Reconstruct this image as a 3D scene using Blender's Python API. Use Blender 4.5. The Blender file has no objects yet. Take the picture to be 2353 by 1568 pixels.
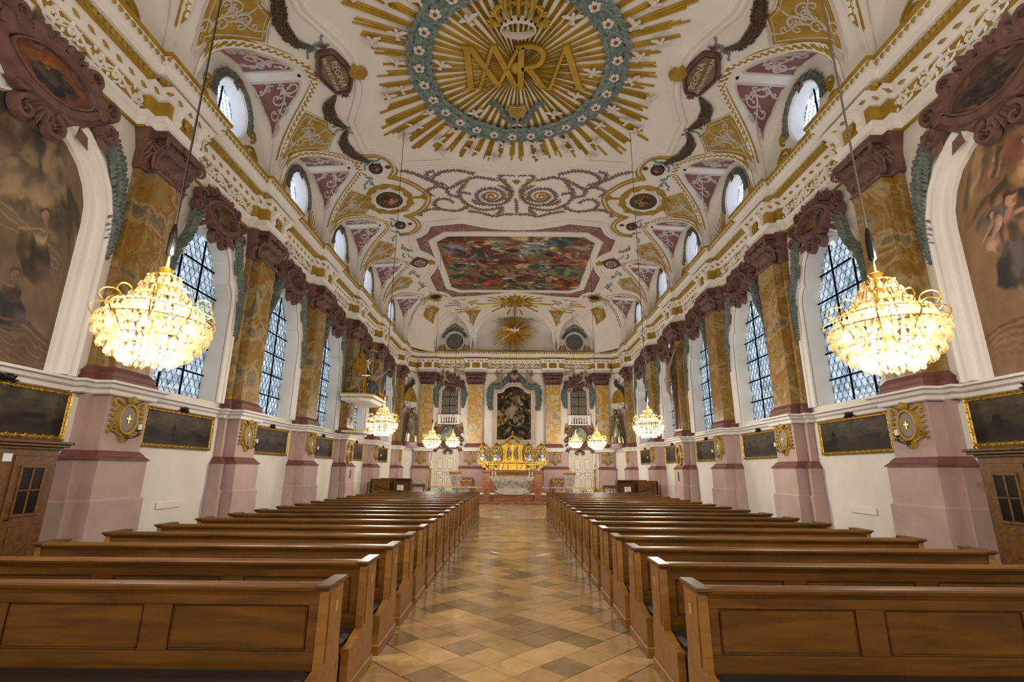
import bpy, bmesh, math, random
import numpy as np
from mathutils import Vector, Matrix
random.seed(7)
SC = bpy.context.scene
COL = SC.collection
PI = math.pi
# ------------------------------------------------------------------ camera
cam_d = bpy.data.cameras.new('camera'); cam = bpy.data.objects.new('camera', cam_d); COL.objects.link(cam)
_f, _pit, _yaw, _rol = 1133.0, .2577, -.0035, .0078
_F = Vector((math.sin(_yaw)*math.cos(_pit), math.cos(_yaw)*math.cos(_pit), math.sin(_pit)))
_R = Vector((math.cos(_yaw), -math.sin(_yaw), 0)); _U = _R.cross(_F)
_R2 = math.cos(_rol)*_R + math.sin(_rol)*_U; _U2 = -math.sin(_rol)*_R + math.cos(_rol)*_U
CX = -.06
cam.matrix_world = Matrix(((_R2.x, _U2.x, -_F.x, CX), (_R2.y, _U2.y, -_F.y, 0), (_R2.z, _U2.z, -_F.z, 1.65), (0, 0, 0, 1)))
cam_d.sensor_width = 36; cam_d.lens = 36*_f/2353; cam_d.clip_end = 300; cam_d.clip_start = .05
SC.camera = cam
# ------------------------------------------------------------------ world, exposure, light budget
W_ = bpy.data.worlds.new('overcast_sky'); SC.world = W_; W_.use_nodes = True
_bg = W_.node_tree.nodes['Background']; _bg.inputs[0].default_value = (.66, .80, 1.0, 1); _bg.inputs[1].default_value = 6.0
vs = SC.view_settings
vs.view_transform = 'Standard'; vs.look = 'None'; vs.gamma = 1; vs.use_curve_mapping = False; vs.exposure = .17
cy = SC.cycles
cy.max_bounces = 7; cy.diffuse_bounces = 4; cy.glossy_bounces = 3; cy.transparent_max_bounces = 12; cy.transmission_bounces = 3
cy.caustics_reflective = False; cy.caustics_refractive = False; cy.sample_clamp_indirect = 4
LAMP_W = 85.0            # each chandelier's bulbs together
def area(name, loc, rot, sx, sy, power, colr):
    d = bpy.data.lights.new(name, 'AREA'); d.shape = 'RECTANGLE'; d.size = sx; d.size_y = sy; d.energy = power; d.color = colr
    o = bpy.data.objects.new(name, d); COL.objects.link(o); o.location = loc; o.rotation_euler = rot; return o
# unseen fill lights added behind the camera, no lamps are modelled there
for i, (lx, ly) in enumerate(((-3.5, -3.5), (3.5, -3.5))):
    d = bpy.data.lights.new('rear_fill_light', 'POINT'); d.energy = 400; d.color = (1, .95, .88); d.shadow_soft_size = .5
    o = bpy.data.objects.new('rear_fill_light', d); COL.objects.link(o); o.location = (lx, ly, 4.5)

# ------------------------------------------------------------------ mesh builder
class MB:
    def __init__(s): s.v = []; s.f = []; s.m = []; s.n = 0
    def add(s, verts, faces, m=0):
        b = s.n; s.v.extend([tuple(map(float, p)) for p in verts]); s.n += len(verts)
        s.f.extend([tuple(b+i for i in f) for f in faces]); s.m.extend([m]*len(faces)); return s
    def box(s, x0, x1, y0, y1, z0, z1, m=0, c=0.0, T=None):
        """box; c chamfers the long vertical/horizontal edges cheaply"""
        if c <= 0:
            v = [(x, y, z) for z in (z0, z1) for y in (y0, y1) for x in (x0, x1)]
            f = [(0, 2, 3, 1), (4, 5, 7, 6), (0, 1, 5, 4), (2, 6, 7, 3), (0, 4, 6, 2), (1, 3, 7, 5)]
        else:
            v = []; f = []
            for z, k in ((z0, c), (z0+c, 0), (z1-c, 0), (z1, c)):
                a0, a1, b0, b1 = x0+k, x1-k, y0+k, y1-k
                if k: v += [(a0+c*0, b0, z), (a1, b0, z), (a1, b0, z), (a1, b1, z), (a1, b1, z), (a0, b1, z), (a0, b1, z), (a0, b0, z)]
                else: v += [(x0+c, y0, z), (x1-c, y0, z), (x1, y0+c, z), (x1, y1-c, z), (x1-c, y1, z), (x0+c, y1, z), (x0, y1-c, z), (x0, y0+c, z)]
            for r in range(3):
                for i in range(8):
                    j = (i+1) % 8; f.append((r*8+i, r*8+j, r*8+8+j, r*8+8+i))
            f.append(tuple(range(7, -1, -1))); f.append(tuple(range(24, 32)))
        if T is not None: v = [T @ Vector(p) for p in v]
        return s.add(v, f, m)
    def grid(s, P, m=0, wrap=False):
        ni = len(P); nj = len(P[0]); v = [p for r in P for p in r]; f = []
        for i in range(ni-1):
            for j in range(nj if wrap else nj-1):
                k = (j+1) % nj; f.append((i*nj+j, i*nj+k, (i+1)*nj+k, (i+1)*nj+j))
        return s.add(v, f, m)
    def lathe(s, prof, n=12, c=(0, 0, 0), m=0, T=None, sy=1.0):
        P = []
        for r, z in prof:
            P.append([(c[0]+r*math.cos(2*PI*k/n), c[1]+sy*r*math.sin(2*PI*k/n), c[2]+z) for k in range(n)])
        if T is not None: P = [[T @ Vector(p) for p in row] for row in P]
        s.grid(P, m, True)
        b = s.n-len(prof)*n
        if prof[0][0] > 1e-4: s.f.append(tuple(b+k for k in range(n-1, -1, -1))); s.m.append(m)
        if prof[-1][0] > 1e-4: s.f.append(tuple(b+(len(prof)-1)*n+k for k in range(n))); s.m.append(m)
        return s
    def tube(s, pts, r, n=6, m=0, closed=False):
        pts = [Vector(p) for p in pts]; N = len(pts)
        rr = r if hasattr(r, '__len__') else [r]*N
        up = Vector((0, 0, 1)); P = []
        for i in range(N):
            a = pts[(i-1) % N] if closed else pts[max(i-1, 0)]; b = pts[(i+1) % N] if closed else pts[min(i+1, N-1)]
            t = (b-a); t = t.normalized() if t.length > 1e-9 else Vector((0, 0, 1))
            if abs(t.dot(up)) > .95: up = Vector((1, 0, 0)) if abs(t.x) < .9 else Vector((0, 1, 0))
            x = t.cross(up).normalized(); y = x.cross(t); up = y
            P.append([pts[i]+rr[i]*(math.cos(2*PI*k/n)*x+math.sin(2*PI*k/n)*y) for k in range(n)])
        if closed: P.append(P[0])
        s.grid(P, m, True)
        if not closed:
            b = s.n-len(P)*n
            s.f.append(tuple(b+k for k in range(n-1, -1, -1))); s.m.append(m)
            s.f.append(tuple(b+(len(P)-1)*n+k for k in range(n))); s.m.append(m)
        return s
    def ball(s, c, r, nu=8, nv=6, m=0, sc=(1, 1, 1), T=None):
        P = []
        for i in range(nv+1):
            a = -PI/2+PI*i/nv
            P.append([(c[0]+r*sc[0]*math.cos(a)*math.cos(2*PI*k/nu), c[1]+r*sc[1]*math.cos(a)*math.sin(2*PI*k/nu), c[2]+r*sc[2]*math.sin(a)) for k in range(nu)])
        if T is not None: P = [[T @ Vector(p) for p in row] for row in P]
        return s.grid(P, m, True)
    # --- ornament mapped by M(u, v, h) -> xyz
    def ribbon(s, M, pts, w, h, m=0, taper=0.0, flat=False):
        N = len(pts)
        if N < 2: return s
        P = []
        for i, (u, v) in enumerate(pts):
            a = pts[max(i-1, 0)]; b = pts[min(i+1, N-1)]
            du, dv = b[0]-a[0], b[1]-a[1]; L = math.hypot(du, dv) or 1; nx, ny = -dv/L, du/L
            k = 1-taper*i/(N-1); ww = w*k/2
            hh = h*max(k, .5)
            if flat: row = [M(u-nx*ww, v-ny*ww, 0), M(u-nx*ww*.96, v-ny*ww*.96, hh), M(u+nx*ww*.96, v+ny*ww*.96, hh), M(u+nx*ww, v+ny*ww, 0)]
            else: row = [M(u-nx*ww, v-ny*ww, 0), M(u-nx*ww*.5, v-ny*ww*.5, hh), M(u+nx*ww*.5, v+ny*ww*.5, hh), M(u+nx*ww, v+ny*ww, 0)]
            P.append(row)
        s.grid(P, m)
        b = s.n-4*N
        s.f.append((b, b+1, b+2, b+3)); s.m.append(m); e = b+4*(N-1); s.f.append((e+3, e+2, e+1, e)); s.m.append(m)
        return s
    def leaf(s, M, u, v, ang, L, w, h, m=0):
        c, d = math.cos(ang), math.sin(ang)
        def q(a, b, hh): return M(u+a*c-b*d, v+a*d+b*c, hh)
        vs_ = [q(0, 0, h*.3), q(L*.4, w/2, 0), q(L*.45, 0, h), q(L*.4, -w/2, 0), q(L, 0, h*.35)]
        return s.add(vs_, [(0, 2, 1), (0, 3, 2), (1, 2, 4), (2, 3, 4)], m)
    def panel(s, M, outl, h, rings=3, m=0, bevel=.02, ctr=None, dome=0.0):
        """raised plate of a star-shaped outline"""
        n = len(outl); cu = sum(p[0] for p in outl)/n if ctr is None else ctr[0]; cv = sum(p[1] for p in outl)/n if ctr is None else ctr[1]
        R = max(math.hypot(p[0]-cu, p[1]-cv) for p in outl)
        P = [[M(p[0], p[1], 0) for p in outl]]
        for k in range(rings):
            t = (1-bevel/R)*(1-k/rings)
            P.append([M(cu+(p[0]-cu)*t, cv+(p[1]-cv)*t, h+dome*(1-t*t)) for p in outl])
        s.grid(P, m, True)
        b = s.n-n; s.v.append(tuple(map(float, M(cu, cv, h+dome)))); s.n += 1
        for k in range(n): s.f.append((b+k, b+(k+1) % n, s.n-1)); s.m.append(m)
        return s
    def mesh(s, name, mats, smooth=0.0):
        me = bpy.data.meshes.new(name)
        me.from_pydata(s.v, [], s.f)
        for mt in (mats if isinstance(mats, (list, tuple)) else [mats]): me.materials.append(mt)
        if any(s.m): me.polygons.foreach_set('material_index', s.m)
        if smooth:
            me.polygons.foreach_set('use_smooth', [True]*len(s.f))
            me.set_sharp_from_angle(angle=smooth)
        me.update(); return me
def link(name, me, parent=None, loc=None, rz=0.0):
    o = bpy.data.objects.new(name, me); COL.objects.link(o)
    if parent is not None: o.parent = parent
    if loc is not None: o.location = loc
    if rz: o.rotation_euler = (0, 0, rz)
    return o
def smooth_path(pts, n=6):
    out = []; N = len(pts)
    for i in range(N-1):
        p0, p1, p2, p3 = pts[max(i-1, 0)], pts[i], pts[i+1], pts[min(i+2, N-1)]
        for k in range(n):
            t = k/n; t2, t3 = t*t, t*t*t
            out.append(tuple(.5*(2*p1[j]+(p2[j]-p0[j])*t+(2*p0[j]-5*p1[j]+4*p2[j]-p3[j])*t2+(3*p1[j]-p0[j]-3*p2[j]+p3[j])*t3) for j in (0, 1)))
    out.append(tuple(pts[-1])); return out
SM = math.radians(35)
def O(name, mb, mats, parent=None, smooth=0.0, loc=None, rz=0.0, label=None, stuff=False):
    o = link(name, mb.mesh(name, mats, smooth) if isinstance(mb, MB) else mb, parent, loc, rz)
    if label: o['label'] = label
    if stuff: o['kind'] = 'stuff'
    return o
def tag(o, label, cat, group=None):
    o['label'] = label; o['category'] = cat
    if group: o['group'] = group
    return o
def T(name, label, cat, loc=(0, 0, 0), rz=0.0, group=None):
    o = bpy.data.objects.new(name, None); COL.objects.link(o); o.location = loc; o.rotation_euler = (0, 0, rz); o.empty_display_size = .1
    return tag(o, label, cat, group)
def S(name, mb, mats, smooth=0.0, parent=None):
    o = link(name, mb.mesh(name, mats, smooth) if isinstance(mb, MB) else mb, parent)
    if parent is None: o['kind'] = 'structure'
    return o
def kids(o): return KID.get(o.name, [])
def copy_tree(src, loc, rz, label, group=None):
    """a copy of a thing, its parts and their sub-parts (meshes shared)"""
    def rec(o, par):
        c = o.copy(); COL.objects.link(c)
        if par is not None: c.parent = par
        for ch in list(o.children): rec(ch, c)
        return c
    r = rec(src, None); r.location = loc; r.rotation_euler = (0, 0, rz); r['label'] = label
    if group: r['group'] = group
    return r
ORD = ['first', 'second', 'third', 'fourth', 'fifth', 'sixth', 'seventh', 'eighth', 'ninth', 'tenth', 'eleventh', 'twelfth', 'thirteenth', 'fourteenth', 'fifteenth', 'sixteenth', 'seventeenth', 'eighteenth']
# ------------------------------------------------------------------ materials
def srgb(*c): return tuple((x/255/12.92 if x/255 <= .04045 else ((x/255+.055)/1.055)**2.4) for x in c)
def mat(name, c, rough=.6, metal=0.0, c2=None, scale=3.0, detail=4.0, bump=0.0, bscale=None, coat=0.0, stretch=None, dist=0.0, lo=.35, hi=.65, ospread=0.0, spec=None):
    M = bpy.data.materials.new(name); M.use_nodes = True; N = M.node_tree.nodes; L = M.node_tree.links
    b = N['Principled BSDF']; b.inputs['Roughness'].default_value = rough; b.inputs['Metallic'].default_value = metal
    b.inputs['Base Color'].default_value = (*c, 1)
    if spec is not None: b.inputs['Specular IOR Level'].default_value = spec
    if coat: b.inputs['Coat Weight'].default_value = coat; b.inputs['Coat Roughness'].default_value = .12
    if c2 is not None or bump:
        tc = N.new('ShaderNodeTexCoord'); mp = N.new('ShaderNodeMapping'); L.new(tc.outputs['Object'], mp.inputs[0])
        if stretch: mp.inputs['Scale'].default_value = stretch
    if ospread and c2 is not None:
        oi = N.new('ShaderNodeObjectInfo'); mu = N.new('ShaderNodeMath'); mu.operation = 'MULTIPLY'; mu.inputs[1].default_value = 57
        L.new(oi.outputs['Random'], mu.inputs[0]); L.new(mu.outputs[0], mp.inputs['Location'])
    if c2 is not None:
        nz = N.new('ShaderNodeTexNoise'); nz.inputs['Scale'].default_value = scale; nz.inputs['Detail'].default_value = detail; nz.inputs['Distortion'].default_value = dist
        L.new(mp.outputs[0], nz.inputs['Vector'])
        cr = N.new('ShaderNodeValToRGB'); e = cr.color_ramp.elements
        cols = [c]+(list(c2) if isinstance(c2[0], (tuple, list)) else [c2])
        e[0].position = lo; e[0].color = (*cols[0], 1); e[1].position = hi; e[1].color = (*cols[-1], 1)
        for k in range(1, len(cols)-1):
            x = e.new(lo+(hi-lo)*k/(len(cols)-1)); x.color = (*cols[k], 1)
        L.new(nz.outputs['Fac'], cr.inputs[0]); out = cr.outputs[0]
        if ospread:
            hs = N.new('ShaderNodeHueSaturation'); mr = N.new('ShaderNodeMapRange'); mr.inputs['To Min'].default_value = 1-ospread; mr.inputs['To Max'].default_value = 1+ospread
            L.new(oi.outputs['Random'], mr.inputs[0]); L.new(mr.outputs[0], hs.inputs['Value']); L.new(out, hs.inputs['Color']); out = hs.outputs[0]
        L.new(out, b.inputs['Base Color'])
    if bump:
        n2 = N.new('ShaderNodeTexNoise'); n2.inputs['Scale'].default_value = bscale or scale*6; n2.inputs['Detail'].default_value = 3
        L.new(mp.outputs[0], n2.inputs['Vector']); bp = N.new('ShaderNodeBump'); bp.inputs['Strength'].default_value = bump; bp.inputs['Distance'].default_value = .02
        L.new(n2.outputs['Fac'], bp.inputs['Height']); L.new(bp.outputs[0], b.inputs['Normal'])
    return M
m_white = mat('white_stucco', srgb(232, 226, 220), .75, c2=srgb(238, 233, 228), scale=1.2, bump=.08, bscale=30)
m_wall = mat('white_plaster', srgb(224, 216, 206), .85, c2=srgb(236, 230, 221), scale=.8, bump=.12, bscale=22)
m_pink = mat('pink_stucco', srgb(176, 149, 142), .75, c2=srgb(190, 163, 155), scale=1.5, bump=.1, bscale=25)
m_brown = mat('red_brown_stucco', srgb(108, 66, 60), .6, c2=srgb(126, 80, 73), scale=2.5, stretch=(1, 1, 6), bump=.1)
m_maroon = mat('maroon_stucco', srgb(96, 66, 60), .65, c2=srgb(118, 84, 76), scale=5, bump=.3, bscale=25)
m_ochre = mat('ochre_paint', srgb(152, 119, 25), .6, c2=srgb(176, 143, 45), scale=4, bump=.15, bscale=30)
m_gold = mat('gilding', (.66, .42, .09), .4, 1.0, c2=(.2, .11, .02), scale=11, bump=.4, bscale=30)
m_goldb = mat('bright_gilding', (.86, .56, .12), .34, 1.0, c2=(.5, .3, .05), scale=9, bump=.3, bscale=30)
m_sage = mat('sage_green_stucco', srgb(100, 112, 104), .75, c2=srgb(128, 138, 130), scale=6, bump=.3, bscale=30)
m_teal = mat('blue_green_stucco', srgb(104, 122, 120), .75, c2=srgb(142, 156, 150), scale=8, bump=.4, bscale=40)
m_mauve = mat('mauve_stucco', srgb(122, 102, 98), .7, c2=srgb(142, 122, 116), scale=7, bump=.2)
m_rose = mat('rose_panel', srgb(126, 84, 82), .7, c2=srgb(142, 98, 94), scale=2.5, bump=.05)
m_marble = None
def marble(name, cols, scale=1.3, vein=.55, rough=.28, pos=None):
    M = bpy.data.materials.new(name); M.use_nodes = True; N = M.node_tree.nodes; L = M.node_tree.links; b = N['Principled BSDF']
    b.inputs['Roughness'].default_value = rough
    tc = N.new('ShaderNodeTexCoord'); oi = N.new('ShaderNodeObjectInfo'); va = N.new('ShaderNodeVectorMath'); va.operation = 'ADD'
    sc_ = N.new('ShaderNodeVectorMath'); sc_.operation = 'SCALE'; sc_.inputs['Scale'].default_value = 3.1
    L.new(oi.outputs['Location'], sc_.inputs[0]); L.new(tc.outputs['Object'], va.inputs[0]); L.new(sc_.outputs[0], va.inputs[1])
    n1 = N.new('ShaderNodeTexNoise'); n1.inputs['Scale'].default_value = scale; n1.inputs['Detail'].default_value = 7; n1.inputs['Roughness'].default_value = .62; n1.inputs['Distortion'].default_value = 1.6
    L.new(va.outputs[0], n1.inputs['Vector'])
    cr = N.new('ShaderNodeValToRGB'); e = cr.color_ramp.elements; n = len(cols)
    e[0].position = .3; e[0].color = (*cols[0], 1); e[1].position = .7; e[1].color = (*cols[-1], 1)
    for k in range(1, n-1): x = e.new(.3+.4*k/(n-1)); x.color = (*cols[k], 1)
    L.new(n1.outputs['Fac'], cr.inputs[0])
    n2 = N.new('ShaderNodeTexNoise'); n2.inputs['Scale'].default_value = scale*1.1; n2.inputs['Detail'].default_value = 5; n2.inputs['Distortion'].default_value = 2.5
    L.new(va.outputs[0], n2.inputs['Vector'])
    v = N.new('ShaderNodeValToRGB'); g = v.color_ramp.elements; g[0].position = .47; g[0].color = (0, 0, 0, 1); g[1].position = .53; g[1].color = (0, 0, 0, 1)
    x = g.new(.5); x.color = (vein, vein, vein, 1); L.new(n2.outputs['Fac'], v.inputs[0])
    mx = N.new('ShaderNodeMixRGB'); mx.inputs['Color2'].default_value = (*srgb(196, 178, 140), 1); L.new(v.outputs[0], mx.inputs['Fac']); L.new(cr.outputs[0], mx.inputs['Color1'])
    L.new(mx.outputs[0], b.inputs['Base Color']); return M
m_marble = marble('ochre_scagliola', [srgb(84, 80, 72), srgb(136, 122, 96), srgb(150, 114, 50), srgb(132, 98, 44), srgb(172, 148, 98), srgb(104, 96, 84), srgb(146, 112, 52)], .8, .32, .3)
m_marble_far = marble('golden_scagliola', [srgb(138, 128, 108), srgb(190, 176, 144), srgb(196, 146, 56), srgb(174, 126, 44), srgb(204, 182, 136), srgb(140, 130, 110), srgb(190, 140, 52)], .9, .5, .35)
m_redmarble = marble('red_marble', [srgb(112, 62, 36), srgb(146, 88, 50), srgb(168, 108, 66), srgb(130, 74, 44)], 4, .3, .2)
m_greymarble = marble('grey_veined_marble', [srgb(132, 128, 116), srgb(196, 192, 180), srgb(222, 218, 206), srgb(164, 158, 144)], 3.5, .25, .25)
# wood
def wood(name, c1, c2, rough=.3, coat=.3):
    M = bpy.data.materials.new(name); M.use_nodes = True; N = M.node_tree.nodes; L = M.node_tree.links; b = N['Principled BSDF']
    b.inputs['Roughness'].default_value = rough; b.inputs['Specular IOR Level'].default_value = .35; b.inputs['Coat Weight'].default_value = coat; b.inputs['Coat Roughness'].default_value = .15
    tc = N.new('ShaderNodeTexCoord'); mp = N.new('ShaderNodeMapping'); mp.inputs['Scale'].default_value = (.7, 6, 6)
    oi = N.new('ShaderNodeObjectInfo'); mu = N.new('ShaderNodeMath'); mu.operation = 'MULTIPLY'; mu.inputs[1].default_value = 31
    L.new(oi.outputs['Random'], mu.inputs[0]); L.new(mu.outputs[0], mp.inputs['Location'])
    L.new(tc.outputs['Object'], mp.inputs[0])
    nz = N.new('ShaderNodeTexNoise'); nz.inputs['Scale'].default_value = 2.2; nz.inputs['Detail'].default_value = 8; nz.inputs['Distortion'].default_value = .7; L.new(mp.outputs[0], nz.inputs['Vector'])
    cr = N.new('ShaderNodeValToRGB'); e = cr.color_ramp.elements; e[0].position = .3; e[0].color = (*c1, 1); e[1].position = .72; e[1].color = (*c2, 1)
    L.new(nz.outputs['Fac'], cr.inputs[0]); L.new(cr.outputs[0], b.inputs['Base Color'])
    bp = N.new('ShaderNodeBump'); bp.inputs['Strength'].default_value = .06; L.new(nz.outputs['Fac'], bp.inputs['Height']); L.new(bp.outputs[0], b.inputs['Normal'])
    return M
m_wood = wood('varnished_oak', srgb(76, 47, 11), srgb(116, 75, 21), .4, .06)
m_woodl = wood('lit_oak', srgb(122, 82, 32), srgb(156, 110, 48), .45, .0)  # paler oak for the bench ends: their stronger light is put into the colour
m_wood2 = wood('varnished_oak_dark', srgb(80, 50, 22), srgb(104, 68, 32), .42, .05)
m_black = mat('black_leather', srgb(30, 28, 28), .4)
m_iron = mat('black_iron', srgb(26, 24, 24), .5, .4)
m_lead = mat('dark_lead', srgb(22, 23, 32), .9, spec=.05)
m_beige = mat('pinkish_beige_stucco', srgb(196, 176, 160), .7, c2=srgb(206, 188, 174), scale=3)
m_cream = mat('cream_wax', srgb(235, 228, 210), .5)
m_paper = mat('white_paper', srgb(226, 224, 232), .8)
m_rod = mat('grey_brown_rod', srgb(112, 104, 96), .6, .3)
m_dark = mat('dark_void', srgb(20, 17, 15), .8)
# ================================================================== geometry of the hall
XW, YF = 7.3, 32.5                       # side wall plane, far wall plane
PIL = [3.7, 8.75, 12.85, 16.95, 21.05, 25.15, 30.6]
BAY = [(PIL[i]+PIL[i+1])/2 for i in range(6)]
FPIL = [(-5.75, .44), (-2.55, .53), (2.55, .53), (5.75, .44)]
VX, VZ0, VH, VY0 = 7.1, 9.25, 2.8, 25.3
def vault(x, y):
    a = (min(abs(x)/VX, 1))**4+(min(max(y-VY0, 0)/VX, 1))**4
    return VZ0+VH*max(1-a, 0)**.25
def xmax(y): return VX*(1-min(max(y-VY0, 0)/VX, 1)**4)**.25
def ymax(x): return VY0+VX*(1-min(abs(x)/VX, 1)**4)**.25
def MV(x, y, h):                         # ornament on the vault, h hangs below it
    z = vault(x, y); e = .01
    gx = (vault(x+e, y)-vault(x-e, y))/(2*e); gy = (vault(x, y+e)-vault(x, y-e))/(2*e)
    L = math.sqrt(1+gx*gx+gy*gy)
    return (x+h*gx/L, y+h*gy/L, z-h/L)
def MS(s, X0=XW):                        # ornament on a side wall: u along y, v = z
    return lambda u, v, h: (s*(X0-h), u, v)
def MF(Y0=YF): return lambda u, v, h: (u, Y0-h, v)
def offset(path, d, closed=False):
    n = len(path); out = []
    for i in range(n):
        p = path[i]
        a = path[(i-1) % n] if (closed or i > 0) else None; b = path[(i+1) % n] if (closed or i < n-1) else None
        def nr(q, r):
            tx, ty = r[0]-q[0], r[1]-q[1]; L = math.hypot(tx, ty) or 1e-9; return (-ty/L, tx/L)
        n1 = nr(a, p) if a is not None else nr(p, b); n2 = nr(p, b) if b is not None else n1
        k = max(1+n1[0]*n2[0]+n1[1]*n2[1], .35)
        out.append((p[0]+d*(n1[0]+n2[0])/k, p[1]+d*(n1[1]+n2[1])/k))
    return out
def molding(mb, M, path, prof, closed=False, m=0):
    """profile [(offset to the left, height)] swept along a path on a mapped surface"""
    rows = [offset(path, d, closed) for d, h in prof]
    P = [[M(r[i][0], r[i][1], prof[k][1]) for k, r in enumerate(rows)] for i in range(len(path))]
    if closed: P.append(P[0])
    return mb.grid(P, m)
def sweep(mb, path, prof, i0, i1, m=0):
    """profile [(out, z)] swept along a plan path (miters come from the whole path)"""
    cache = {}
    for d, z in prof:
        if d not in cache: cache[d] = offset(path, d)
    P = [[(*cache[d][i], z) for d, z in prof] for i in range(i0, i1)]
    return mb.grid(P, m)
def plan(wing, mid, hw_w, hw_m, base=0.0):
    """plan of the walls with the breaks round the pilasters, counter-clockwise seen from below; returns path, cuts"""
    R = [(XW-base, -6.0)]
    for y in PIL:
        last = y == PIL[-1]
        R += [(XW-base, y-hw_w), (XW-wing, y-hw_w), (XW-wing, y-hw_m), (XW-mid, y-hw_m), (XW-mid, y+hw_m)]
        if last: R += [(XW-base, y+hw_m)]
        else: R += [(XW-wing, y+hw_m), (XW-wing, y+hw_w), (XW-base, y+hw_w)]
    R += [(XW-base, 31.45)]
    Fp = [(6.45, YF-base)]
    for x, hw in reversed(FPIL):
        Fp += [(x+hw+hw_m-.42, YF-base), (x+hw+hw_m-.42, YF-mid+.05), (x-hw-hw_m+.42, YF-mid+.05), (x-hw-hw_m+.42, YF-base)]
    Fp += [(-6.45, YF-base)]
    Lf = [(-x, y) for x, y in reversed(R)]
    return R+Fp+Lf, (0, len(R)+1, len(R)+len(Fp)+1, len(R)*2+len(Fp))
def three(path_cuts, prof, name, material, parents, m=0, smooth=SM):
    path, (a, b, c, d) = path_cuts
    for (i0, i1), par in zip(((a, b), (b-1, c), (c-1, d)), parents):
        mb = MB(); sweep(mb, path, prof, i0, i1); O(name, mb, material, par, smooth)
# ------------------------------------------------------------------ walls with their openings
def win_half():
    j = [(1.12, 3.2), (1.12, 5.55)]
    j += [(1.12-.22*math.sin(a)**1.0*(1-math.cos(a))*1.0, 5.55+.62*math.sin(a)) for a in (PI/8, PI/4, 3*PI/8, PI/2)]
    c = .9; z0 = 6.17
    for k in range(1, 9):
        a = PI/2*k/8; j.append((c*math.cos(a)**.85, z0+.98*math.sin(a)))
    return j
_h = win_half(); WIN = _h+[(-x, z) for x, z in reversed(_h[:-1])]      # from right foot over the top to the left foot
WINC = WIN+[(-.56, 3.2), (0, 3.2), (.56, 3.2)]
def ray_hit(c, ang, poly):
    dx, dy = math.cos(ang), math.sin(ang); best = None
    for i in range(len(poly)):
        x1, y1 = poly[i][0]-c[0], poly[i][1]-c[1]; x2, y2 = poly[(i+1) % len(poly)][0]-c[0], poly[(i+1) % len(poly)][1]-c[1]
        ex, ey = x2-x1, y2-y1; den = dx*ey-dy*ex
        if abs(den) < 1e-12: continue
        t = (x1*ey-y1*ex)/den; u = (x1*dy-y1*dx)/den
        if t > 1e-9 and -1e-9 <= u <= 1+1e-9 and (best is None or t < best): best = t
    return (c[0]+dx*best, c[1]+dy*best)
def holed(mb, M, outer, inner, c, m=0, n=72):
    A = sorted(set([round(2*PI*k/n, 5) for k in range(n)]+[round(math.atan2(p[1]-c[1], p[0]-c[0]) % (2*PI), 5) for p in list(outer)+list(inner)]))
    P = []
    for a in A:
        o = ray_hit(c, a+1e-7, outer); i = ray_hit(c, a+1e-7, inner); P.append([M(o[0], o[1], 0), M(i[0], i[1], 0)])
    P.append(P[0]); return mb.grid(P, m)
for s, nm in ((-1, 'left'), (1, 'right')):
    mb = MB(); M = MS(s); edges = [(PIL[i], PIL[i+1]) for i in range(6)]
    mb.add([(s*XW, -6, -.05), (s*XW, PIL[0], -.05), (s*XW, PIL[0], 9.3), (s*XW, -6, 9.3)], [(0, 1, 2, 3)])
    mb.add([(s*XW, PIL[0], -.05), (s*XW, PIL[1], -.05), (s*XW, PIL[1], 9.3), (s*XW, PIL[0], 9.3)], [(0, 1, 2, 3)])
    mb.add([(s*XW, PIL[6], -.05), (s*XW, 31.45, -.05), (s*XW, 31.45, 9.3), (s*XW, PIL[6], 9.3)], [(0, 1, 2, 3)])
    cb = MB(); cb.add([(s*XW, 31.45, -.05), (s*6.45, YF, -.05), (s*6.45, YF, 9.3), (s*XW, 31.45, 9.3)], [(0, 1, 2, 3)]); S('wall_corner_'+nm, cb, m_wall)
    for b in range(1, 6):
        yc = BAY[b]; y0, y1 = edges[b]
        inner = [(yc+u, v) for u, v in WINC]
        holed(mb, M, [(y0, -.05), (y1, -.05), (y1, 9.3), (y0, 9.3)], inner, (yc, 5.0))
        # reveal, splayed a little towards the glass
        rv = [[(s*(XW+d), yc+u*k, v) for d, k in ((0, 1), (.06, .985), (.44, 1.0))] for u, v in WINC]; rv.append(rv[0]); mb.grid(rv)
    S('wall_'+nm, mb, m_wall)
mb = MB()
mb.add([(-6.45, YF, -.05), (6.45, YF, -.05), (6.45, YF, 9.3), (-6.45, YF, 9.3)], [(0, 1, 2, 3)])
S('wall_far', mb, m_wall)
mb = MB(); mb.add([(-8, -6, -.05), (8, -6, -.05), (8, -6, 12.2), (-8, -6, 12.2)], [(0, 1, 2, 3)]); S('wall_back', mb, m_wall)
# ------------------------------------------------------------------ vault
TIPW = .16
def lun_g(t):
    t = min(abs(t), 1.0); tau = max((t-TIPW)/(1-TIPW), 0); return 1-tau**1.12
LHW = [1.95, 1.85, 1.85, 1.85, 1.85, 2.05]
def lunX(b, y):
    """plan distance of the vault's edge at y, and whether y lies in the lunette of bay b"""
    t = (y-BAY[b])/LHW[b]
    return xmax(y)-(1.5*xmax(y)/VX)*lun_g(t)
def edgeX(y):
    for b in range(6):
        if abs(y-BAY[b]) < LHW[b]: return lunX(b, y)
    return xmax(y)
FL = [(0.0, 2.75, 30.2), (-4.1, 1.22, 30.6), (4.1, 1.22, 30.6)]          # far lunettes: centre, half width, tip
def farY(k, x):
    c, hw, tip = FL[k]; t = (x-c)/hw; g = 1-min(abs(t), 1)**(1.6 if k == 0 else 1.25); return ymax(x)-(ymax(c)-tip)*g
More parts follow.
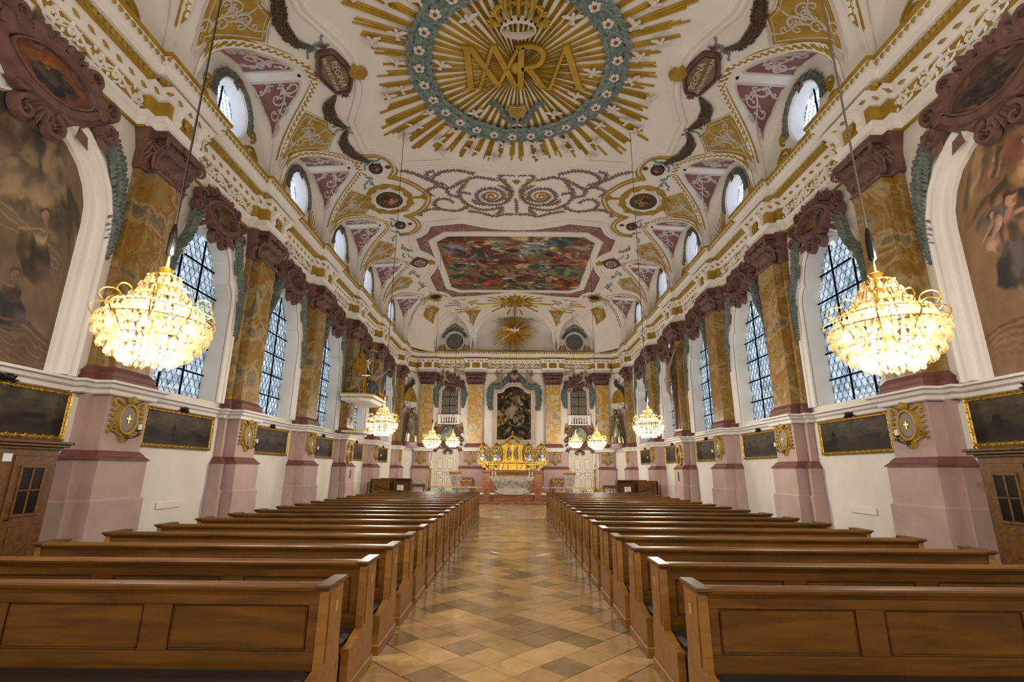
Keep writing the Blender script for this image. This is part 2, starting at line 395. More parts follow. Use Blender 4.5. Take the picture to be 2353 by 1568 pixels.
def in_far(x, y):
    for k, (c, hw, tip) in enumerate(FL):
        if abs(x-c) < hw and y > farY(k, x): return True
    return False
ys = list(np.arange(-6, 2.0, 1.0))
for b in range(6):
    for t in (-1, -.97, -.9, -.82, -.72, -.6, -.48, -.36, -.25, -.16, -.06, .06, .16, .25, .36, .48, .6, .72, .82, .9, .97, 1): ys.append(BAY[b]+t*LHW[b])
ys += [2.5, 3.7]+list(PIL[1:6]); ys = sorted(y for y in ys if y < 29.8)
ys += list(np.linspace(29.9, 31.9, 26))+[32.0, 32.1, 32.18, 32.25, 32.3, 32.35, 32.38, 32.4]
fr = [math.sin(PI/2*k/22)**.8 for k in range(23)]
rows = []
for y in ys:
    e = edgeX(y); rows.append([(e*f, y) for f in fr])
mb = MB()
for s in (-1, 1):
    v = [(s*x, y, vault(x, y)) for r in rows for x, y in r]; n = len(fr); f = []
    for i in range(len(rows)-1):
        for j in range(n-1):
            cxm = (rows[i][j][0]+rows[i+1][j+1][0])/2*s; cym = (rows[i][j][1]+rows[i+1][j][1])/2
            if cym > 29.9 and in_far(cxm, cym): continue
            f.append((i*n+j, i*n+j+1, i*n+n+j+1, i*n+n+j))
    mb.add(v, f)
    # side lunettes, their end walls and the ocular reveals
    for b in range(6):
        yc = BAY[b]; P = []; arch = []
        for k in range(41):
            t = -1+2*k/40; y = yc+t*LHW[b]; x = lunX(b, y); z = vault(x, y); zw = 9.2+(z-9.2)*.955
            P.append([(s*(x+(7.4-x)*q), y, z+(zw-z)*q) for q in (0, .5, 1)]); arch.append((y, zw))
        mb.grid(P)
        outer = [((PIL[b] if b else -6), 9.1), (PIL[b+1]+(1.9 if b == 5 else 0), 9.1), (PIL[b+1]+(1.9 if b == 5 else 0), 12.4), ((PIL[b] if b else -6), 12.4)]
        circ = [(yc+.66*math.cos(2*PI*k/28), 10.68+.72*math.sin(2*PI*k/28)) for k in range(28)]
        holed(mb, MS(s, 7.4), outer, circ, (yc, 10.68), n=40)
        rv = [[(s*(7.4+d), yc+(u-yc)*k, 10.68+(v-10.68)*k) for d, k in ((0, 1), (.05, .98), (.4, .95))] for u, v in circ]; rv.append(rv[0]); mb.grid(rv)
# far lunettes
for k, (c, hw, tip) in enumerate(FL):
    P = []; arch = []
    for i in range(41):
        x = c+hw*(-1+i/20); y = farY(k, x); z = vault(x, y-.001); zw = 9.2+(z-9.2)*.955
        P.append([(x, y+(YF+.1-y)*q, z+(zw-z)*q) for q in (0, .5, 1)]); arch.append((x, zw))
    mb.grid(P)
    x0, x1 = ((-2.8, 2.8), (-7.5, -2.8), (2.8, 7.5))[k]; outer = [(x0, 9.1), (x1, 9.1), (x1, 12.4), (x0, 12.4)]
    if k == 0: mb.add([(x, YF+.1, z) for x, z in outer], [(0, 1, 2, 3)])
    else:
        circ = [(c+.6*math.cos(2*PI*j/24), 10.2+.6*math.sin(2*PI*j/24)) for j in range(24)]
        holed(mb, MF(YF+.1), outer, circ, (c, 10.2), n=40)
        rv = [[(c+(u-c)*q, YF+.1+d, 10.2+(v-10.2)*q) for d, q in ((0, 1), (.2, .95))] for u, v in circ]; rv.append(rv[0]); mb.grid(rv)
# attic strip behind the springing, the corner niches' back walls
for s in (-1, 1):
    mb.add([(s*7.42, -6, 9.1), (s*7.42, 31.6, 9.1), (s*7.42, 31.6, 12), (s*7.42, -6, 12)], [(0, 1, 2, 3)]) if False else None
    P = [[(s*7.42, 29.9+.3*k/8, 9.1), (s*7.42, 29.9+.3*k/8, 10.0)] for k in range(9)]
    A = []
    for k in range(13):
        a = PI/2*k/12; x = 5.2+2.2*math.cos(a)**.5; y = 30.2+2.4*math.sin(a)**.5; A.append([(s*x, y, 9.1), (s*(x-.15), y-.15, 10.6), (s*(x-1.2), y-1.2, 11.6)])
    mb.grid(A)
    mb.add([(s*7.42, 29.5, 9.1), (s*7.42, 31.5, 9.1), (s*6.4, YF+.1, 9.1), (s*7.42, 29.5, 10.4), (s*7.42, 31.5, 10.4), (s*6.4, YF+.1, 10.4)], [(0, 1, 4, 3), (1, 2, 5, 4)])
mb.add([(-8.6, -6.1, 12.4), (8.6, -6.1, 12.4), (8.6, YF+.4, 12.4), (-8.6, YF+.4, 12.4)], [(0, 1, 2, 3)])
S('ceiling', mb, m_white, math.radians(25))
# ------------------------------------------------------------------ floor: base, single tiles near by, the rest joined
mb = MB(); mb.box(-XW-.1, XW+.1, -6.1, YF+.1, -.1, -.012); fl = S('floor', mb, mat('grout', srgb(46, 37, 26), .8))
# diagonal stone tiles
m_tile = bpy.data.materials.new('polished_limestone'); m_tile.use_nodes = True
def tile_nodes():
    N = m_tile.node_tree.nodes; L = m_tile.node_tree.links; b = N['Principled BSDF']
    at = N.new('ShaderNodeAttribute'); at.attribute_name = 'tone'; oi = N.new('ShaderNodeObjectInfo'); ad = N.new('ShaderNodeMath'); ad.operation = 'ADD'
    L.new(at.outputs['Fac'], ad.inputs[0]); L.new(oi.outputs['Random'], ad.inputs[1]); fr_ = N.new('ShaderNodeMath'); fr_.operation = 'FRACT'; L.new(ad.outputs[0], fr_.inputs[0])
    cr = N.new('ShaderNodeValToRGB'); e = cr.color_ramp.elements; e[0].position = 0; e[0].color = (*srgb(150, 124, 86), 1); e[1].position = 1; e[1].color = (*srgb(210, 174, 120), 1)
    x = e.new(.16); x.color = (*srgb(158, 130, 92), 1); x = e.new(.4); x.color = (*srgb(184, 152, 104), 1)
    L.new(fr_.outputs[0], cr.inputs[0])
    ge = N.new('ShaderNodeNewGeometry'); nz = N.new('ShaderNodeTexNoise'); nz.inputs['Scale'].default_value = 3.5; nz.inputs['Detail'].default_value = 6; nz.inputs['Distortion'].default_value = 1.2; L.new(ge.outputs['Position'], nz.inputs['Vector'])
    c2 = N.new('ShaderNodeValToRGB'); g = c2.color_ramp.elements; g[0].position = .3; g[0].color = (.8, .77, .72, 1); g[1].position = .62; g[1].color = (1, 1, 1, 1); L.new(nz.outputs['Fac'], c2.inputs[0])
    mx = N.new('ShaderNodeMixRGB'); mx.blend_type = 'MULTIPLY'; mx.inputs['Fac'].default_value = 1; L.new(cr.outputs[0], mx.inputs['Color1']); L.new(c2.outputs[0], mx.inputs['Color2']); L.new(mx.outputs[0], b.inputs['Base Color'])
    rr = N.new('ShaderNodeMapRange'); rr.inputs['To Min'].default_value = .1; rr.inputs['To Max'].default_value = .24; L.new(nz.outputs['Fac'], rr.inputs[0]); L.new(rr.outputs[0], b.inputs['Roughness'])
    b.inputs['Specular IOR Level'].default_value = .55
tile_nodes()
TS = .329; HD = TS*math.sqrt(2)/2        # tile edge, half diagonal
tb = MB(); q = HD-.008; k = q-.003
tb.add([(q, 0, -.012), (0, q, -.012), (-q, 0, -.012), (0, -q, -.012), (q, 0, -.002), (0, q, -.002), (-q, 0, -.002), (0, -q, -.002), (k, 0, 0), (0, k, 0), (-k, 0, 0), (0, -k, 0)],
       [(i, (i+1) % 4, 4+(i+1) % 4, 4+i) for i in range(4)]+[(4+i, 4+(i+1) % 4, 8+(i+1) % 4, 8+i) for i in range(4)]+[(8, 9, 10, 11)])
tile_me = tb.mesh('tile', m_tile)
far_tiles = MB(); tones = []; n_single = 0; rt = random.Random(3)
AX = -.05                                 # the aisle's axis
cells = []
for i in range(-70, 71):
    for j in range(-70, 71):
        x = AX+(i-j)*HD; y = 4.89+HD*24+(i+j)*HD
        if abs(x-AX) < (6.9 if y > 20 else 1.7 if y > 3 else 5.2) and 1.8 < y < 26.35: cells.append((y, x))
cells.sort()
for y, x in cells:
    if abs(x-AX) < 1.55 and 2.9 < y < 21 and n_single < 300:
        n_single += 1; t = link('tile', tile_me, fl, (x, y, 0))
    elif abs(x-AX) < 6.9:
        b0 = len(far_tiles.f); far_tiles.add([(vx+x, vy+y, vz) for vx, vy, vz in tb.v], tb.f); tones += [rt.random()]*(len(far_tiles.f)-b0)
me = far_tiles.mesh('tile_field', m_tile); a = me.attributes.new('tone', 'FLOAT', 'FACE'); a.data.foreach_set('value', tones)
O('tile_field', me, None, fl, stuff=True)
# ------------------------------------------------------------------ glazing
m_pane = bpy.data.materials.new('bottle_glass'); m_pane.use_nodes = True
def pane_nodes(M, tint, scale=4.0, lo=.55):
    N = M.node_tree.nodes; L = M.node_tree.links; N.remove(N['Principled BSDF']); out = N['Material Output']
    tr = N.new('ShaderNodeBsdfTransparent'); gl = N.new('ShaderNodeBsdfGlossy'); gl.inputs['Roughness'].default_value = .15; mx = N.new('ShaderNodeMixShader'); mx.inputs[0].default_value = .12
    ge = N.new('ShaderNodeNewGeometry'); nz = N.new('ShaderNodeTexNoise'); nz.inputs['Scale'].default_value = scale; nz.inputs['Detail'].default_value = 3; L.new(ge.outputs['Position'], nz.inputs['Vector'])
    n2 = N.new('ShaderNodeTexNoise'); n2.inputs['Scale'].default_value = 26; n2.inputs['Detail'].default_value = 1; L.new(ge.outputs['Position'], n2.inputs['Vector'])
    av = N.new('ShaderNodeMath'); av.operation = 'MULTIPLY_ADD'; av.inputs[1].default_value = .22; L.new(n2.outputs['Fac'], av.inputs[0])
    sc = N.new('ShaderNodeMath'); sc.operation = 'MULTIPLY'; sc.inputs[1].default_value = .9; L.new(nz.outputs['Fac'], sc.inputs[0]); L.new(sc.outputs[0], av.inputs[2])
    cr = N.new('ShaderNodeValToRGB'); e = cr.color_ramp.elements; e[0].position = .38; e[0].color = (tint[0]*lo*.8, tint[1]*lo*.95, tint[2]*lo*1.1, 1); e[1].position = .7; e[1].color = (*[min(t*1.15, 1) for t in tint], 1)
    L.new(av.outputs[0], cr.inputs[0]); L.new(cr.outputs[0], tr.inputs['Color'])
    L.new(tr.outputs[0], mx.inputs[1]); L.new(gl.outputs[0], mx.inputs[2]); L.new(mx.outputs[0], out.inputs[0])
pane_nodes(m_pane, (.16, .162, .15), 5.0, .42)
m_clear = bpy.data.materials.new('clear_bottle_glass'); m_clear.use_nodes = True; pane_nodes(m_clear, (.5, .5, .52), lo=.8)
PD = .196
def pane_mb(d=PD, sgn=1):
    """one bottle-glass roundel in its lead, in the local yz plane"""
    mb = MB(); n = 12; hx = []
    for k in range(n):
        a = 2*PI*k/n; R = d/2/math.cos(((a+PI/6) % (PI/3))-PI/6) if False else d/2/math.cos((a % (PI/3))-PI/6)
        hx.append((0, R*math.cos(a+PI/6-PI/6+PI/6), R*math.sin(a+PI/6)))
    hx = []
    for k in range(n):
        a = 2*PI*k/n; r = d/2/math.cos(((a+PI/6) % (PI/3))-PI/6); hx.append((r*math.cos(a), r*math.sin(a)))
    r1 = d*.485; r2 = d*.442
    def rg(r, x): return [(x, r*math.cos(2*PI*k/n), r*math.sin(2*PI*k/n)) for k in range(n)]
    v = [(0, a, b) for a, b in hx]+rg(r1, -.004)+rg((r1+r2)/2, -.014)+rg(r2, -.004)+rg(d*.15, -.016)
    def bd(p, q): return [(p*n+i, p*n+(i+1) % n, q*n+(i+1) % n, q*n+i) for i in range(n)]
    mb.add(v, bd(1, 2)+bd(2, 3), 0); g = bd(0, 1)+bd(3, 4)+[tuple(range(4*n, 5*n))]
    mb.f += g; mb.m += [1]*len(g); return mb
PMB = pane_mb(); pane_me = PMB.mesh('pane', [m_lead, m_pane])
def inside(p, poly):
    c = False; n = len(poly)
    for i in range(n):
        x1, y1 = poly[i]; x2, y2 = poly[(i+1) % n]
        if (y1 > p[1]) != (y2 > p[1]) and p[0] < (x2-x1)*(p[1]-y1)/(y2-y1)+x1: c = not c
    return c
def lattice(poly, d=PD):
    x0 = min(p[0] for p in poly); x1 = max(p[0] for p in poly); y0 = min(p[1] for p in poly); y1 = max(p[1] for p in poly)
    out = []; r = 0; y = y0+d*.4
    grow = [(p[0]*1.06, (p[1]-(y0+y1)/2)*1.035+(y0+y1)/2) for p in poly]
    while y < y1+d*.3:
        k = math.ceil((x0-d)/d)
        x = k*d+(d/2 if r % 2 else 0)
        while x < x1+d*.6:
            if inside((x, y), grow): out.append((x, y))
            x += d
        y += d*.866; r += 1
    return out
WL = lattice(WINC)
num = 0
for b in range(1, 6):
    for s in (-1, 1):
        num += 1
        w = S('window_%d' % num, MB(), m_lead); yc = BAY[b]; X = XW+.42
        bars = MB()
        for u in (-.37, .37):
            bars.box(X-.05, X-.02, yc+u-.017, yc+u+.017, 3.15, 7.1) if s > 0 else bars.box(-X+.02, -X+.05, yc+u-.017, yc+u+.017, 3.15, 7.1)
        for z in (3.85, 4.5, 5.15, 5.8, 6.45):
            bars.box(min(s*(X-.055), s*(X-.02)), max(s*(X-.055), s*(X-.02)), yc-1.12, yc+1.12, z-.016, z+.016)
        O('glazing_bars', bars, m_lead, w)
        if b <= 2:
            for u, v in WL:
                o = link('pane', pane_me, w, (s*X, yc+u, v), 0 if s > 0 else PI)
        else:
            pm = MB()
            for u, v in WL: pm.v += [(s*(X+p[0]), yc+u+p[1], v+p[2]) for p in PMB.v]; pm.f += [tuple(i+pm.n for i in f) for f in PMB.f]; pm.m += PMB.m; pm.n += len(PMB.v)
            O('pane_lattice', pm, [m_lead, m_pane], w, stuff=True)
OC = [(.68*math.cos(2*PI*k/20), .72*math.sin(2*PI*k/20)) for k in range(20)]
OL = lattice([(x*1.05, y*1.05) for x, y in OC], .2)
PM2 = pane_mb(.2)
for b in range(6):
    for s in (-1, 1):
        num += 1; w = S('window_%d' % num, MB(), m_lead); yc = BAY[b]; X = 7.78
        bars = MB(); bars.box(min(s*(X-.05), s*(X-.02)), max(s*(X-.05), s*(X-.02)), yc-.02, yc+.02, 9.9, 11.45); bars.box(min(s*(X-.05), s*(X-.02)), max(s*(X-.05), s*(X-.02)), yc-.68, yc+.68, 10.62, 10.66)
        O('glazing_bars', bars, m_lead, w)
        pm = MB()
        for u, v in OL: pm.v += [(s*(X+p[0]), yc+u+p[1], 10.68+v+p[2]) for p in PM2.v]; pm.f += [tuple(i+pm.n for i in f) for f in PM2.f]; pm.m += PM2.m; pm.n += len(PM2.v)
        O('pane_lattice', pm, [m_lead, m_clear], w, stuff=True)
# ------------------------------------------------------------------ mouldings that run round the hall
tr1 = [S('trim_%d' % (i+1), MB(), m_white) for i in range(3)]       # dado rail on the right, far and left wall
PL = plan(.16, .46, .72, .53)
three(PL, [(0, 2.84), (.03, 2.86), (.04, 2.92), (.1, 2.95), (.12, 3.0), (.17, 3.02), (.17, 3.06), (.0, 3.08)], 'rail_moulding', m_white, tr1)
tr2 = [S('trim_%d' % (i+4), MB(), m_white) for i in range(3)]       # entablature
PE = plan(.14, .36, .7, .5)
three(PE, [(0, 7.93), (.05, 7.93), (.07, 7.95), (.05, 7.98)], 'gilt_fillet', m_ochre, tr2)
three(PE, [(.04, 7.98), (.04, 8.16), (.07, 8.18), (.1, 8.24), (.12, 8.26), (.1, 8.28)], 'architrave', m_white, tr2)
three(PE, [(.06, 8.28), (.06, 8.62)], 'frieze', m_ochre, tr2)
PU = plan(.0, .14, .62, .5)
three(PE, [(.06, 8.62), (.1, 8.63), (.12, 8.66), (.2, 8.82), (.2, 8.87)], 'frieze_cove', m_white, tr2)
three(PU, [(.18, 8.86), (.27, 8.865), (.3, 8.91), (.29, 8.97), (.25, 8.99)], 'egg_moulding', m_ochre, tr2)
three(PU, [(.25, 8.98), (.38, 8.99), (.4, 9.01), (.4, 9.13), (.42, 9.16), (.45, 9.17)], 'corona', m_white, tr2)
three(PU, [(.45, 9.17), (.46, 9.19), (.5, 9.27), (.52, 9.28)], 'leaf_moulding', m_white, tr2)
three(PU, [(.52, 9.28), (.55, 9.29), (.55, 9.36), (.5, 9.37), (-.2, 9.3)], 'top_fillet', m_ochre, tr2)
am = MB()
for x0, x1 in ((-6.3, -5.35), (-5.2, -2.9), (-2.7, 2.7), (2.9, 5.2), (5.35, 6.3)): am.box(x0, x1, YF+.02, YF+.09, 9.5, 9.57, 0, .01)
O('attic_fillet', am, m_ochre, tr2[1])
# repeated small ornament along the cornice: eggs, leaf tongues, frieze leaves
def walk(path, d, i0, i1, step, ph=0.0):
    """points at equal steps along the offset path: position, tangent, normal"""
    q = offset(path, d)[i0:i1]; acc = step*ph; out = []
    for a, b in zip(q[:-1], q[1:]):
        L = math.hypot(b[0]-a[0], b[1]-a[1])
        if L < 1e-6: continue
        t = ((b[0]-a[0])/L, (b[1]-a[1])/L)
        while acc < L:
            out.append((a[0]+t[0]*acc, a[1]+t[1]*acc, t, (-t[1], t[0]))); acc += step
        acc -= L
    return out
def orn(mb, p, t, n, z, pts, faces, m=0):
    """small local shape: (along, out, up)"""
    mb.add([(p[0]+t[0]*a+n[0]*o, p[1]+t[1]*a+n[1]*o, z+u) for a, o, u in pts], faces, m)
EGG = [(-.06, .0, 0), (.06, .0, 0), (.044, .045, .05), (-.044, .045, .05), (.042, .03, -.06), (-.042, .03, -.06), (0, .075, -.005)]
EGF = [(0, 3, 6), (3, 2, 6), (2, 1, 6), (1, 4, 6), (4, 5, 6), (5, 0, 6)]
TNG = [(-.062, 0, .06), (.062, 0, .06), (.055, .025, .0), (0, .015, -.075), (-.055, .025, 0), (0, .05, .01)]
TNF = [(0, 1, 5), (1, 2, 5), (2, 3, 5), (3, 4, 5), (4, 0, 5)]
FLF = [(-.1, .0, -.035), (0, .0, -.06), (.11, .0, .03), (0, .0, .05), (0, .03, 0)]
FLS = [(0, 1, 4), (1, 2, 4), (2, 3, 4), (3, 0, 4)]
path, (a_, b_, c_, d_) = PU
for (i0, i1), par in zip(((a_, b_), (b_-1, c_), (c_-1, d_)), tr2):
    e = MB(); g = MB(); l = MB()
    for x, y, t, n in walk(path, .28, i0, i1, .13):
        if y > 5: orn(e, (x, y), t, n, 8.92, EGG, EGF)
    for x, y, t, n in walk(path, .48, i0, i1, .15):
        if y > 5: orn(g, (x, y), t, n, 9.235, TNG, TNF)
    for x, y, t, n in walk(PE[0], .16, i0, i1, .3):
        if y > 5: orn(l, (x, y), t, n, 8.74, FLF, FLS)
    O('egg_ornament', e, m_ochre, par, stuff=True); O('leaf_tongue_ornament', g, m_ochre, par, stuff=True); O('cove_leaf_ornament', l, m_ochre, par, stuff=True)
# white scrolls on the ochre frieze (each a separate relief)
def spiral(cu, cv, r0, a0, turns, dirn=1, r1=.12, n=18):
    return [(cu+r0*(1-(1-r1)*k/n)*math.cos(a0+dirn*2*PI*turns*k/n), cv+r0*(1-(1-r1)*k/n)*math.sin(a0+dirn*2*PI*turns*k/n)) for k in range(n+1)]
def scroll_mb(L=1.05, H=.29):
    """S-scroll with leaves in local (along = y, out = x, up = z)"""
    mb = MB(); M = lambda u, v, h: (h, u, v)
    st = [(-L/2+L*k/16, H*.36*math.sin(2*PI*k/16)) for k in range(17)]; mb.ribbon(M, st, .045, .035)
    for c, d, a in ((-L/4, 1, -PI/2), (L/4, -1, PI/2)):
        mb.ribbon(M, spiral(c, 0, H*.42, a, 1.35, d, n=16), .046, .04)
        for k in range(6):
            an = 2*PI*k/6+.3; mb.leaf(M, c+H*.42*math.cos(an), H*.42*math.sin(an), an+d*.9, .14, .08, .03)
        mb.leaf(M, c-.05, 0, .4, .1, .08, .04)
    for u, an in ((-L/2+.05, .8), (0, -2.4), (0, .7), (L/2-.05, 2.5)): mb.leaf(M, u, 0, an, .16, .07, .03)
    return mb
scroll_me = scroll_mb().mesh('frieze_scroll', m_white)
scroll_far = scroll_mb(1.0, .26).mesh('frieze_scroll', m_white)
for b in range(6):
    y0, y1 = PIL[b]+.72, PIL[b+1]-.72; n = max(1, round((y1-y0)/1.02))
    for i in range(n):
        y = y0+(y1-y0)*(i+.5)/n
        link('frieze_scroll', scroll_me, tr2[0], (XW-.065, y, 8.45), PI); link('frieze_scroll', scroll_me, tr2[2], (-XW+.065, y, 8.45), 0)
for x in (-4.55, -3.75, -1.45, -.5, .5, 1.45, 3.75, 4.55): link('frieze_scroll', scroll_far, tr2[1], (x, YF-.065, 8.45), -PI/2)
# brackets with a gilt shell in the frieze above every pilaster
def bracket_mb():
    mb = MB(); pr = [(0, -.2), (.06, -.2), (.1, -.12), (.08, 0), (.12, .1), (.2, .17), (.22, .2), (0, .2)]
    for y0, y1 in ((-.075, .075),):
        n = len(pr); mb.add([(x, y0, z) for x, z in pr]+[(x, y1, z) for x, z in pr], [(i, (i+1) % n, n+(i+1) % n, n+i) for i in range(n)]+[tuple(range(n-1, -1, -1)), tuple(range(n, 2*n))])
    return mb
def shell_mb(r=.13):
    mb = MB()
    P = []
    for k in range(13):
        a = PI*(-.1+1.2*k/12); w = .045 if k % 2 else .02
        P.append([(.02, 0, -.1), (.02+w, .55*r*math.cos(a), -.1+.6*r+.5*r*math.sin(a)), (.02+w*.8, 1.0*r*math.cos(a), -.06+.5*r+1.0*r*math.sin(a))])
    return mb.grid(P)
br_me = bracket_mb().mesh('bracket', m_white); sh_me = shell_mb().mesh('gilt_shell', m_ochre)
for y in PIL[1:]:
    for s, par, rz in ((1, tr2[0], PI), (-1, tr2[2], 0)):
        for q in (-.33, .33): link('bracket', br_me, par, (s*(XW-.42), y+q, 8.45), rz)
        link('gilt_shell', sh_me, par, (s*(XW-.43), y, 8.45), rz); 
for x, hw in FPIL:
    for q in (-.33, .33): link('bracket', br_me, tr2[1], (x+q, YF-.37, 8.45), -PI/2)
    link('gilt_shell', sh_me, tr2[1], (x, YF-.38, 8.45), -PI/2)
# ================================================================== pilasters on the long walls and the far wall
def frus(mb, x0, hw0, z0, x1, hw1, z1, m=0):
    """block standing against the wall (local x out of the wall), tapering"""
    b0 = .012; v = [(b0, -hw0, z0), (x0, -hw0, z0), (x0, hw0, z0), (b0, hw0, z0), (b0, -hw1, z1), (x1, -hw1, z1), (x1, hw1, z1), (b0, hw1, z1)]
    return mb.add(v, [(0, 1, 5, 4), (1, 2, 6, 5), (2, 3, 7, 6), (3, 0, 4, 7), (4, 5, 6, 7), (3, 2, 1, 0)], m)
def layers(mb, prof, k):
    """stack of frustums: prof rows (z, depth, half width), k scales"""
    for (z0, d0, h0), (z1, d1, h1) in zip(prof[:-1], prof[1:]): frus(mb, d0, h0, z0, d1, h1, z1)
    return mb
def acanthus(mb, y, z, w, h, x0, curl=.09, lean=.05, T=None):
    P = []
    for k in range(7):
        t = k/6; out = x0+lean*t*t+(curl*math.sin((t-.6)/.4*PI/2) if t > .6 else 0); zz = z+h*(t if t < .8 else .8+.2*math.sin((t-.8)/.2*PI*.8)); ww = w*(.75+.5*math.sin(t*PI*.8))*(1 if t < .85 else .7)
        row = []
        for j in range(7):
            q = j/6*2-1; rip = .02*math.cos(q*PI*2.5)
            row.append((out+rip-.03*q*q, y+q*ww/2*(1+.12*((k+j) % 2)), zz))
        P.append(row)
    if T: P = [[T(p) for p in r] for r in P]
    return mb.grid(P)
def capital(mb, hw, d, z0, z1):
    H = z1-z0
    layers(mb, [(z0, d+.03, hw+.03), (z0+.03, d+.055, hw+.055), (z0+.06, d+.0, hw)], 1)
    layers(mb, [(z0+.06, d-.06, hw-.06), (z0+H*.6, d-.03, hw-.03), (z0+H*.86, d+.08, hw+.06)], 1)
    layers(mb, [(z0+H*.86, d+.15, hw+.14), (z0+H*.92, d+.2, hw+.19), (z0+H*.95, d+.17, hw+.16), (z1, d+.21, hw+.2)], 1)
    n = 3
    for i in range(n): acanthus(mb, -hw+hw*2*(i+.5)/n, z0+.05, hw*2/n*.92, H*.4, d-.03, .16, .06)
    for i in range(4): acanthus(mb, -hw+hw*2*i/3, z0+.08, hw*.52, H*.66, d-.04, .17, .1)
    for s in (-1, 1):
        for i in range(2): acanthus(mb, 0, z0+.05+.03*i, d*.5, H*(.4+.22*i), hw-.03, .15, .07, T=lambda p, s=s, i=i: (d*(.28+.46*i)+p[1], s*p[0], p[2]))
        c = (d+.15, s*(hw+.1), z0+H*.74); sp = []
        for k in range(19):
            a = PI*.75-k/18*PI*3.4; r = .135*(1-k/22); sp.append((c[0]+.7*r*math.cos(a), c[1]+.7*s*r*math.cos(a), c[2]+r*math.sin(a)))
        mb.tube([(d-.02, s*(hw-.2), z0+H*.5), (d+.02, s*(hw-.08), z0+H*.66)]+sp, [.03, .036]+[.042*(1-k/26) for k in range(19)], 6)
        q = [(d+.1, s*.1+s*.09*(1-k/16)*math.cos(k*.5), z0+H*.74+.09*(1-k/16)*math.sin(k*.5)) for k in range(14)]; mb.tube([(d, s*.3, z0+H*.55)]+q, .026, 5)
    for k in range(6): a = 2*PI*k/6; mb.ball((d+.2, .05*math.cos(a), z0+H*.9+.05*math.sin(a)), .045, 6, 4)
    mb.v = [(max(p[0], .012), p[1], p[2]) for p in mb.v]
    return mb
def make_pilaster(hw, wing, d, mm, dw=.16, ped=True, zc0=7.15, zc1=7.94):
    t = T('pilaster', '', 'pilaster')
    if ped:
        a = MB()
        for dd, h in ((d+.06, hw+.04), (dw, wing+.03)):
            layers(a, [(0, dd+.16, h+.12), (1.12, dd+.16, h+.12), (1.16, dd+.12, h+.09), (1.77, dd+.12, h+.09)], 1)
            layers(a, [(1.93, dd, h), (2.86, dd, h)], 1)
        O('pedestal', a, m_pink, t)
        b = MB()
        for dd, h in ((d+.06, hw+.04), (dw, wing+.03)): layers(b, [(1.77, dd+.15, h+.12), (1.79, dd+.15, h+.12), (1.84, dd+.08, h+.08), (1.88, dd+.06, h+.06), (1.93, dd+.01, h+.01)], 1)
        O('stringcourse', b, m_brown, t)
    b = MB()
    for dd, h in ((d, hw), (dw-.02, wing-.02)): layers(b, [(3.06, dd+.12, h+.12), (3.14, dd+.12, h+.12), (3.17, dd+.08, h+.09), (3.24, dd+.1, h+.1), (3.28, dd+.05, h+.05), (3.34, dd+.0, h+.0)], 1)
    O('base', b, m_brown, t)
    a = MB()
    for dd, h in ((d, hw), (dw-.02, wing-.02)): layers(a, [(3.34, dd, h), (zc0, dd-.01, h-.02)], 1)
    O('shaft', a, mm, t)
    c = MB()
    if wing > hw: layers(c, [(zc0, dw+.02, wing), (zc0+.05, dw+.04, wing+.02), (zc0+.4, dw+.04, wing+.02), (zc1-.1, dw+.12, wing+.1), (zc1, dw+.16, wing+.14)], 1)
    for s in (-1, 1):
        if wing > hw:
            for zz, hh in ((zc0+.06, .32), (zc0+.1, .5)): acanthus(c, s*(wing-.07), zz, .16, hh, dw+.02)
    capital(c, hw-.02, d, zc0, zc1)
    O('capital', c, m_maroon, t, SM)
    return t
P0 = make_pilaster(.42, .6, .35, m_marble)
SIDE = {1: 'right', -1: 'left'}
first = True
for i, y in enumerate(PIL):
    if i == 0: continue
    for s in (1, -1):
        lab = 'ochre marbled pilaster on the %s wall, %s from the camera' % (SIDE[s], ORD[i-1]) if i < 6 else 'ochre marbled corner pilaster ending the %s wall beside the statue niche' % SIDE[s]
        loc = (s*XW, y, 0); rz = PI if s > 0 else 0
        if first: P0.location = loc; P0.rotation_euler = (0, 0, rz); P0['label'] = lab; P0['group'] = 'pilasters of the side walls'; first = False
        else: copy_tree(P0, loc, rz, lab, 'pilasters of the side walls')
PF = make_pilaster(.5, .5, .3, m_marble_far, ped=False); PF2 = make_pilaster(.42, .42, .3, m_marble_far, ped=False)
for k, (x, hw) in enumerate(FPIL):
    lab = 'golden marbled pilaster %s' % ('beside the left statue niche', 'between altar painting and left door', 'between altar painting and right door', 'beside the right statue niche')[k]
    src = PF if hw > .5 else PF2
    if k in (0, 1): src.location = (x, YF, 0); src.rotation_euler = (0, 0, -PI/2); src['label'] = lab; src['group'] = 'pilasters of the far wall'
    else: copy_tree(src, (x, YF, 0), -PI/2, lab, 'pilasters of the far wall')
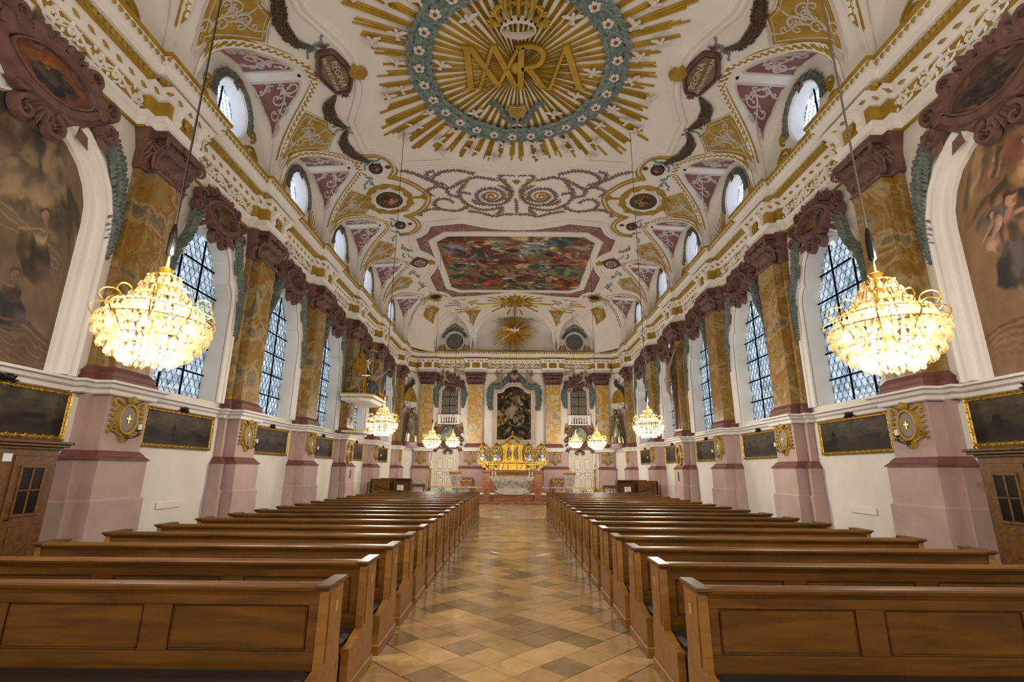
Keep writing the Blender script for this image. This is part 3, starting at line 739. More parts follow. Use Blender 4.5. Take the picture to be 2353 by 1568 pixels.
# ================================================================== pews
PEWL = 3.68
def make_pew():
    """local: x from the aisle end (0) outwards to PEWL, y = 0 at the plane of the back, camera side negative"""
    t = T('pew', '', 'pew')
    b = MB(); b.box(.06, PEWL-.06, .0, .03, .1, .89); O('backrest', b, m_wood, t)
    f = MB(); f.box(.06, PEWL-.06, -.02, 0, .79, .885, 0, .004); f.box(.06, PEWL-.06, -.02, 0, .38, .5, 0, .004)
    xs = [.06, .13, 1.05, 1.24, 2.16, 2.35, 3.27, PEWL-.06]
    for k in range(0, 8, 2): f.box(xs[k], xs[k+1], -.0205, 0, .5, .79, 0, .004)
    O('panel_frame', f, m_wood, t)
    for k in (1, 3, 5): p = MB(); p.box(xs[k]+.01, xs[k+1]-.01, -.014, 0, .51, .78, 0, .012); O('panel', p, m_wood, t)
    r = MB(); pr = [(-.05, .885), (-.055, .895), (-.055, .91), (-.045, .922), (-.01, .93), (.05, .928), (.07, .92), (.07, .885)]
    k = len(pr); r.add([(.06, y, z) for y, z in pr]+[(PEWL-.06, y, z) for y, z in pr], [(i, (i+1) % k, k+(i+1) % k, k+i) for i in range(k)])
    r.add([(.06, -.04, .885), (.06, -.03, .86), (.06, 0, .85), (PEWL-.06, -.04, .885), (PEWL-.06, -.03, .86), (PEWL-.06, 0, .85)], [(0, 1, 4, 3), (1, 2, 5, 4)])
    O('top_rail', r, m_wood, t, SM)
    s = MB(); s.box(.06, PEWL-.06, .03, .34, .42, .45, 0, .006); O('seat', s, m_wood2, t)
    for x in (0, PEWL-.06):
        e = MB(); out = [(-.36, .09), (.3, .09), (.3, .36), (.275, .44), (.27, .89), (-.03, .89), (-.045, .4), (-.36, .34)]
        k = len(out); e.add([(x, y, z) for y, z in out]+[(x+.06, y, z) for y, z in out], [(i, (i+1) % k, k+(i+1) % k, k+i) for i in range(k)]+[tuple(range(k)), tuple(range(2*k-1, k-1, -1))])
        be = O('bench_end', e, m_woodl, t)
        g = MB(); g.box(x-.012, x+.072, -.38, .32, 0, .09, 0, .008); g.box(x-.008, x+.068, -.375, .31, .345, .36, 0, .004) if False else None; O('foot_moulding', g, m_woodl, be)
        e2 = MB(); e2.box(x-.008, x, .0, .24, .42, .87, 0, .003); O('end_panel', e2, m_woodl, be)
        c_ = MB(); c_.box(x-.01, x+.07, -.05, .285, .885, .9, 0, .004); c_.box(x-.022, x+.085, -.07, .305, .9, .928, 0, .007); O('cap', c_, m_wood2, be)
        if x == 0: q = MB(); q.box(-.012, -.008, .1, .15, .72, .79); O('number_plate', q, m_plate, be)
    kn = MB(); kn.box(.05, PEWL-.05, -.38, -.0, .31, .345, 0, .006)
    for x in (.08, PEWL/2-.05, PEWL-.18): kn.box(x, x+.1, -.33, -.24, .03, .31, 0, .012); kn.box(x-.03, x+.13, -.36, -.21, 0, .04, 0, .008)
    kk = O('kneeler', kn, m_wood2, t); cu = MB(); cu.box(.065, PEWL-.065, -.39, -.04, .345, .41, 0, .028); O('kneeler_cushion', cu, m_black, kk, SM)
    return t
m_plate = mat('brass_plate', srgb(176, 146, 84), .45)
pew0 = make_pew(); PZ = .968; NP = 18; PY0 = 3.68; PP = .9
def mirrored(src):
    """mirror image (x -> -x) of a thing for the other side"""
    cache = {}
    def rec(o, par):
        c = o.copy()
        if o.type == 'MESH':
            me = o.data.copy(); me.transform(Matrix.Scale(-1, 4, (1, 0, 0))); me.flip_normals(); c.data = me
        COL.objects.link(c)
        if par is not None: c.parent = par
        for ch in list(o.children): rec(ch, c)
        return c
    return rec(src, None)
pew1 = mirrored(pew0)
def nth(i): return ORD[i]
for s, proto in ((1, pew0), (-1, pew1)):
    for i in range(NP):
        loc = (AX+s*1.245, PY0+PP*i, 0); lab = 'varnished oak pew %s of the aisle, %s row from the camera' % (SIDE[s], nth(i)) if i else 'varnished oak pew %s of the aisle, nearest row with whole panelled back in view' % SIDE[s]
        if i == 0: proto.location = loc; proto['label'] = lab; proto['group'] = 'pews %s of the aisle' % SIDE[s]
        else: copy_tree(proto, loc, 0, lab, 'pews %s of the aisle' % SIDE[s])
    for o in COL.objects:
        if o.parent is None and o.name.startswith('pew'): o.scale = (1, 1, PZ)
# ================================================================== chandeliers
m_crystal = bpy.data.materials.new('amber_lit_crystal'); m_crystal.use_nodes = True
def cryst():
    N = m_crystal.node_tree.nodes; L = m_crystal.node_tree.links; N.remove(N['Principled BSDF']); out = N['Material Output']
    lw = N.new('ShaderNodeLayerWeight'); lw.inputs[0].default_value = .45; cm = N.new('ShaderNodeMixRGB'); cm.inputs['Color1'].default_value = (1, .96, .86, 1); cm.inputs['Color2'].default_value = (.62, .36, .1, 1); L.new(lw.outputs['Facing'], cm.inputs['Fac'])
    tr = N.new('ShaderNodeBsdfTransparent'); L.new(cm.outputs[0], tr.inputs[0]); tl = N.new('ShaderNodeBsdfTranslucent'); tl.inputs[0].default_value = (1, .92, .74, 1); gl = N.new('ShaderNodeBsdfGlossy'); gl.inputs[0].default_value = (1, .9, .7, 1); gl.inputs['Roughness'].default_value = .12
    a = N.new('ShaderNodeMixShader'); a.inputs[0].default_value = .35; b = N.new('ShaderNodeMixShader'); b.inputs[0].default_value = .34
    L.new(tl.outputs[0], a.inputs[1]); L.new(gl.outputs[0], a.inputs[2]); L.new(tr.outputs[0], b.inputs[1]); L.new(a.outputs[0], b.inputs[2]); L.new(b.outputs[0], out.inputs[0])
cryst()
m_bulb = bpy.data.materials.new('lit_bulb'); m_bulb.use_nodes = True
def bulb():
    N = m_bulb.node_tree.nodes; b = N['Principled BSDF']; b.inputs['Emission Color'].default_value = (1, .86, .6, 1); b.inputs['Emission Strength'].default_value = 40; m_bulb.cycles.emission_sampling = 'NONE'
bulb()
def drop_me(L=.072, r=.02):
    mb = MB(); mb.lathe([(0.0005, 0), (r*.55, -L*.25), (r, -L*.68), (r*.6, -L*.93), (.0005, -L)], 6); mb.ball((0, 0, .008), .009, 5, 3); return mb.mesh('crystal_drop', m_crystal, SM)
RINGS = [(.40, .29, 46, .0), (.385, .22, 40, .2), (.34, .14, 38, .1), (.28, .075, 32, .3), (.19, .02, 22, .0), (.33, .40, 34, .15), (.22, .49, 24, 0), (.165, .59, 18, .2), (.12, .69, 14, .1)]
def make_chandelier(single):
    """local origin at the lowest crystal, about .72 across and .82 high"""
    t = T('chandelier', '', 'chandelier')
    fr = MB()
    for R, z in ((.40, .34), (.30, .20), (.33, .45), (.21, .54), (.155, .64), (.115, .74)): fr.tube([(R*.93*math.cos(2*PI*k/28), R*.93*math.sin(2*PI*k/28), z) for k in range(28)], .006, 5, closed=True)
    for k in range(10):
        a = 2*PI*k/10; c, s_ = math.cos(a), math.sin(a)
        fr.tube([(r*c, r*s_, z) for r, z in smooth_path([(.02, .6), (.1, .74), (.15, .64), (.2, .54), (.3, .46), (.41, .42), (.44, .37), (.4, .31)], 3)], .006, 4)
        fr.tube([(r*c, r*s_, z) for r, z in ((.4, .34), (.3, .2), (.18, .1), (.04, .06))], .006, 4)
        fr.tube([((.33+.07*math.cos(q))*c, (.33+.07*math.cos(q))*s_, .5+.06*math.sin(q)) for q in np.linspace(-1, 4, 12)], .006, 4)
    fr.lathe([(.0, .05), (.03, .08), (.02, .2), (.045, .4), (.02, .55), (.04, .66), (.018, .74), (.05, .79), (.06, .81), (.015, .83), (.01, .9)], 10)
    O('gilt_frame', fr, m_goldb, t, SM)
    me = drop_me(); mb_all = MB(); rr = random.Random(5); pts = []
    for R, z, n, ph in RINGS:
        for k in range(n):
            a = 2*PI*(k+ph)/n; pts.append((R*math.cos(a), R*math.sin(a), z+.035+rr.uniform(-.012, .012)))
    if single:
        for p in pts: o = link('crystal_drop', me, t, p)
        mb2 = MB()
        for R, z, n, ph in RINGS[:5]+RINGS[5:8]:
            for k in range(n):
                a = 2*PI*(k+ph+.5)/n; mb2.ball((R*.96*math.cos(a), R*.96*math.sin(a), z+.06), .015, 5, 4); mb2.lathe([(.0005, 0), (.012, -.02), (.02, -.05), (.0005, -.075)], 5, (R*.78*math.cos(a), R*.78*math.sin(a), z+.03+.02*math.sin(7*a)))
        O('crystal_beads', mb2, m_crystal, t, stuff=True)
    else:
        for p in pts: mb_all.lathe([(0.0005, 0), (.012, -.02), (.019, -.045), (.0005, -.068)], 5, p)
        O('crystal_drops', mb_all, m_crystal, t, stuff=True)
    for k in range(12):
        a = 2*PI*k/12; b = MB(); R, z = (.31, .28) if k % 2 else (.2, .22)
        b.lathe([(.008, -.05), (.016, -.03), (.02, 0), (.012, .03), (.001, .05)], 6, (R*math.cos(a), R*math.sin(a), z)); O('bulb', b, m_bulb, t, SM)
    for k in range(5):
        a = 2*PI*k/5; b = MB(); b.lathe([(.008, -.04), (.017, 0), (.001, .045)], 6, (.12*math.cos(a), .12*math.sin(a), .47)); O('bulb', b, m_bulb, t, SM)
    return t
CHX = 3.55
CH = [(4.6, 2.62, 1.18, 'nearest'), (13.3, 2.53, 1.0, 'second'), (21.6, 2.57, 1.0, 'third'), (29.0, 2.95, 1.0, 'farthest')]
protoA = make_chandelier(True); protoB = make_chandelier(False)
usedA = usedB = False
for y, z, k, nm in CH:
    for s in (1, -1):
        lab = 'lit crystal chandelier %s of the aisle, %s to the camera' % (SIDE[s], 'nearest') if nm == 'nearest' else 'lit crystal chandelier %s of the aisle, %s from the camera' % (SIDE[s], nm if nm != 'farthest' else 'fourth and last')
        if nm == 'nearest':
            o = protoA if not usedA else copy_tree(protoA, (0, 0, 0), 0, lab); usedA = True
        else:
            o = protoB if not usedB else copy_tree(protoB, (0, 0, 0), 0, lab); usedB = True
        o['label'] = lab; o['group'] = 'crystal chandeliers'; o.location = (s*CHX, y, z); o.scale = (k, k, k); o.rotation_euler = (0, 0, y)
        zt = (vault(CHX, y)-z)/k
        r = MB(); r.lathe([(.009, .88), (.009, zt)], 6); O('suspension_rod', r, m_rod, o)
        r = MB(); r.lathe([(.012, .93), (.03, .95), (.03, 1.12), (.02, 1.2), (.006, 1.25)], 8); O('rod_sleeve', r, m_iron, o, SM)
        d = bpy.data.lights.new('chandelier_light', 'POINT'); d.energy = LAMP_W; d.color = (1, .92, .8); d.shadow_soft_size = .16
        l = bpy.data.objects.new('chandelier_light', d); COL.objects.link(l); l.location = (s*CHX, y, z-.06)
        d3 = bpy.data.lights.new('ceiling_fill_light', 'POINT'); d3.energy = 150; d3.color = (1, .92, .8); d3.shadow_soft_size = .12  # added above the frame to brighten the ceiling, no bulbs sit there
        l3 = bpy.data.objects.new('ceiling_fill_light', d3); COL.objects.link(l3); l3.location = (s*CHX+.1, y, z+.95*k)
        d2 = bpy.data.lights.new('chandelier_bulbs', 'POINT'); d2.energy = 55; d2.color = (1, .91, .74); d2.shadow_soft_size = .1
        l2 = bpy.data.objects.new('chandelier_bulbs', d2); COL.objects.link(l2); l2.location = (s*CHX, y, z+.27*k)
# ================================================================== painted pictures (flat colour on a finely divided canvas)
def fbm(h, w, cells, octs=4, seed=0, ax=1.0):
    r = np.random.RandomState(seed); out = np.zeros((h, w)); amp = 1.0; tot = 0
    for o in range(octs):
        n = max(2, int(cells*2**o)); m = max(2, int(cells*ax*2**o)); g = r.rand(n+2, m+2)
        y = np.linspace(0, n, h); x = np.linspace(0, m, w); yi = y.astype(int); xi = x.astype(int); fy = (y-yi)[:, None]; fx = (x-xi)[None]
        fy = fy*fy*(3-2*fy); fx = fx*fx*(3-2*fx)
        v = g[yi][:, xi]*(1-fy)*(1-fx)+g[yi+1][:, xi]*fy*(1-fx)+g[yi][:, xi+1]*(1-fy)*fx+g[yi+1][:, xi+1]*fy*fx
        out += amp*v; tot += amp; amp *= .5
    return out/tot
class Canvas:
    """rows run from the bottom (0) to the top, colours in 0..255 display values"""
    def __init__(s, w, h, base): s.w, s.h = w, h; s.a = np.ones((h, w, 3))*np.array(base, float); X, Y = np.meshgrid(np.linspace(0, w/h, w), np.linspace(0, 1, h)); s.X = X+.07*(fbm(h, w, 6, 4, w+1)-.5)+.03*(fbm(h, w, 18, 2, w+7)-.5); s.Y = Y+.07*(fbm(h, w, 6, 4, w+2)-.5)+.03*(fbm(h, w, 18, 2, w+8)-.5)
    def blend(s, mask, colr): s.a = s.a*(1-mask[..., None])+np.array(colr, float)*mask[..., None] if np.ndim(colr) == 1 else s.a*(1-mask[..., None])+colr*mask[..., None]
    def blob(s, cx, cy, rx, ry, ang, colr, folds=7, seed=0, soft=.12, shade=.45):
        """a draped mass: an uneven ellipse with lit and dark folds"""
        c, d = math.cos(ang), math.sin(ang); u = (s.X-cx)*c+(s.Y-cy)*d; v = -(s.X-cx)*d+(s.Y-cy)*c
        n = fbm(s.h, s.w, 5, 3, seed)-.5; n3 = fbm(s.h, s.w, 9, 3, seed+50)-.5; rad = np.sqrt((u/rx)**2+(v/ry)**2)+n*.9
        m = np.clip((1-rad)/soft, 0, 1); f = np.clip(np.sin((u/rx*folds*.35+v/ry*folds*.25+n*9+n3*8))*.4+.45+n3*1.1-.25*v/ry*.5, 0, 1)
        lt = (1-shade)+shade*1.5*f; s.blend(m, np.clip(np.array(colr)[None, None]*lt[..., None], 0, 245)); return s
    def head(s, x, y, r, skin=(196, 150, 112), hair=(74, 50, 34)):
        d = np.hypot(s.X-x, (s.Y-y)*.85); s.blend(np.clip((r*1.25-np.hypot(s.X-x-r*.1, (s.Y-y-r*.3)))/(r*.3), 0, 1), hair); s.blend(np.clip((r-d)/(r*.25), 0, 1), skin)
        s.blend(np.clip((r*.5-np.hypot(s.X-x+r*.5, s.Y-y+r*.3))/(r*.5), 0, .5), (120, 80, 56)); return s
    def limb(s, x0, y0, x1, y1, w, colr=(190, 146, 108)):
        dx, dy = x1-x0, y1-y0; L2 = dx*dx+dy*dy; t = np.clip(((s.X-x0)*dx+(s.Y-y0)*dy)/L2, 0, 1); d = np.hypot(s.X-x0-t*dx, s.Y-y0-t*dy)
        m = np.clip((w*(1-.4*t)-d)/(w*.4), 0, 1); sh = np.clip(1.1-.5*d/w, .5, 1.1); s.blend(m, np.clip(np.array(colr)[None, None]*sh[..., None], 0, 245)); return s
    def figure(s, x, y, h, colr, colr2, tilt=0.0, seed=0, skin=(192, 146, 108)):
        c, d = math.sin(tilt), math.cos(tilt)
        s.blob(x, y+h*.28*d*.6, h*.26, h*.36, -tilt, colr, 8, seed); s.blob(x+c*h*.25, y+h*.52*d, h*.16, h*.22, -tilt, colr2, 6, seed+1)
        s.limb(x+c*h*.3, y+h*.62*d, x+c*h*.3+h*.3*(1 if seed % 2 else -1), y+h*(.55+.2*(seed % 3-1)), h*.05, skin); s.head(x+c*h*.42, y+h*.8*d, h*.085, skin); return s
    def grade(s, dark=1.0, noise=.1, seed=9):
        n = fbm(s.h, s.w, 12, 4, seed)-.5; s.a = np.clip(s.a*(1+noise*2*n)[..., None]*dark, 2, 250); return s
    def mesh(s, name, P, material):
        """P(u, v) -> xyz for u, v in 0..1"""
        w, h = s.w, s.h; v = [P(i/(w-1), j/(h-1)) for j in range(h) for i in range(w)]
        f = [(j*w+i, j*w+i+1, (j+1)*w+i+1, (j+1)*w+i) for j in range(h-1) for i in range(w-1)]
        me = bpy.data.meshes.new(name); me.from_pydata(v, [], f); c = s.a/255; lin = np.where(c <= .04045, c/12.92, ((c+.055)/1.055)**2.4)
        at = me.color_attributes.new('paint', 'FLOAT_COLOR', 'POINT'); at.data.foreach_set('color', np.concatenate([lin, np.ones((h, w, 1))], 2).astype(np.float32).ravel()); me.materials.append(material); me.update(); return me
def paint_material(name, rough):
    M = bpy.data.materials.new(name); M.use_nodes = True; N = M.node_tree.nodes; b = N['Principled BSDF']; a = N.new('ShaderNodeAttribute'); a.attribute_name = 'paint'; M.node_tree.links.new(a.outputs['Color'], b.inputs['Base Color']); b.inputs['Roughness'].default_value = rough; return M
m_paint = paint_material('fresco_paint', .7); m_oil = paint_material('oil_paint', .6); m_oil.node_tree.nodes['Principled BSDF'].inputs['Specular IOR Level'].default_value = .15
# ================================================================== relief ornament helpers
def perp(a): return (-a[1], a[0])
def curl(mb, M, p, head, r, side, turns, w, h, m=0, n=14, tip=True):
    c = (p[0]+r*side*-math.sin(head), p[1]+r*side*math.cos(head)); a0 = math.atan2(p[1]-c[1], p[0]-c[0])
    pts = spiral(c[0], c[1], r, a0, turns, side, .25, n); mb.ribbon(M, pts, w, h, m, taper=.3)
    if tip:
        q = pts[-1]; mb.leaf(M, q[0], q[1], head+1, r*.55, r*.5, h*1.3, m); mb.leaf(M, q[0], q[1], head-2, r*.5, r*.45, h*1.2, m)
def vine(mb, M, p0, ang, L, w, h=.02, k=4, side0=1, m=0, wig=.1):
    """scrolling tendril with curls and leaf tips"""
    c, s_ = math.cos(ang), math.sin(ang); pts = []
    for i in range(15):
        t = i/14; u = L*t; v = side0*wig*L*math.sin(t*PI*2)
        pts.append((p0[0]+u*c-v*s_, p0[1]+u*s_+v*c))
    mb.ribbon(M, pts, w, h, m, taper=.35)
    for j in range(k):
        i = int(1+12*(j+.3)/k); q = pts[i]; hd = math.atan2(pts[i+1][1]-pts[i][1], pts[i+1][0]-pts[i][0]); sd = side0 if j % 2 == 0 else -side0
        r = L*.15*(1-.35*j/k)
        curl(mb, M, q, hd+sd*.25, r, sd, .85, w*.85, h, m)
        mb.leaf(M, q[0], q[1], hd-sd*.9, r*.8, r*.45, h*1.3, m)
    q = pts[-1]; mb.leaf(M, q[0], q[1], ang+.5, L*.12, L*.06, h*1.4, m); mb.leaf(M, q[0], q[1], ang-.5, L*.12, L*.06, h*1.4, m)
def garland(mb, M, pts, w, h, m=0, dens=.07, lw=.6, rnd=None, fat=None):
    """thick leafy swag along a path"""
    rnd = rnd or random.Random(1); N = len(pts); acc = 0
    fat = fat or (lambda t: 1.0)
    P = []
    for i in range(N):
        a = pts[max(i-1, 0)]; b = pts[min(i+1, N-1)]; L = math.hypot(b[0]-a[0], b[1]-a[1]) or 1; nx, ny = -(b[1]-a[1])/L, (b[0]-a[0])/L; k = fat(i/(N-1))*.36*w
        P.append([M(pts[i][0]+nx*k*q, pts[i][1]+ny*k*q, h*math.sqrt(max(0, 1-q*q))*.9) for q in (-1, -.7, 0, .7, 1)])
    mb.grid(P, m)
    for i in range(N-1):
        (x0, y0), (x1, y1) = pts[i], pts[i+1]; L = math.hypot(x1-x0, y1-y0); ang = math.atan2(y1-y0, x1-x0); s_ = dens-acc
        while s_ < L:
            t = s_/L; f = fat((i+t)/(N-1))
            for q in (-.38, -.12, .14, .38):
                qq = (q+rnd.uniform(-.08, .08))*w*f; u = x0+(x1-x0)*t-math.sin(ang)*qq; v = y0+(y1-y0)*t+math.cos(ang)*qq
                hh = h*math.sqrt(max(.05, 1-(q*1.9)**2))*f
                MM = lambda a, b, z, hh=hh: M(a, b, z+hh*.75)
                mb.leaf(MM, u, v, ang+q*1.3+rnd.uniform(-.32, .32), w*lw*f*.8, w*.36*f, h*.75, m)
            s_ += dens
        acc = L-(s_-dens)
def spray(mb, M, pts, L=.15, w=.08, h=.03, step=.1, core=.04, m=0, rnd=None):
    """oak-leaf spray: thin stem with leaves on both sides"""
    rnd = rnd or random.Random(2); mb.ribbon(M, pts, core, h*.8, m); acc = 0
    for i in range(len(pts)-1):
        (x0, y0), (x1, y1) = pts[i], pts[i+1]; D = math.hypot(x1-x0, y1-y0); ang = math.atan2(y1-y0, x1-x0); s_ = step-acc
        while s_ < D:
            t = s_/D; u, v = x0+(x1-x0)*t, y0+(y1-y0)*t
            for sd in (-1, 1):
                mb.leaf(M, u, v, ang+sd*rnd.uniform(.6, 1.1), L*rnd.uniform(.8, 1.15), w*rnd.uniform(.8, 1.2), h, m)
            s_ += step
        acc = D-(s_-step)
def ribbon_wave(mb, M, p, ang, L, amp, waves, w, h, m=0):
    c, s_ = math.cos(ang), math.sin(ang); pts = []
    for i in range(int(8*waves)+1):
        t = i/(8*waves); u, v = L*t, amp*math.sin(2*PI*waves*t)*(.6+.4*t); pts.append((p[0]+u*c-v*s_, p[1]+u*s_+v*c))
    mb.ribbon(M, pts, w, h, m, flat=True)
def ell(cu, cv, a, b, n=28): return [(cu+a*math.cos(2*PI*k/n), cv+b*math.sin(2*PI*k/n)) for k in range(n)]
def text_mesh(name, body, size, material, M, org, rd, up, extr=.0):
    """lettering laid on a mapped surface: org = centre, rd = reading direction, up = top of the letters (2-D)"""
    cu = bpy.data.curves.new('t', 'FONT'); cu.body = body; cu.size = size; cu.align_x = 'CENTER'; cu.align_y = 'CENTER'; cu.extrude = .012; cu.resolution_u = 2
    o = bpy.data.objects.new('t', cu); COL.objects.link(o); dg = bpy.context.evaluated_depsgraph_get(); me = bpy.data.meshes.new_from_object(o.evaluated_get(dg)); bpy.data.objects.remove(o)
    for v in me.vertices:
        a, b, z = v.co; v.co = M(org[0]+a*rd[0]+b*up[0], org[1]+a*rd[1]+b*up[1], z+extr)
    me.name = name; me.materials.clear(); me.materials.append(material); return me
m_text = mat('pale_lettering', srgb(206, 190, 160), .6)
m_field = mat('brown_inscription_field', srgb(104, 80, 66), .6, c2=srgb(134, 108, 86), scale=4)
m_swag = mat('brown_fruit_garland', srgb(84, 66, 48), .7, c2=(srgb(104, 84, 60), srgb(88, 88, 74), srgb(112, 84, 50)), scale=9, bump=.3)
m_petal = mat('white_petal', srgb(222, 210, 200), .7)
m_ray = mat('ochre_ray', srgb(160, 127, 26), .55, c2=srgb(190, 153, 42), scale=2.0, bump=.1)
for m_ in (m_ray,): m_.node_tree.nodes['Principled BSDF'].inputs['Metallic'].default_value = .25
# ================================================================== ceiling mouldings
mould = [S('trim_%d' % (7+i), MB(), m_white) for i in range(3)]
CPROF = [(-.17, 0), (-.16, .05), (-.1, .07), (-.08, .035), (0, .035), (.02, .08), (.09, .1), (.11, .05), (.16, .05), (.18, 0)]
def sym(q, yc=None):
    """right front quadrant -> closed outline, mirrored in x (and in y about yc)"""
    if yc is not None: q = [(x, 2*yc-y) for x, y in reversed(q)][:-1]+q if q[0][0] != 0 else q
    return q+[(-x, y) for x, y in reversed(q) if abs(x) > 1e-6]
MC = 10.85
qd = smooth_path([(4.25, MC), (4.28, 11.2), (4.42, 11.7), (4.77, 12.4)], 4)+[(4.95, 12.72), (4.97, 14.12)]+[(4.72, 14.16), (4.45, 14.3), (4.22, 14.55), (4.1, 14.85), (4.06, 15.12)]+[(2.3, 15.04)]+smooth_path([(1.9, 15.16), (1.4, 15.34), (.75, 15.5), (0, 15.55)], 3)
qf = [(x, 2*MC-y) for x, y in reversed(qd[1:])]
OUT1 = qf+qd; OUT1 = OUT1+[(-x, y) for x, y in reversed(OUT1) if abs(x) > 1e-6]
mb = MB(); molding(mb, MV, OUT1, CPROF, True); O('panel_moulding', mb, m_white, mould[0], SM)
qp = [(0, 19.76)]+smooth_path([(.8, 19.71), (1.5, 19.5), (2.3, 19.16)], 3)+[(3.85, 19.36), (3.95, 19.7), (4.1, 20.05), (4.38, 20.34), (4.74, 20.46), (4.76, 21.85)]+smooth_path([(4.4, 22.4), (4.24, 22.8), (4.18, 23.3), (4.26, 23.9), (4.45, 24.45)], 3)+[(4.84, 25.2), (4.8, 27.5), (4.45, 27.66), (4.2, 28.0), (4.0, 28.7), (2.5, 28.66)]+smooth_path([(1.7, 28.45), (.9, 28.2), (0, 28.08)], 3)
OUT2 = qp+[(-x, y) for x, y in reversed(qp[1:-1])]
CAN = [(3.16, 20.32), (3.86, 20.98), (3.84, 27.0), (3.24, 27.6), (-3.24, 27.6), (-3.84, 27.0), (-3.86, 20.98), (-3.16, 20.32)]
mb = MB(); mb.panel(MV, [p for p in OUT2], .012, 5, 0, .02, (0, 23.9)); O('rose_field', mb, m_rose, mould[1])
mb = MB(); molding(mb, MV, OUT2, CPROF, True); O('panel_moulding', mb, m_white, mould[1], SM)
CANd = []
for i in range(8):
    a, b = CAN[i], CAN[(i+1) % 8]; n = max(2, int(math.hypot(b[0]-a[0], b[1]-a[1])/.3))
    CANd += [(a[0]+(b[0]-a[0])*k/n, a[1]+(b[1]-a[1])*k/n) for k in range(n)]
mb = MB(); molding(mb, MV, CANd, [(-.2, .012), (-.18, .07), (-.1, .09), (-.08, .05), (.02, .05), (.05, .1), (.12, .1), (.16, .03)], True); O('picture_moulding', mb, m_white, mould[1], SM)
# white vine relief on the rose field
rose = MB(); rr = random.Random(4)
for sx in (-1, 1):
    for (x, y, a, L) in ((3.7, 19.85, PI, 1.7), (2.0, 19.75, PI, 1.3), (4.3, 20.8, 2.0, .9), (4.32, 21.2, PI/2, 1.2), (4.02, 22.3, PI/2, 1.0), (4.02, 23.4, PI/2, 1.0), (4.3, 24.7, PI/2, 1.2), (4.3, 26.0, PI/2, 1.3), (4.1, 27.6, PI*.75, .8), (3.6, 28.15, PI, 1.5), (2.0, 28.1, PI, 1.3), (.55, 19.97, PI, .9)):
        M = (lambda u, v, h, sx=sx: MV(sx*u, v, h+.012)); vine(rose, M, (x, y), a, L, .06, .025, 5, 1, wig=.12)
O('vine_relief', rose, mat('mauve_vine', srgb(168, 140, 130), .7), mould[1], stuff=True)
# double ochre line that lobes round the medallions
lob = [(5.2, 14.5), (4.86, 14.5), (4.55, 14.66), (4.38, 15.0), (4.4, 15.4), (4.66, 15.8), (4.2, 16.06), (3.75, 16.6), (3.52, 17.2), (3.72, 17.85), (4.14, 18.34), (4.66, 18.55), (4.4, 18.9), (4.3, 19.25), (4.36, 19.6), (4.7, 19.98), (5.2, 20.0)]
def lobes(p): return smooth_path(p[:6], 4)+smooth_path(p[5:12], 4)[1:]+smooth_path(p[11:], 4)[1:]
for sx in (-1, 1):
    mb = MB()
    for off in (0, .15): mb.ribbon(lambda u, v, h: MV(sx*u, v, h), offset(lobes(lob), off), .075, .03, flat=True)
    O('ochre_lobed_line', mb, m_ochre, mould[2])
# ================================================================== the great sunburst
t = T('sunburst', 'huge ochre ray sunburst with crown, letters and flower wreath on the near ceiling', 'ceiling relief', (0, MC, vault(0, MC)))
def U(x, y, h): p = MV(x, y, h); return (p[0], p[1]-MC, p[2]-vault(0, MC))
RA = [(0, 3.78), (12, 4.0), (24, 4.55), (32, 5.0), (38, 5.2), (46, 5.05), (52, 4.75), (60, 4.4), (72, 4.2), (90, 4.15)]
def rmax(a):
    d = abs(math.degrees(math.atan2(math.sin(a), math.cos(a)))); d = d if d <= 90 else 180-d
    for (a0, r0), (a1, r1) in zip(RA[:-1], RA[1:]):
        if a0 <= d <= a1: return r0+(r1-r0)*(d-a0)/(a1-a0)
    return RA[-1][1]
NB = 60; rr = random.Random(11)
for k in range(NB):
    a = 2*PI*(k+.5)/NB+rr.uniform(-.012, .012); mb = MB(); nr = rr.choice((3, 3, 4)); tot = 2*PI/NB*rr.uniform(.46, .62)
    for j in range(nr):
        aa = a+tot*((j+.5)/nr-.5); R = rmax(aa)*rr.uniform(.86, 1.0); r0 = .16+.1*(j % 2); hw = tot/nr*.47
        P = []
        for r in (r0, (r0+R)/2, R):
            c, s_ = math.cos(aa), math.sin(aa); w = hw*r
            P.append([U(r*c-w*s_*q, MC+r*s_+w*c*q, hh) for q, hh in ((-1, 0), (-.9, .02), (0, .04), (.9, .02), (1, 0))])
        mb.grid(P); e = mb.n-5; mb.f.append((e, e+1, e+2, e+3, e+4)); mb.m.append(0)
    O('ray', mb, m_ray, t)
# wreath
WR = 2.6; ring = MB(); rr = random.Random(8)
wr = [(WR*math.cos(2*PI*k/96), MC+WR*math.sin(2*PI*k/96)) for k in range(97)]
garland(ring, lambda u, v, h: U(u, v, h+.05), wr, .44, .1, 0, .06, .8, rr)
wre = O('wreath', ring, m_teal, t)
fl_ = MB()
for k in range(5):
    a = 2*PI*k/5+.3; c, s_ = math.cos(a), math.sin(a); P = []
    for r, w, h in ((.03, .02, -.02), (.08, .06, -.045), (.125, .062, -.03), (.15, .03, -.01)):
        P.append([(r*c-w*s_*q, r*s_+w*c*q, h-.02*(1-q*q)) for q in (-1, -.5, 0, .5, 1)])
    fl_.grid(P)
fl_.ball((0, 0, -.045), .05, 8, 5, m=1, sc=(1, 1, .6)); flower = fl_.mesh('flower', [m_petal, m_maroon])
NFL = 28
for k in range(NFL):
    a = 2*PI*(k+.25)/NFL; p = U(WR*math.cos(a), MC+WR*math.sin(a), .15); o = link('flower', flower, wre, p, a)
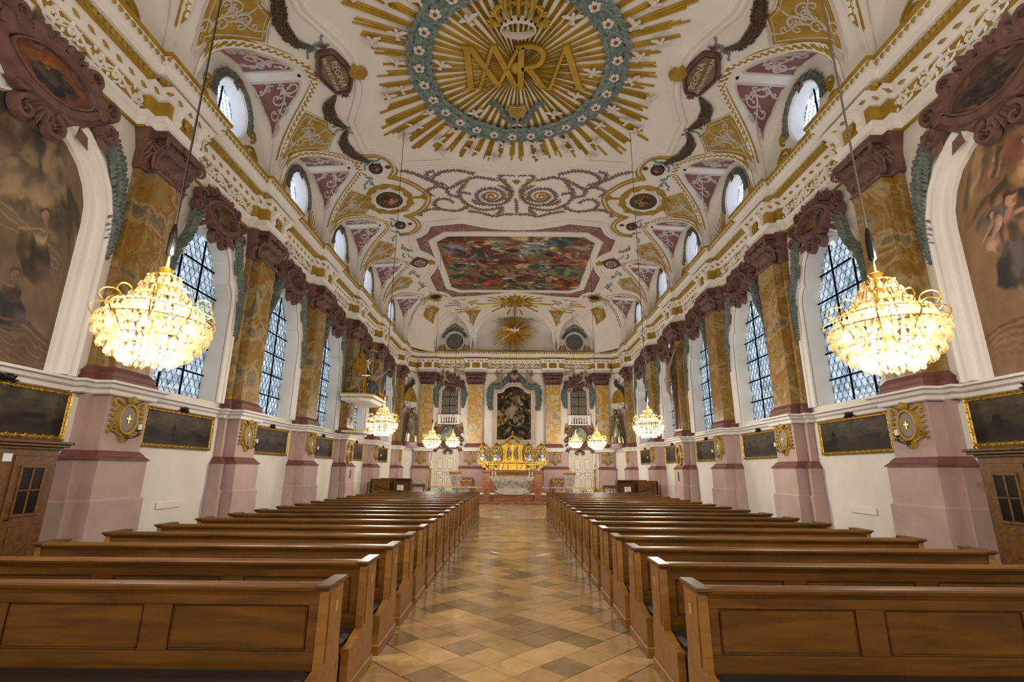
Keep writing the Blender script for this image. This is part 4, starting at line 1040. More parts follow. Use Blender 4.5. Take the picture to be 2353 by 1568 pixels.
# letters
def stroke(mb, x0, y0, x1, y1, w, M=None, serif=0, h=.1):
    M = M or U; mb.ribbon(M, [(x0, y0), ((x0+x1)/2, (y0+y1)/2), (x1, y1)], w, h, flat=True)
    for (x, y) in ((x0, y0), (x1, y1))[:serif] if serif < 3 else ((x1, y1),): mb.ribbon(M, [(x-.16, y), (x+.16, y)], .05, h*1.05, flat=True)
L1 = MB()
stroke(L1, -1.3, 10.12, -1.3, 11.52, .17, serif=2); stroke(L1, -1.2, 10.15, -.5, 11.45, .16); stroke(L1, -.64, 10.08, -1.05, 11.5, .09, serif=0); L1.ribbon(U, [(-1.2, 11.51), (-.88, 11.51)], .05, .1, flat=True)
stroke(L1, -.62, 10.1, -.05, 11.45, .16); stroke(L1, -.55, 11.45, 0, 10.15, .09); O('letter_m', L1, m_ray, t)
L2 = MB(); stroke(L2, .08, 10.08, .08, 11.5, .17, serif=2)
L2.ribbon(U, smooth_path([(.08, 10.1), (.38, 10.1), (.6, 10.22), (.65, 10.42), (.52, 10.68), (.1, 10.82)], 4), .13, .1, flat=True); stroke(L2, .28, 10.8, .72, 11.48, .17); O('letter_r', L2, m_ray, t)
L3 = MB(); stroke(L3, 1.2, 10.06, .9, 11.5, .09, serif=3); stroke(L3, 1.2, 10.06, 1.72, 11.5, .17, serif=3); O('letter_a', L3, m_ray, t)
# crown
c = MB(); P = []
for k in range(33):
    a = 2*PI*k/32; P.append([(x, y-.0, z) for x, y, z in (U(.43*math.cos(a), 9.42+.24*math.sin(a), .12), U(.43*math.cos(a), 9.42+.24*math.sin(a)+.02, .3), U(.40*math.cos(a), 9.42+.22*math.sin(a)+.02, .31), U(.40*math.cos(a), 9.42+.22*math.sin(a), .12))])
c.grid(P, 0)
for k in range(9):
    a = PI+PI*k/8; p = U(.42*math.cos(a), 9.42+.23*math.sin(a)+.0, .22); c.ball(p, .035, 6, 4, 1)
for k in range(7):
    a = PI*1.02+PI*.96*k/6; b = U(.42*math.cos(a), 9.42+.22*math.sin(a), .15); d = (math.cos(a)*.5, math.sin(a)*.9)
    bx, by = .42*math.cos(a), 9.42+.22*math.sin(a); an = math.atan2(d[1], d[0])
    M = lambda u, v, h: U(u, v, h+.14)
    c.ribbon(M, [(bx, by), (bx+d[0]*.4, by+d[1]*.3), (bx+d[0]*.45, by+d[1]*.6), (bx+d[0]*.2, by+d[1]*.8)], .1, .06, 2)
    for q in (-.9, -.4, .4, .9): c.leaf(M, bx+d[0]*.3, by+d[1]*.3, an+q, .24, .1, .06, 2)
O('crown', c, [m_petal, m_iron, m_ray], t)
# heart with palm branches
ho = []
for k in range(32):
    a = 2*PI*k/32; x = .3*math.sin(a)**3*1.0; y = -(13*math.cos(a)-5*math.cos(2*a)-2*math.cos(3*a)-math.cos(4*a))/17*.36; ho.append((x, 12.42+y))
hb = MB(); hb.ball(U(0, MC, .02), .22, 14, 6, sc=(1, 1, .3)); O('ray_hub', hb, m_ray, t, SM)
h_ = MB(); h_.panel(lambda u, v, h: U(u, v, h+.04), ho, .06, 4, 0, .02, (0, 12.42), .09)
for k in range(-4, 5):
    M = lambda u, v, h: U(u, v, h+.13-.6*(u*u+(v-12.42)**2)*.6)
    x = k*.06; ln = [(x, 12.42+q*.05) for q in range(-5, 7) if inside((x, 12.42+q*.05), ho)]; h_.ribbon(M, ln, .012, .03, 1)
    y = 12.4+k*.07; ln = [(q*.05, y) for q in range(-6, 7) if inside((q*.05, y), ho)]; h_.ribbon(M, ln, .012, .03, 1)
O('heart', h_, [m_ochre, m_text], t)
for sx in (-1, 1):
    g = MB(); pts = smooth_path([(.04, 12.98), (.3, 12.72), (.45, 12.35), (.62, 12.1), (.78, 12.08)], 4)
    garland(g, lambda u, v, h: U(sx*u, v, h+.06), pts, .15, .05, 0, .05, .9, rr, lambda q: .5+.5*math.sin(min(q*1.3+.3, 1)*PI*.7)); O('palm_branch', g, m_teal, t)
ch = MB(); p = U(0, 12.98, .08)
for dx in (-.07, .07): ch.ball((p[0]+dx, p[1], p[2]), .055, 7, 5)
for dx in (-.13, .13): ch.leaf(lambda u, v, h: U(u, v, h+.05), dx*.4, 12.98, 0 if dx > 0 else PI, .2, .1, .04); ch.leaf(lambda u, v, h: U(u, v, h+.05), dx*.4, 13.02, .6 if dx > 0 else PI-.6, .18, .08, .04)
O('cherub_heads', ch, m_petal, t)
# doves
dv = MB(); dv.ball((0, 0, -.06), .06, 7, 5, sc=(.75, 1.25, .8)); dv.ball((0, -.085, -.075), .035, 6, 4); dv.add([(0, -.115, -.08), (.008, -.13, -.078), (-.008, -.13, -.078), (0, -.12, -.09)], [(0, 1, 2), (0, 3, 1), (0, 2, 3)])
for s in (-1, 1):
    dv.add([(s*.03, -.03, -.06), (s*.1, -.055, -.045), (s*.2, -.02, -.03), (s*.17, .03, -.03), (s*.1, .035, -.04), (s*.03, .04, -.06), (s*.1, -.01, -.075)], [(0, 1, 6), (1, 2, 6), (2, 3, 6), (3, 4, 6), (4, 5, 6), (5, 0, 6)])
dv.add([(-.02, .06, -.06), (.02, .06, -.06), (.05, .15, -.045), (-.05, .15, -.045), (0, .14, -.06)], [(0, 1, 4), (1, 2, 4), (2, 3, 4), (3, 0, 4)])
dv.v = [(x*1.4, y*1.4, z*1.25) for x, y, z in dv.v]; dove = dv.mesh('dove', m_petal, SM); spots = []; rr = random.Random(21)
for R, n, ph in ((1.95, 14, .1), (3.15, 20, .3), (3.75, 22, .0), (4.4, 16, .5)):
    for k in range(n):
        a = 2*PI*(k+ph)/n+rr.uniform(-.06, .06); r = R+rr.uniform(-.12, .12); x, y = r*math.cos(a), r*math.sin(a)
        if r > rmax(a)-.1 or y < -3.0: continue
        if abs(x) < 1.9 and -.9 < y < .8: continue
        if abs(x) < .95 and (y > 1.0 and y < 2.3 or y < -.8 and r < 2.3): continue
        p = U(x, MC+y, .05); link('dove', dove, t, p, rr.uniform(-.6, .6))
# ================================================================== cartouches, medallions, garlands on the vault
def cart_outline(a, b, n=48): return [(a*math.cos(2*PI*k/n)*(1+.1*math.cos(2*PI*k/n*4)), b*math.sin(2*PI*k/n)*(1+.07*math.cos(2*PI*k/n*4+PI))) for k in range(n)]
def cartouche(sx, x, y, a, b, label, lines, rd, group, fieldm):
    t = T('cartouche', label, 'cartouche', (0, 0, 0), 0, group)
    M = lambda u, v, h: MV(sx*(x+u), y+v, h)
    f = MB(); f.panel(M, cart_outline(a, b), .06, 2, 0, .05, (0, 0))
    rim = cart_outline(a*.92, b*.93); rim.append(rim[0]); f.ribbon(lambda u, v, h: M(u, v, h+.05), rim, a*.2, .07)
    for k in range(12):
        an = 2*PI*(k+.5)/12; pu, pv = a*.95*math.cos(an), b*.95*math.sin(an)
        curl(f, lambda u, v, h: M(u, v, h+.04), (pu, pv), an+PI/2*(1 if k % 2 else -1), a*.13, 1 if k % 2 else -1, 1.1, a*.1, .05)
    for an in (PI/2, -PI/2, 0):
        for q in (-.7, 0, .7): f.leaf(lambda u, v, h: M(u, v, h+.03), a*.98*math.cos(an), b*.98*math.sin(an), an+q, a*.42, a*.22, .05)
    O('frame', f, m_maroon, t)
    g = MB(); g.panel(lambda u, v, h: M(u, v, h+.05), cart_outline(a*.72, b*.82), .05, 2, 0, .02, (0, 0)); O('inscription_field', g, fieldm, t)
    k = 0
    for txt, size, du in lines:
        up = (1, 0) if sx < 0 else (-1, 0)      # tops of the letters towards the nave axis
        me = text_mesh('inscription', txt, size, m_text, lambda u, v, h: MV(u, v, h+.115), (sx*(x+du), y), rd, up); link('inscription', me, t)
    return t
cartouche(-1, 4.86, 10.83, .42, .78, 'maroon scrolled cartouche lettered for prophets on left ceiling edge', [('REGINA', .25, -.1), ('PROPHETARUM', .155, .12)], (0, 1), 'inscribed ceiling cartouches', m_field)
cartouche(1, 4.86, 10.83, .42, .78, 'maroon scrolled cartouche lettered for patriarchs on right ceiling edge', [('REGINA', .25, -.1), ('PATRIARCHARUM', .145, .12)], (0, -1), 'inscribed ceiling cartouches', m_field)
m_field2 = mat('pale_inscription_field', srgb(176, 152, 140), .6)
for sx in (-1, 1):
    t = cartouche(sx, 4.86, 23.15, .38, .5, 'small maroon cartouche with pale field on %s rim of ceiling picture' % SIDE[sx], [], (0, 1), 'small ceiling cartouches', m_field2)
    w = MB()
    for q in (-.12, 0, .12): ribbon_wave(w, lambda u, v, h: MV(u, v, h+.105), (sx*(4.86+q), 22.9), PI/2, .5, .03, 6, .02, .01)
    O('inscription', w, m_maroon, t)
    for y, R in ((10.85, .25), (23.2, .19)):
        x = 4.26 if y < 12 else 4.26; d = MB(); d.panel(lambda u, v, h: MV(sx*x+u, y+v, h+.08), ell(0, 0, R, R, 20), .04, 2, 0, .04, (0, 0), .05)
        for k in range(10): d.ribbon(lambda u, v, h: MV(sx*x+u, y+v, h+.13), [(R*.2*math.cos(2*PI*k/10), R*.2*math.sin(2*PI*k/10)), (R*.9*math.cos(2*PI*k/10+.4), R*.9*math.sin(2*PI*k/10+.4))], .03, .03)
        o = O('rosette', d, m_ochre); tag(o, '%s ochre rosette on moulding beside %s' % ('round' if y < 12 else 'small', ('the %s lettered cartouche' if y < 12 else 'the %s small cartouche') % SIDE[sx]), 'rosette', 'ochre ceiling rosettes')
    # brown garlands with blue-green ribbons, running on from the cartouches
    for gi, (pts, where) in enumerate((([(5.1, 11.62), (5.42, 11.95), (5.5, 12.4), (5.25, 12.95)], 'just beyond'), ([(5.25, 13.05), (5.52, 13.55), (5.42, 14.15), (5.05, 14.72)], 'far beyond'), ([(5.1, 10.02), (5.45, 9.75), (5.55, 9.2), (5.35, 8.6), (5.3, 8.2)], 'before'))):
        t = T('ceiling_garland', 'brown fruit garland with teal ribbons %s the %s lettered cartouche' % (where, SIDE[sx]), 'garland', (0, 0, 0), 0, 'brown ceiling garlands')
        g = MB(); M = lambda u, v, h: MV(sx*u, v, h)
        garland(g, M, smooth_path(pts, 6), .26, .1, 0, .06, .7, random.Random(gi), lambda q: .25+.75*math.sin(PI*min(max(q, .02), .98))); O('fruit_swag', g, m_swag, t)
        r = MB(); e = pts[-1] if gi != 2 else pts[0]
        for an, L in ((.3, .5), (2.6, .45), (-.5, .4), (1.9, .4)): ribbon_wave(r, M, e, an+.6*gi, L, .05, 1.4, .05, .03)
        O('ribbon', r, m_teal, t)
    for i, (y0, n) in enumerate(((15.35, 4), (18.6, 4), (19.6, 3), (21.0, 6), (24.0, 4), (25.6, 5), (27.9, 4), (29.3, 4))):
        r = MB(); rr = random.Random(i)
        for k in range(n): ribbon_wave(r, lambda u, v, h: MV(sx*u, v, h), (5.35+rr.uniform(-.12, .12), y0+.22*k), rr.uniform(.4, 2.6), rr.uniform(.35, .6), .06, 1.5, .045, .03)
        o = O('ribbon_relief', r, m_teal); tag(o, 'wavy blue-green ribbon relief on %s ceiling edge, %s from the camera' % (SIDE[sx], ORD[i]), 'ribbon', 'blue-green ceiling ribbons')
# ================================================================== pictures and medallions of the ceiling
cv = Canvas(250, 230, (150, 124, 84)); cv.X = cv.X*1.0
n1 = fbm(cv.h, cv.w, 4, 4, 3); cv.blend(np.clip(n1*1.6-.5, 0, 1)*.8, (98, 72, 46)); cv.blend(np.clip((cv.Y-.55)*1.6, 0, 1)*np.clip(fbm(cv.h, cv.w, 6, 4, 5)*2-.6, 0, 1)*0, (1, 1, 1))
# the near (lower image row = far) edge of the canvas carries the crowd, the near edge the clouds of light
def FY(v): return 1-v            # v = 0 at the far edge
for (x, y, rx, ry, a, c, sd) in [(.55, .93, .3, .09, .1, (206, 180, 130), 1), (.4, .82, .22, .06, .2, (190, 164, 112), 2), (.66, .85, .2, .05, -.2, (198, 172, 124), 3), (.15, .95, .2, .06, 0, (150, 76, 34), 4), (.9, .95, .2, .06, 0, (140, 112, 70), 5),
    (.1, .8, .1, .1, .4, (150, 142, 150), 6), (.17, .7, .14, .07, -.4, (138, 132, 150), 7), (.06, .62, .08, .1, 0, (160, 78, 30), 8), (.3, .8, .1, .08, .8, (150, 44, 34), 9), (.36, .68, .16, .1, -.3, (92, 62, 56), 10), (.46, .6, .13, .08, .3, (140, 52, 30), 11), (.35, .56, .18, .07, 0, (104, 70, 60), 12),
    (.66, .86, .13, .07, .3, (186, 196, 204), 13), (.6, .77, .12, .05, .5, (176, 186, 190), 14), (.8, .88, .13, .06, -.2, (92, 148, 144), 15), (.8, .77, .1, .06, 0, (140, 112, 52), 16), (.94, .85, .12, .06, -.3, (192, 172, 130), 17), (.88, .67, .15, .08, -.2, (198, 110, 84), 18), (.96, .62, .1, .07, .3, (206, 130, 104), 19), (.74, .72, .06, .05, 0, (104, 36, 36), 20),
    (.2, .5, .14, .08, -.5, (196, 124, 98), 21), (.1, .46, .09, .1, .3, (120, 152, 118), 22), (.32, .42, .1, .06, .2, (176, 120, 70), 23), (.6, .52, .16, .06, .2, (190, 172, 134), 24), (.66, .46, .15, .08, -.6, (126, 178, 176), 25), (.56, .4, .15, .07, .3, (146, 122, 92), 26), (.82, .5, .14, .06, 0, (92, 70, 76), 27), (.92, .42, .13, .1, .2, (104, 128, 82), 28), (.8, .36, .13, .07, -.3, (130, 156, 116), 29),
    (.08, .3, .12, .07, .2, (110, 140, 112), 30), (.2, .24, .13, .07, -.2, (150, 72, 36), 31), (.34, .28, .12, .07, .3, (96, 68, 44), 32), (.3, .14, .16, .07, .1, (172, 76, 32), 33), (.46, .22, .1, .1, 0, (190, 176, 146), 34), (.58, .26, .1, .08, .3, (134, 60, 40), 35), (.66, .17, .12, .07, -.2, (116, 142, 112), 36), (.78, .2, .1, .08, .4, (182, 154, 112), 37), (.9, .18, .12, .09, 0, (176, 88, 44), 38), (.12, .1, .14, .06, 0, (132, 96, 64), 39), (.5, .08, .16, .05, 0, (112, 92, 62), 40), (.94, .06, .1, .05, 0, (150, 62, 40), 41), (.72, .06, .12, .05, .2, (150, 140, 110), 42)]:
    cv.blob(x*1.087, y, rx*.9, ry*1.05, a, c, 10, sd*7, .1, .5)
for (x, y, r) in [(.1, .9, .02), (.27, .87, .018), (.41, .77, .022), (.62, .93, .018), (.69, .6, .02), (.8, .95, .018), (.92, .75, .02), (.99, .72, .018), (.24, .6, .018), (.33, .62, .018), (.15, .36, .018), (.27, .31, .017), (.4, .32, .017), (.48, .33, .017), (.6, .34, .017), (.72, .26, .017), (.84, .29, .017), (.95, .3, .017), (.2, .16, .017), (.42, .13, .016), (.63, .12, .016), (.86, .12, .016), (.55, .62, .02)]: cv.head(x*1.087, y, r)
PAL = [(150, 56, 36), (176, 110, 60), (120, 150, 120), (150, 176, 176), (196, 176, 136), (110, 76, 56), (180, 124, 98), (96, 112, 84), (84, 62, 56), (206, 190, 156)]
for k in range(110):
    r_ = np.random.RandomState(k+300); cv.blob(r_.rand()*1.08, r_.rand()*.92, r_.uniform(.025, .065), r_.uniform(.015, .04), r_.uniform(-1, 1), PAL[k % 10], 9, 200+k, .12, .55)
for k in range(90):
    r_ = np.random.RandomState(k+900); x, y = r_.rand()*1.06, r_.rand()*.92; c_ = np.array(PAL[(k*3) % 10])*(1.25 if k % 2 else .5); cv.limb(x, y, x+r_.uniform(-.06, .06), y+r_.uniform(-.03, .03), .005, tuple(np.clip(c_, 20, 235)))
for k in range(26):
    r_ = np.random.RandomState(k); x, y = r_.rand()*1.05, r_.rand()*.85; cv.limb(x, y, x+r_.uniform(-.09, .09), y+r_.uniform(-.05, .08), .013)
cv.grade(.86, .2)
cxm = [max(0, 0)]
def canvas_xy(u, v):
    """octagonal canvas: clip the corners"""
    y = 27.45-v*(27.45-20.46); m = 3.7
    d = min(y-20.46, 27.45-y); lim = m if d > .6 else m-(.6-d)*1.05
    return (-lim+2*lim*u, y)
t = T('ceiling_painting', 'large crowded baroque ceiling painting with cut corners on the vault', 'painting')
O('canvas', cv.mesh('canvas', lambda u, v: MV(*canvas_xy(u, v), .035), m_paint), None, t)
# small round medallions, large ovals, eyes
def little(seed, dark=False):
    c = Canvas(26, 26, (92, 66, 42)); c.blob(.5, .45, .35, .3, .4, (166, 90, 56), 5, seed); c.head(.5, .7, .12); c.blob(.35, .6, .2, .16, .3, (176, 140, 90), 5, seed+3); c.blob(.65, .35, .2, .14, -.3, (60, 50, 44), 4, seed+5); c.grade(.85, .3, seed); return c
def disk(M, c, a, b, h): return lambda u, v: (lambda x, y, k: M(c[0]+a*x*k, c[1]+b*y*k, h))(2*u-1, 2*v-1, max(abs(2*u-1), abs(2*v-1))/max(math.hypot(2*u-1, 2*v-1), 1e-6))
def medallion(sx, x, y, a, b, label, group, seed, ringm, wide=.2):
    t = T('medallion', label, 'medallion', (0, 0, 0), 0, group); M = lambda u, v, h: MV(sx*u, v, h)
    o = ell(x, y, a*(1+wide), b*(1+wide)); o.append(o[0]); f = MB(); f.ribbon(M, ell(x, y, a*1.06, b*1.06)+[(x+a*1.06, y)], a*wide, .05); O('rim', f, ringm, t)
    O('painted_disc', little(seed).mesh('painted_disc', disk(M, (x, y), a, b, .03), m_paint), None, t); return t
for sx in (-1, 1):
    for i, (x, y) in enumerate(((4.93, 15.15), (4.98, 19.25))):
        medallion(sx, x, y, .2, .25, 'small dark painted medallion by the %s oculus on %s ceiling edge' % (('second', 'third')[i], SIDE[sx]), 'small ceiling medallions', 3*i+sx+2, m_iron, .25)
        r = MB(); M = lambda u, v, h: MV(sx*u, v, h); r.ribbon(M, spiral(x-.42, y, .08, 0, 1, 1, .99, 10), .03, .03)
        for k in range(6): r.leaf(M, x-.42, y, 2*PI*k/6, .12, .06, .03)
        o = O('rosette', r, m_maroon); tag(o, 'small maroon rosette beside the %s small medallion on the %s' % (('nearer', 'farther')[i], SIDE[sx]), 'rosette', 'maroon ceiling rosettes')
    t = medallion(sx, 4.95, 17.2, .53, .62, 'large oval painted medallion in gilt leaf wreath on %s ceiling edge' % SIDE[sx], 'large oval medallions', 5+sx, m_white, .28)
    w = MB(); M = lambda u, v, h: MV(sx*u, v, h); w.ribbon(M, ell(4.95, 17.2, .8, .95)+[(5.75, 17.2)], .22, .05)
    for k in range(10):
        a = 2*PI*k/10
        for q in (-.5, 0, .5): w.leaf(lambda u, v, h: M(u, v, h+.03), 4.95+.76*math.cos(a+.1*q), 17.2+.9*math.sin(a+.1*q), a+PI/2+q*.8, .42, .17, .06)
    w.ribbon(M, [(4.02, 17.2), (3.85, 17.2), (3.5, 17.2)], .1, .06)
    for q in (-.7, -.2, .2, .7): w.leaf(M, 3.75, 17.2, PI+q, .34, .14, .07)
    O('gilt_wreath', w, m_ochre, t)
    t = T('medallion', 'small dark oval eye in ochre leaves near the altar end, %s ceiling edge' % SIDE[sx], 'medallion', (0, 0, 0), 0, 'dark oval eyes of the ceiling')
    f = MB(); f.ribbon(M, ell(4.82, 28.2, .36, .42)+[(5.18, 28.2)], .16, .08)
    for a in (0, PI, PI/2, -PI/2):
        for q in (-.5, 0, .5): f.leaf(M, 4.82+.4*math.cos(a), 28.2+.4*math.sin(a), a+q, .5, .2, .08)
    O('leaf_frame', f, m_ochre, t); f = MB(); f.panel(M, ell(4.82, 28.2, .3, .34), .03, 2); O('dark_disc', f, m_iron, t)
# oak-leaf scrollwork between the two big panels
OAK = [[(-.7, 16.15), (-1.4, 15.92), (-2.0, 16.2), (-2.5, 16.62), (-2.9, 16.5), (-3.1, 16.05), (-2.75, 15.62), (-2.1, 15.5), (-1.55, 15.72)], [(-2.6, 16.45), (-3.2, 16.1), (-3.7, 15.62), (-4.1, 15.42)], [(-3.2, 16.1), (-3.25, 15.65), (-2.95, 15.52)], [(-2.9, 16.5), (-3.4, 16.75), (-3.3, 17.15)],
       [(-1.85, 16.3), (-2.2, 16.9), (-2.15, 17.5), (-1.88, 17.95), (-1.4, 18.25), (-.95, 18.2), (-.5, 18.0)], [(-1.9, 17.95), (-2.4, 18.32), (-3.0, 18.22), (-3.3, 17.85), (-3.1, 17.42), (-2.7, 17.42), (-2.52, 17.7)], [(-3.0, 18.22), (-3.5, 18.15), (-3.9, 18.38), (-4.0, 18.66)], [(-2.2, 16.9), (-1.75, 17.05)], [(-2.15, 17.3), (-2.6, 17.1), (-2.65, 16.75)],
       [(0, 18.62), (-.5, 18.62), (-.9, 18.78), (-1.4, 18.52), (-1.95, 18.36)], [(-.05, 15.85), (-.4, 15.72), (-.65, 15.98), (-.35, 16.4), (-.15, 16.9)], [(-1.75, 17.4), (-1.6, 17.75), (-1.2, 17.85)], [(-.55, 18.0), (-.62, 18.35), (-.8, 18.6)]]
oak = T('oak_scroll', 'mauve oak-leaf scrollwork with paired spirals between the two ceiling panels', 'ceiling relief')
g = MB(); o2 = MB(); rr = random.Random(31)
for sx in (-1, 1):
    M = lambda u, v, h: MV(sx*u, v, h)
    for p in OAK: spray(g, M, smooth_path(p, 5), .16, .09, .04, .12, .04, 0, rr)
    spray(g, M, spiral(-.95, 17.2, .8, -PI*.4, 1.75, 1, .4, 46), .16, .09, .04, .12, .045, 0, rr)
    o2.ribbon(M, spiral(-.95, 17.2, .32, -PI*.4+1.75*2*PI, 1.6, 1, .1, 26), .06, .05)
    for (x, y, a) in ((-.15, 17.0, 2.2), (-.3, 17.3, 2.5), (-1.75, 16.2, 3.0), (-1.9, 17.95, 2.5), (-.6, 18.3, 1.9), (-.62, 16.1, .3), (-.1, 16.1, .8)):
        for q in (-.5, 0, .5): o2.leaf(M, x, y, a+q, .3, .12, .06)
spray(g, MV, smooth_path([(0, 18.62), (.03, 18.0), (-.03, 17.4)], 6), .13, .07, .04, .13, .04, 0, rr)
O('oak_sprays', g, m_mauve, oak); O('ochre_spirals', o2, m_ochre, oak)
# ================================================================== lunettes
def ML(s, b):
    """u = t along the arch, v = 0 at the vault edge .. 1 at the wall"""
    def f(t, q, h):
        y = BAY[b]+t*LHW[b]; x = lunX(b, y); z = vault(x, y); zw = 9.2+(z-9.2)*.955; X = x+(7.4-x)*q; Z = z+(zw-z)*q
        e = .01; y2 = y+e; x2 = lunX(b, y2); z2 = vault(x2, y2); zw2 = 9.2+(z2-9.2)*.955; X2 = x2+(7.4-x2)*q; Z2 = z2+(zw2-z2)*q
        a = Vector((X2-X, e, Z2-Z)); c = Vector((7.4-x, 0, zw-z)); n = a.cross(c); n = n.normalized() if n.length > 1e-9 else Vector((0, 0, -1))
        if n.z > 0 or (abs(n.z) < .05 and n.x > 0): n = -n
        if n.z > 0: n = -n
        return (s*(X+n.x*h), y+n.y*h, Z+n.z*h)
    return f
def dense(poly, n=5):
    out = []
    for i in range(len(poly)):
        a, b = poly[i], poly[(i+1) % len(poly)]; out += [(a[0]+(b[0]-a[0])*k/n, a[1]+(b[1]-a[1])*k/n) for k in range(n)]
    return out
m_vine = mat('white_vine', srgb(206, 196, 188), .7)
SPW = [(7.02, 0), (6.72, -.34), (6.4, -.62), (6.08, -.86), (5.86, -.5), (5.66, -.26), (5.74, 0), (5.66, .26), (5.86, .5), (6.08, .86), (6.4, .62), (6.72, .34)]
for b in range(6):
    for s in (-1, 1):
        where = '%s oculus on the %s' % (ORD[b], SIDE[s]); M = ML(s, b)
        t = T('lunette_ornament', 'stucco lunette with two rose vine panels above the %s' % where, 'lunette', (0, 0, 0), 0, 'lunettes above the oculi')
        # moulded band along the groin
        band = MB(); lf = MB(); pts = []
        for k in range(61):
            tt = -1+2*k/60; y = BAY[b]+tt*LHW[b]; pts.append((lunX(b, y)-.02, y))
        Mv = lambda u, v, h: MV(s*u, v, h)
        band.ribbon(Mv, [(x-.09, y) for x, y in pts], .2, .035, flat=True); O('ochre_band', band, m_ochre, t)
        edge = MB(); edge.ribbon(Mv, [(x-.2, y) for x, y in pts], .04, .05); edge.ribbon(Mv, [(x+.0, y) for x, y in pts], .05, .06)
        acc = 0; pp = [(x-.09, y) for x, y in pts]
        for i in range(60):
            (x0, y0), (x1, y1) = pp[i], pp[i+1]; z0, z1 = vault(*pp[i]), vault(*pp[i+1]); L = math.sqrt((x1-x0)**2+(y1-y0)**2+(z1-z0)**2); acc += L
            if acc > .13: acc = 0; an = math.atan2(y1-y0, x1-x0); edge.leaf(lambda u, v, h: Mv(u, v, h+.03), x0, y0, an+.7, .16, .1, .03); edge.leaf(lambda u, v, h: Mv(u, v, h+.03), x0, y0, an-2.4, .14, .09, .03)
        O('leaf_moulding', edge, m_white, t)
        for q in (-1, 1):
            poly = [(q*.1, .14), (q*.1, .86), (q*.3, .84), (q*.55, .78), (q*.84, .55), (q*.6, .3), (q*.34, .16)]
            p = MB(); p.panel(M, dense(poly, 3), .012, 3, 0, .01, (q*.32, .5)); po = O('rose_panel', p, m_rose, t)
            e = MB(); dd = dense(poly, 3); e.ribbon(M, dd+[dd[0]], .045, .03, 0); 
            MM = lambda u, v, h: M(u, v, h+.012)
            # vine in a metric frame: one unit of t is LHW, one unit of v about 1.6 m
            Mm = lambda u, v, h: M(u/LHW[b], v/1.5, h+.012)
            vine(e, Mm, (q*.22*LHW[b]*.9, .42*1.5), 0 if q > 0 else PI, .76*LHW[b], .065, .03, 5, 1 if q*s > 0 else -1, wig=.06)
            vine(e, Mm, (q*.16*LHW[b], .55*1.5), 1.0 if q > 0 else PI-1.0, .5, .055, .03, 3, 1); vine(e, Mm, (q*.2*LHW[b], .5*1.5), -1.0 if q > 0 else PI+1.0, .5, .055, .03, 3, -1)
            O('white_vine', e, m_vine, po)
        h_ = MB(); h_.ball(M(0, .1, .0), .05, 8, 5); O('vent_hole', h_, m_iron, t)
        # ornament round the oculus
        Mt = MS(s, 7.4); yc = BAY[b]; t = T('oculus_surround', '%s relief framing the %s' % ('ochre scroll' if b % 2 else 'ochre palm leaf', where), 'oculus frame', (0, 0, 0), 0, 'oculus surrounds')
        r = MB(); r.ribbon(Mt, ell(yc, 10.68, .7, .76)+[(yc+.7, 10.68)], .06, .04); O('rim', r, m_white, t)
        g = MB(); garland(g, Mt, [(yc+.84*math.cos(a), 10.68+.84*math.sin(a)) for a in np.linspace(-.2, PI+.2, 26)], .17, .07, 0, .06, .8, random.Random(b)); O('garland', g, m_sage, t)
        k = MB(); k.ball(Mt(yc, 11.47, .08), .1, 7, 5)
        for a in range(5): k.leaf(Mt, yc, 11.45, a*1.26, .2, .1, .09)
        O('rosette', k, m_maroon, t)
        for q in (-1, 1):
            g = MB(); Mq = lambda u, v, h: Mt(yc+q*u, v, h)
            if b % 2 == 1 or b == 0:
                g.ribbon(Mq, spiral(1.12, 10.0, .3, PI/2, 1.7, 1, .15, 24), .08, .05); g.ribbon(Mq, smooth_path([(.8, 10.15), (.85, 9.75), (1.1, 9.55), (1.4, 9.7), (1.4, 10.1), (1.12, 10.3)], 4), .09, .05); g.ribbon(Mq, spiral(1.0, 10.62, .2, -PI/2, 1.3, 1, .2, 16), .08, .05)
                for a in (.3, 1.2, 2.2): g.leaf(Mq, 1.35, 9.8, a, .2, .1, .05)
            else:
                for a in range(7): g.ribbon(Mq, smooth_path([(.85+.05*a, 9.6), (.95+.1*a, 9.95+.06*(6-a)), (.82+.17*a, 10.35+.12*(6-a)-.1)], 3), .1, .04, 0, .8)
                for a in range(4): g.leaf(Mq, 1.5, 9.65+.1*a, 2.6-.3*a, .25, .09, .04)
            O('scroll', g, m_ochre, t)
for i in range(0, 6):
    for s in (-1, 1):
        yc = PIL[i+1] if i < 5 else 30.15
        if i == 5: continue
        M = lambda u, v, h: MV(s*u, yc+v, h)
        t = T('spandrel_panel', 'ochre vine panel on the vault above %s pilaster on the %s' % (ORD[i], SIDE[s]), 'vault panel', (0, 0, 0), 0, 'ochre spandrel panels')
        p = MB(); p.panel(M, dense(SPW, 3), .014, 4, 0, .01, (6.2, 0)); O('field', p, m_ochre, t)
        e = MB(); dd = dense(SPW, 3); e.ribbon(M, offset(dd+[dd[0]], .05), .05, .035); e.ribbon(M, offset(dd+[dd[0]], -.08), .03, .03)
        Mm = lambda u, v, h: M(u, v, h+.014)
        vine(e, Mm, (6.85, 0), PI, 1.0, .05, .03, 4, 1, wig=.08)
        for q in (-1, 1): vine(e, Mm, (6.5, q*.08), PI-q*.75, .72, .045, .03, 3, q, wig=.08); curl(e, Mm, (6.2, q*.3), PI+q*.2, .17, q, .9, .045, .03)
        O('vine', e, m_vine, t)
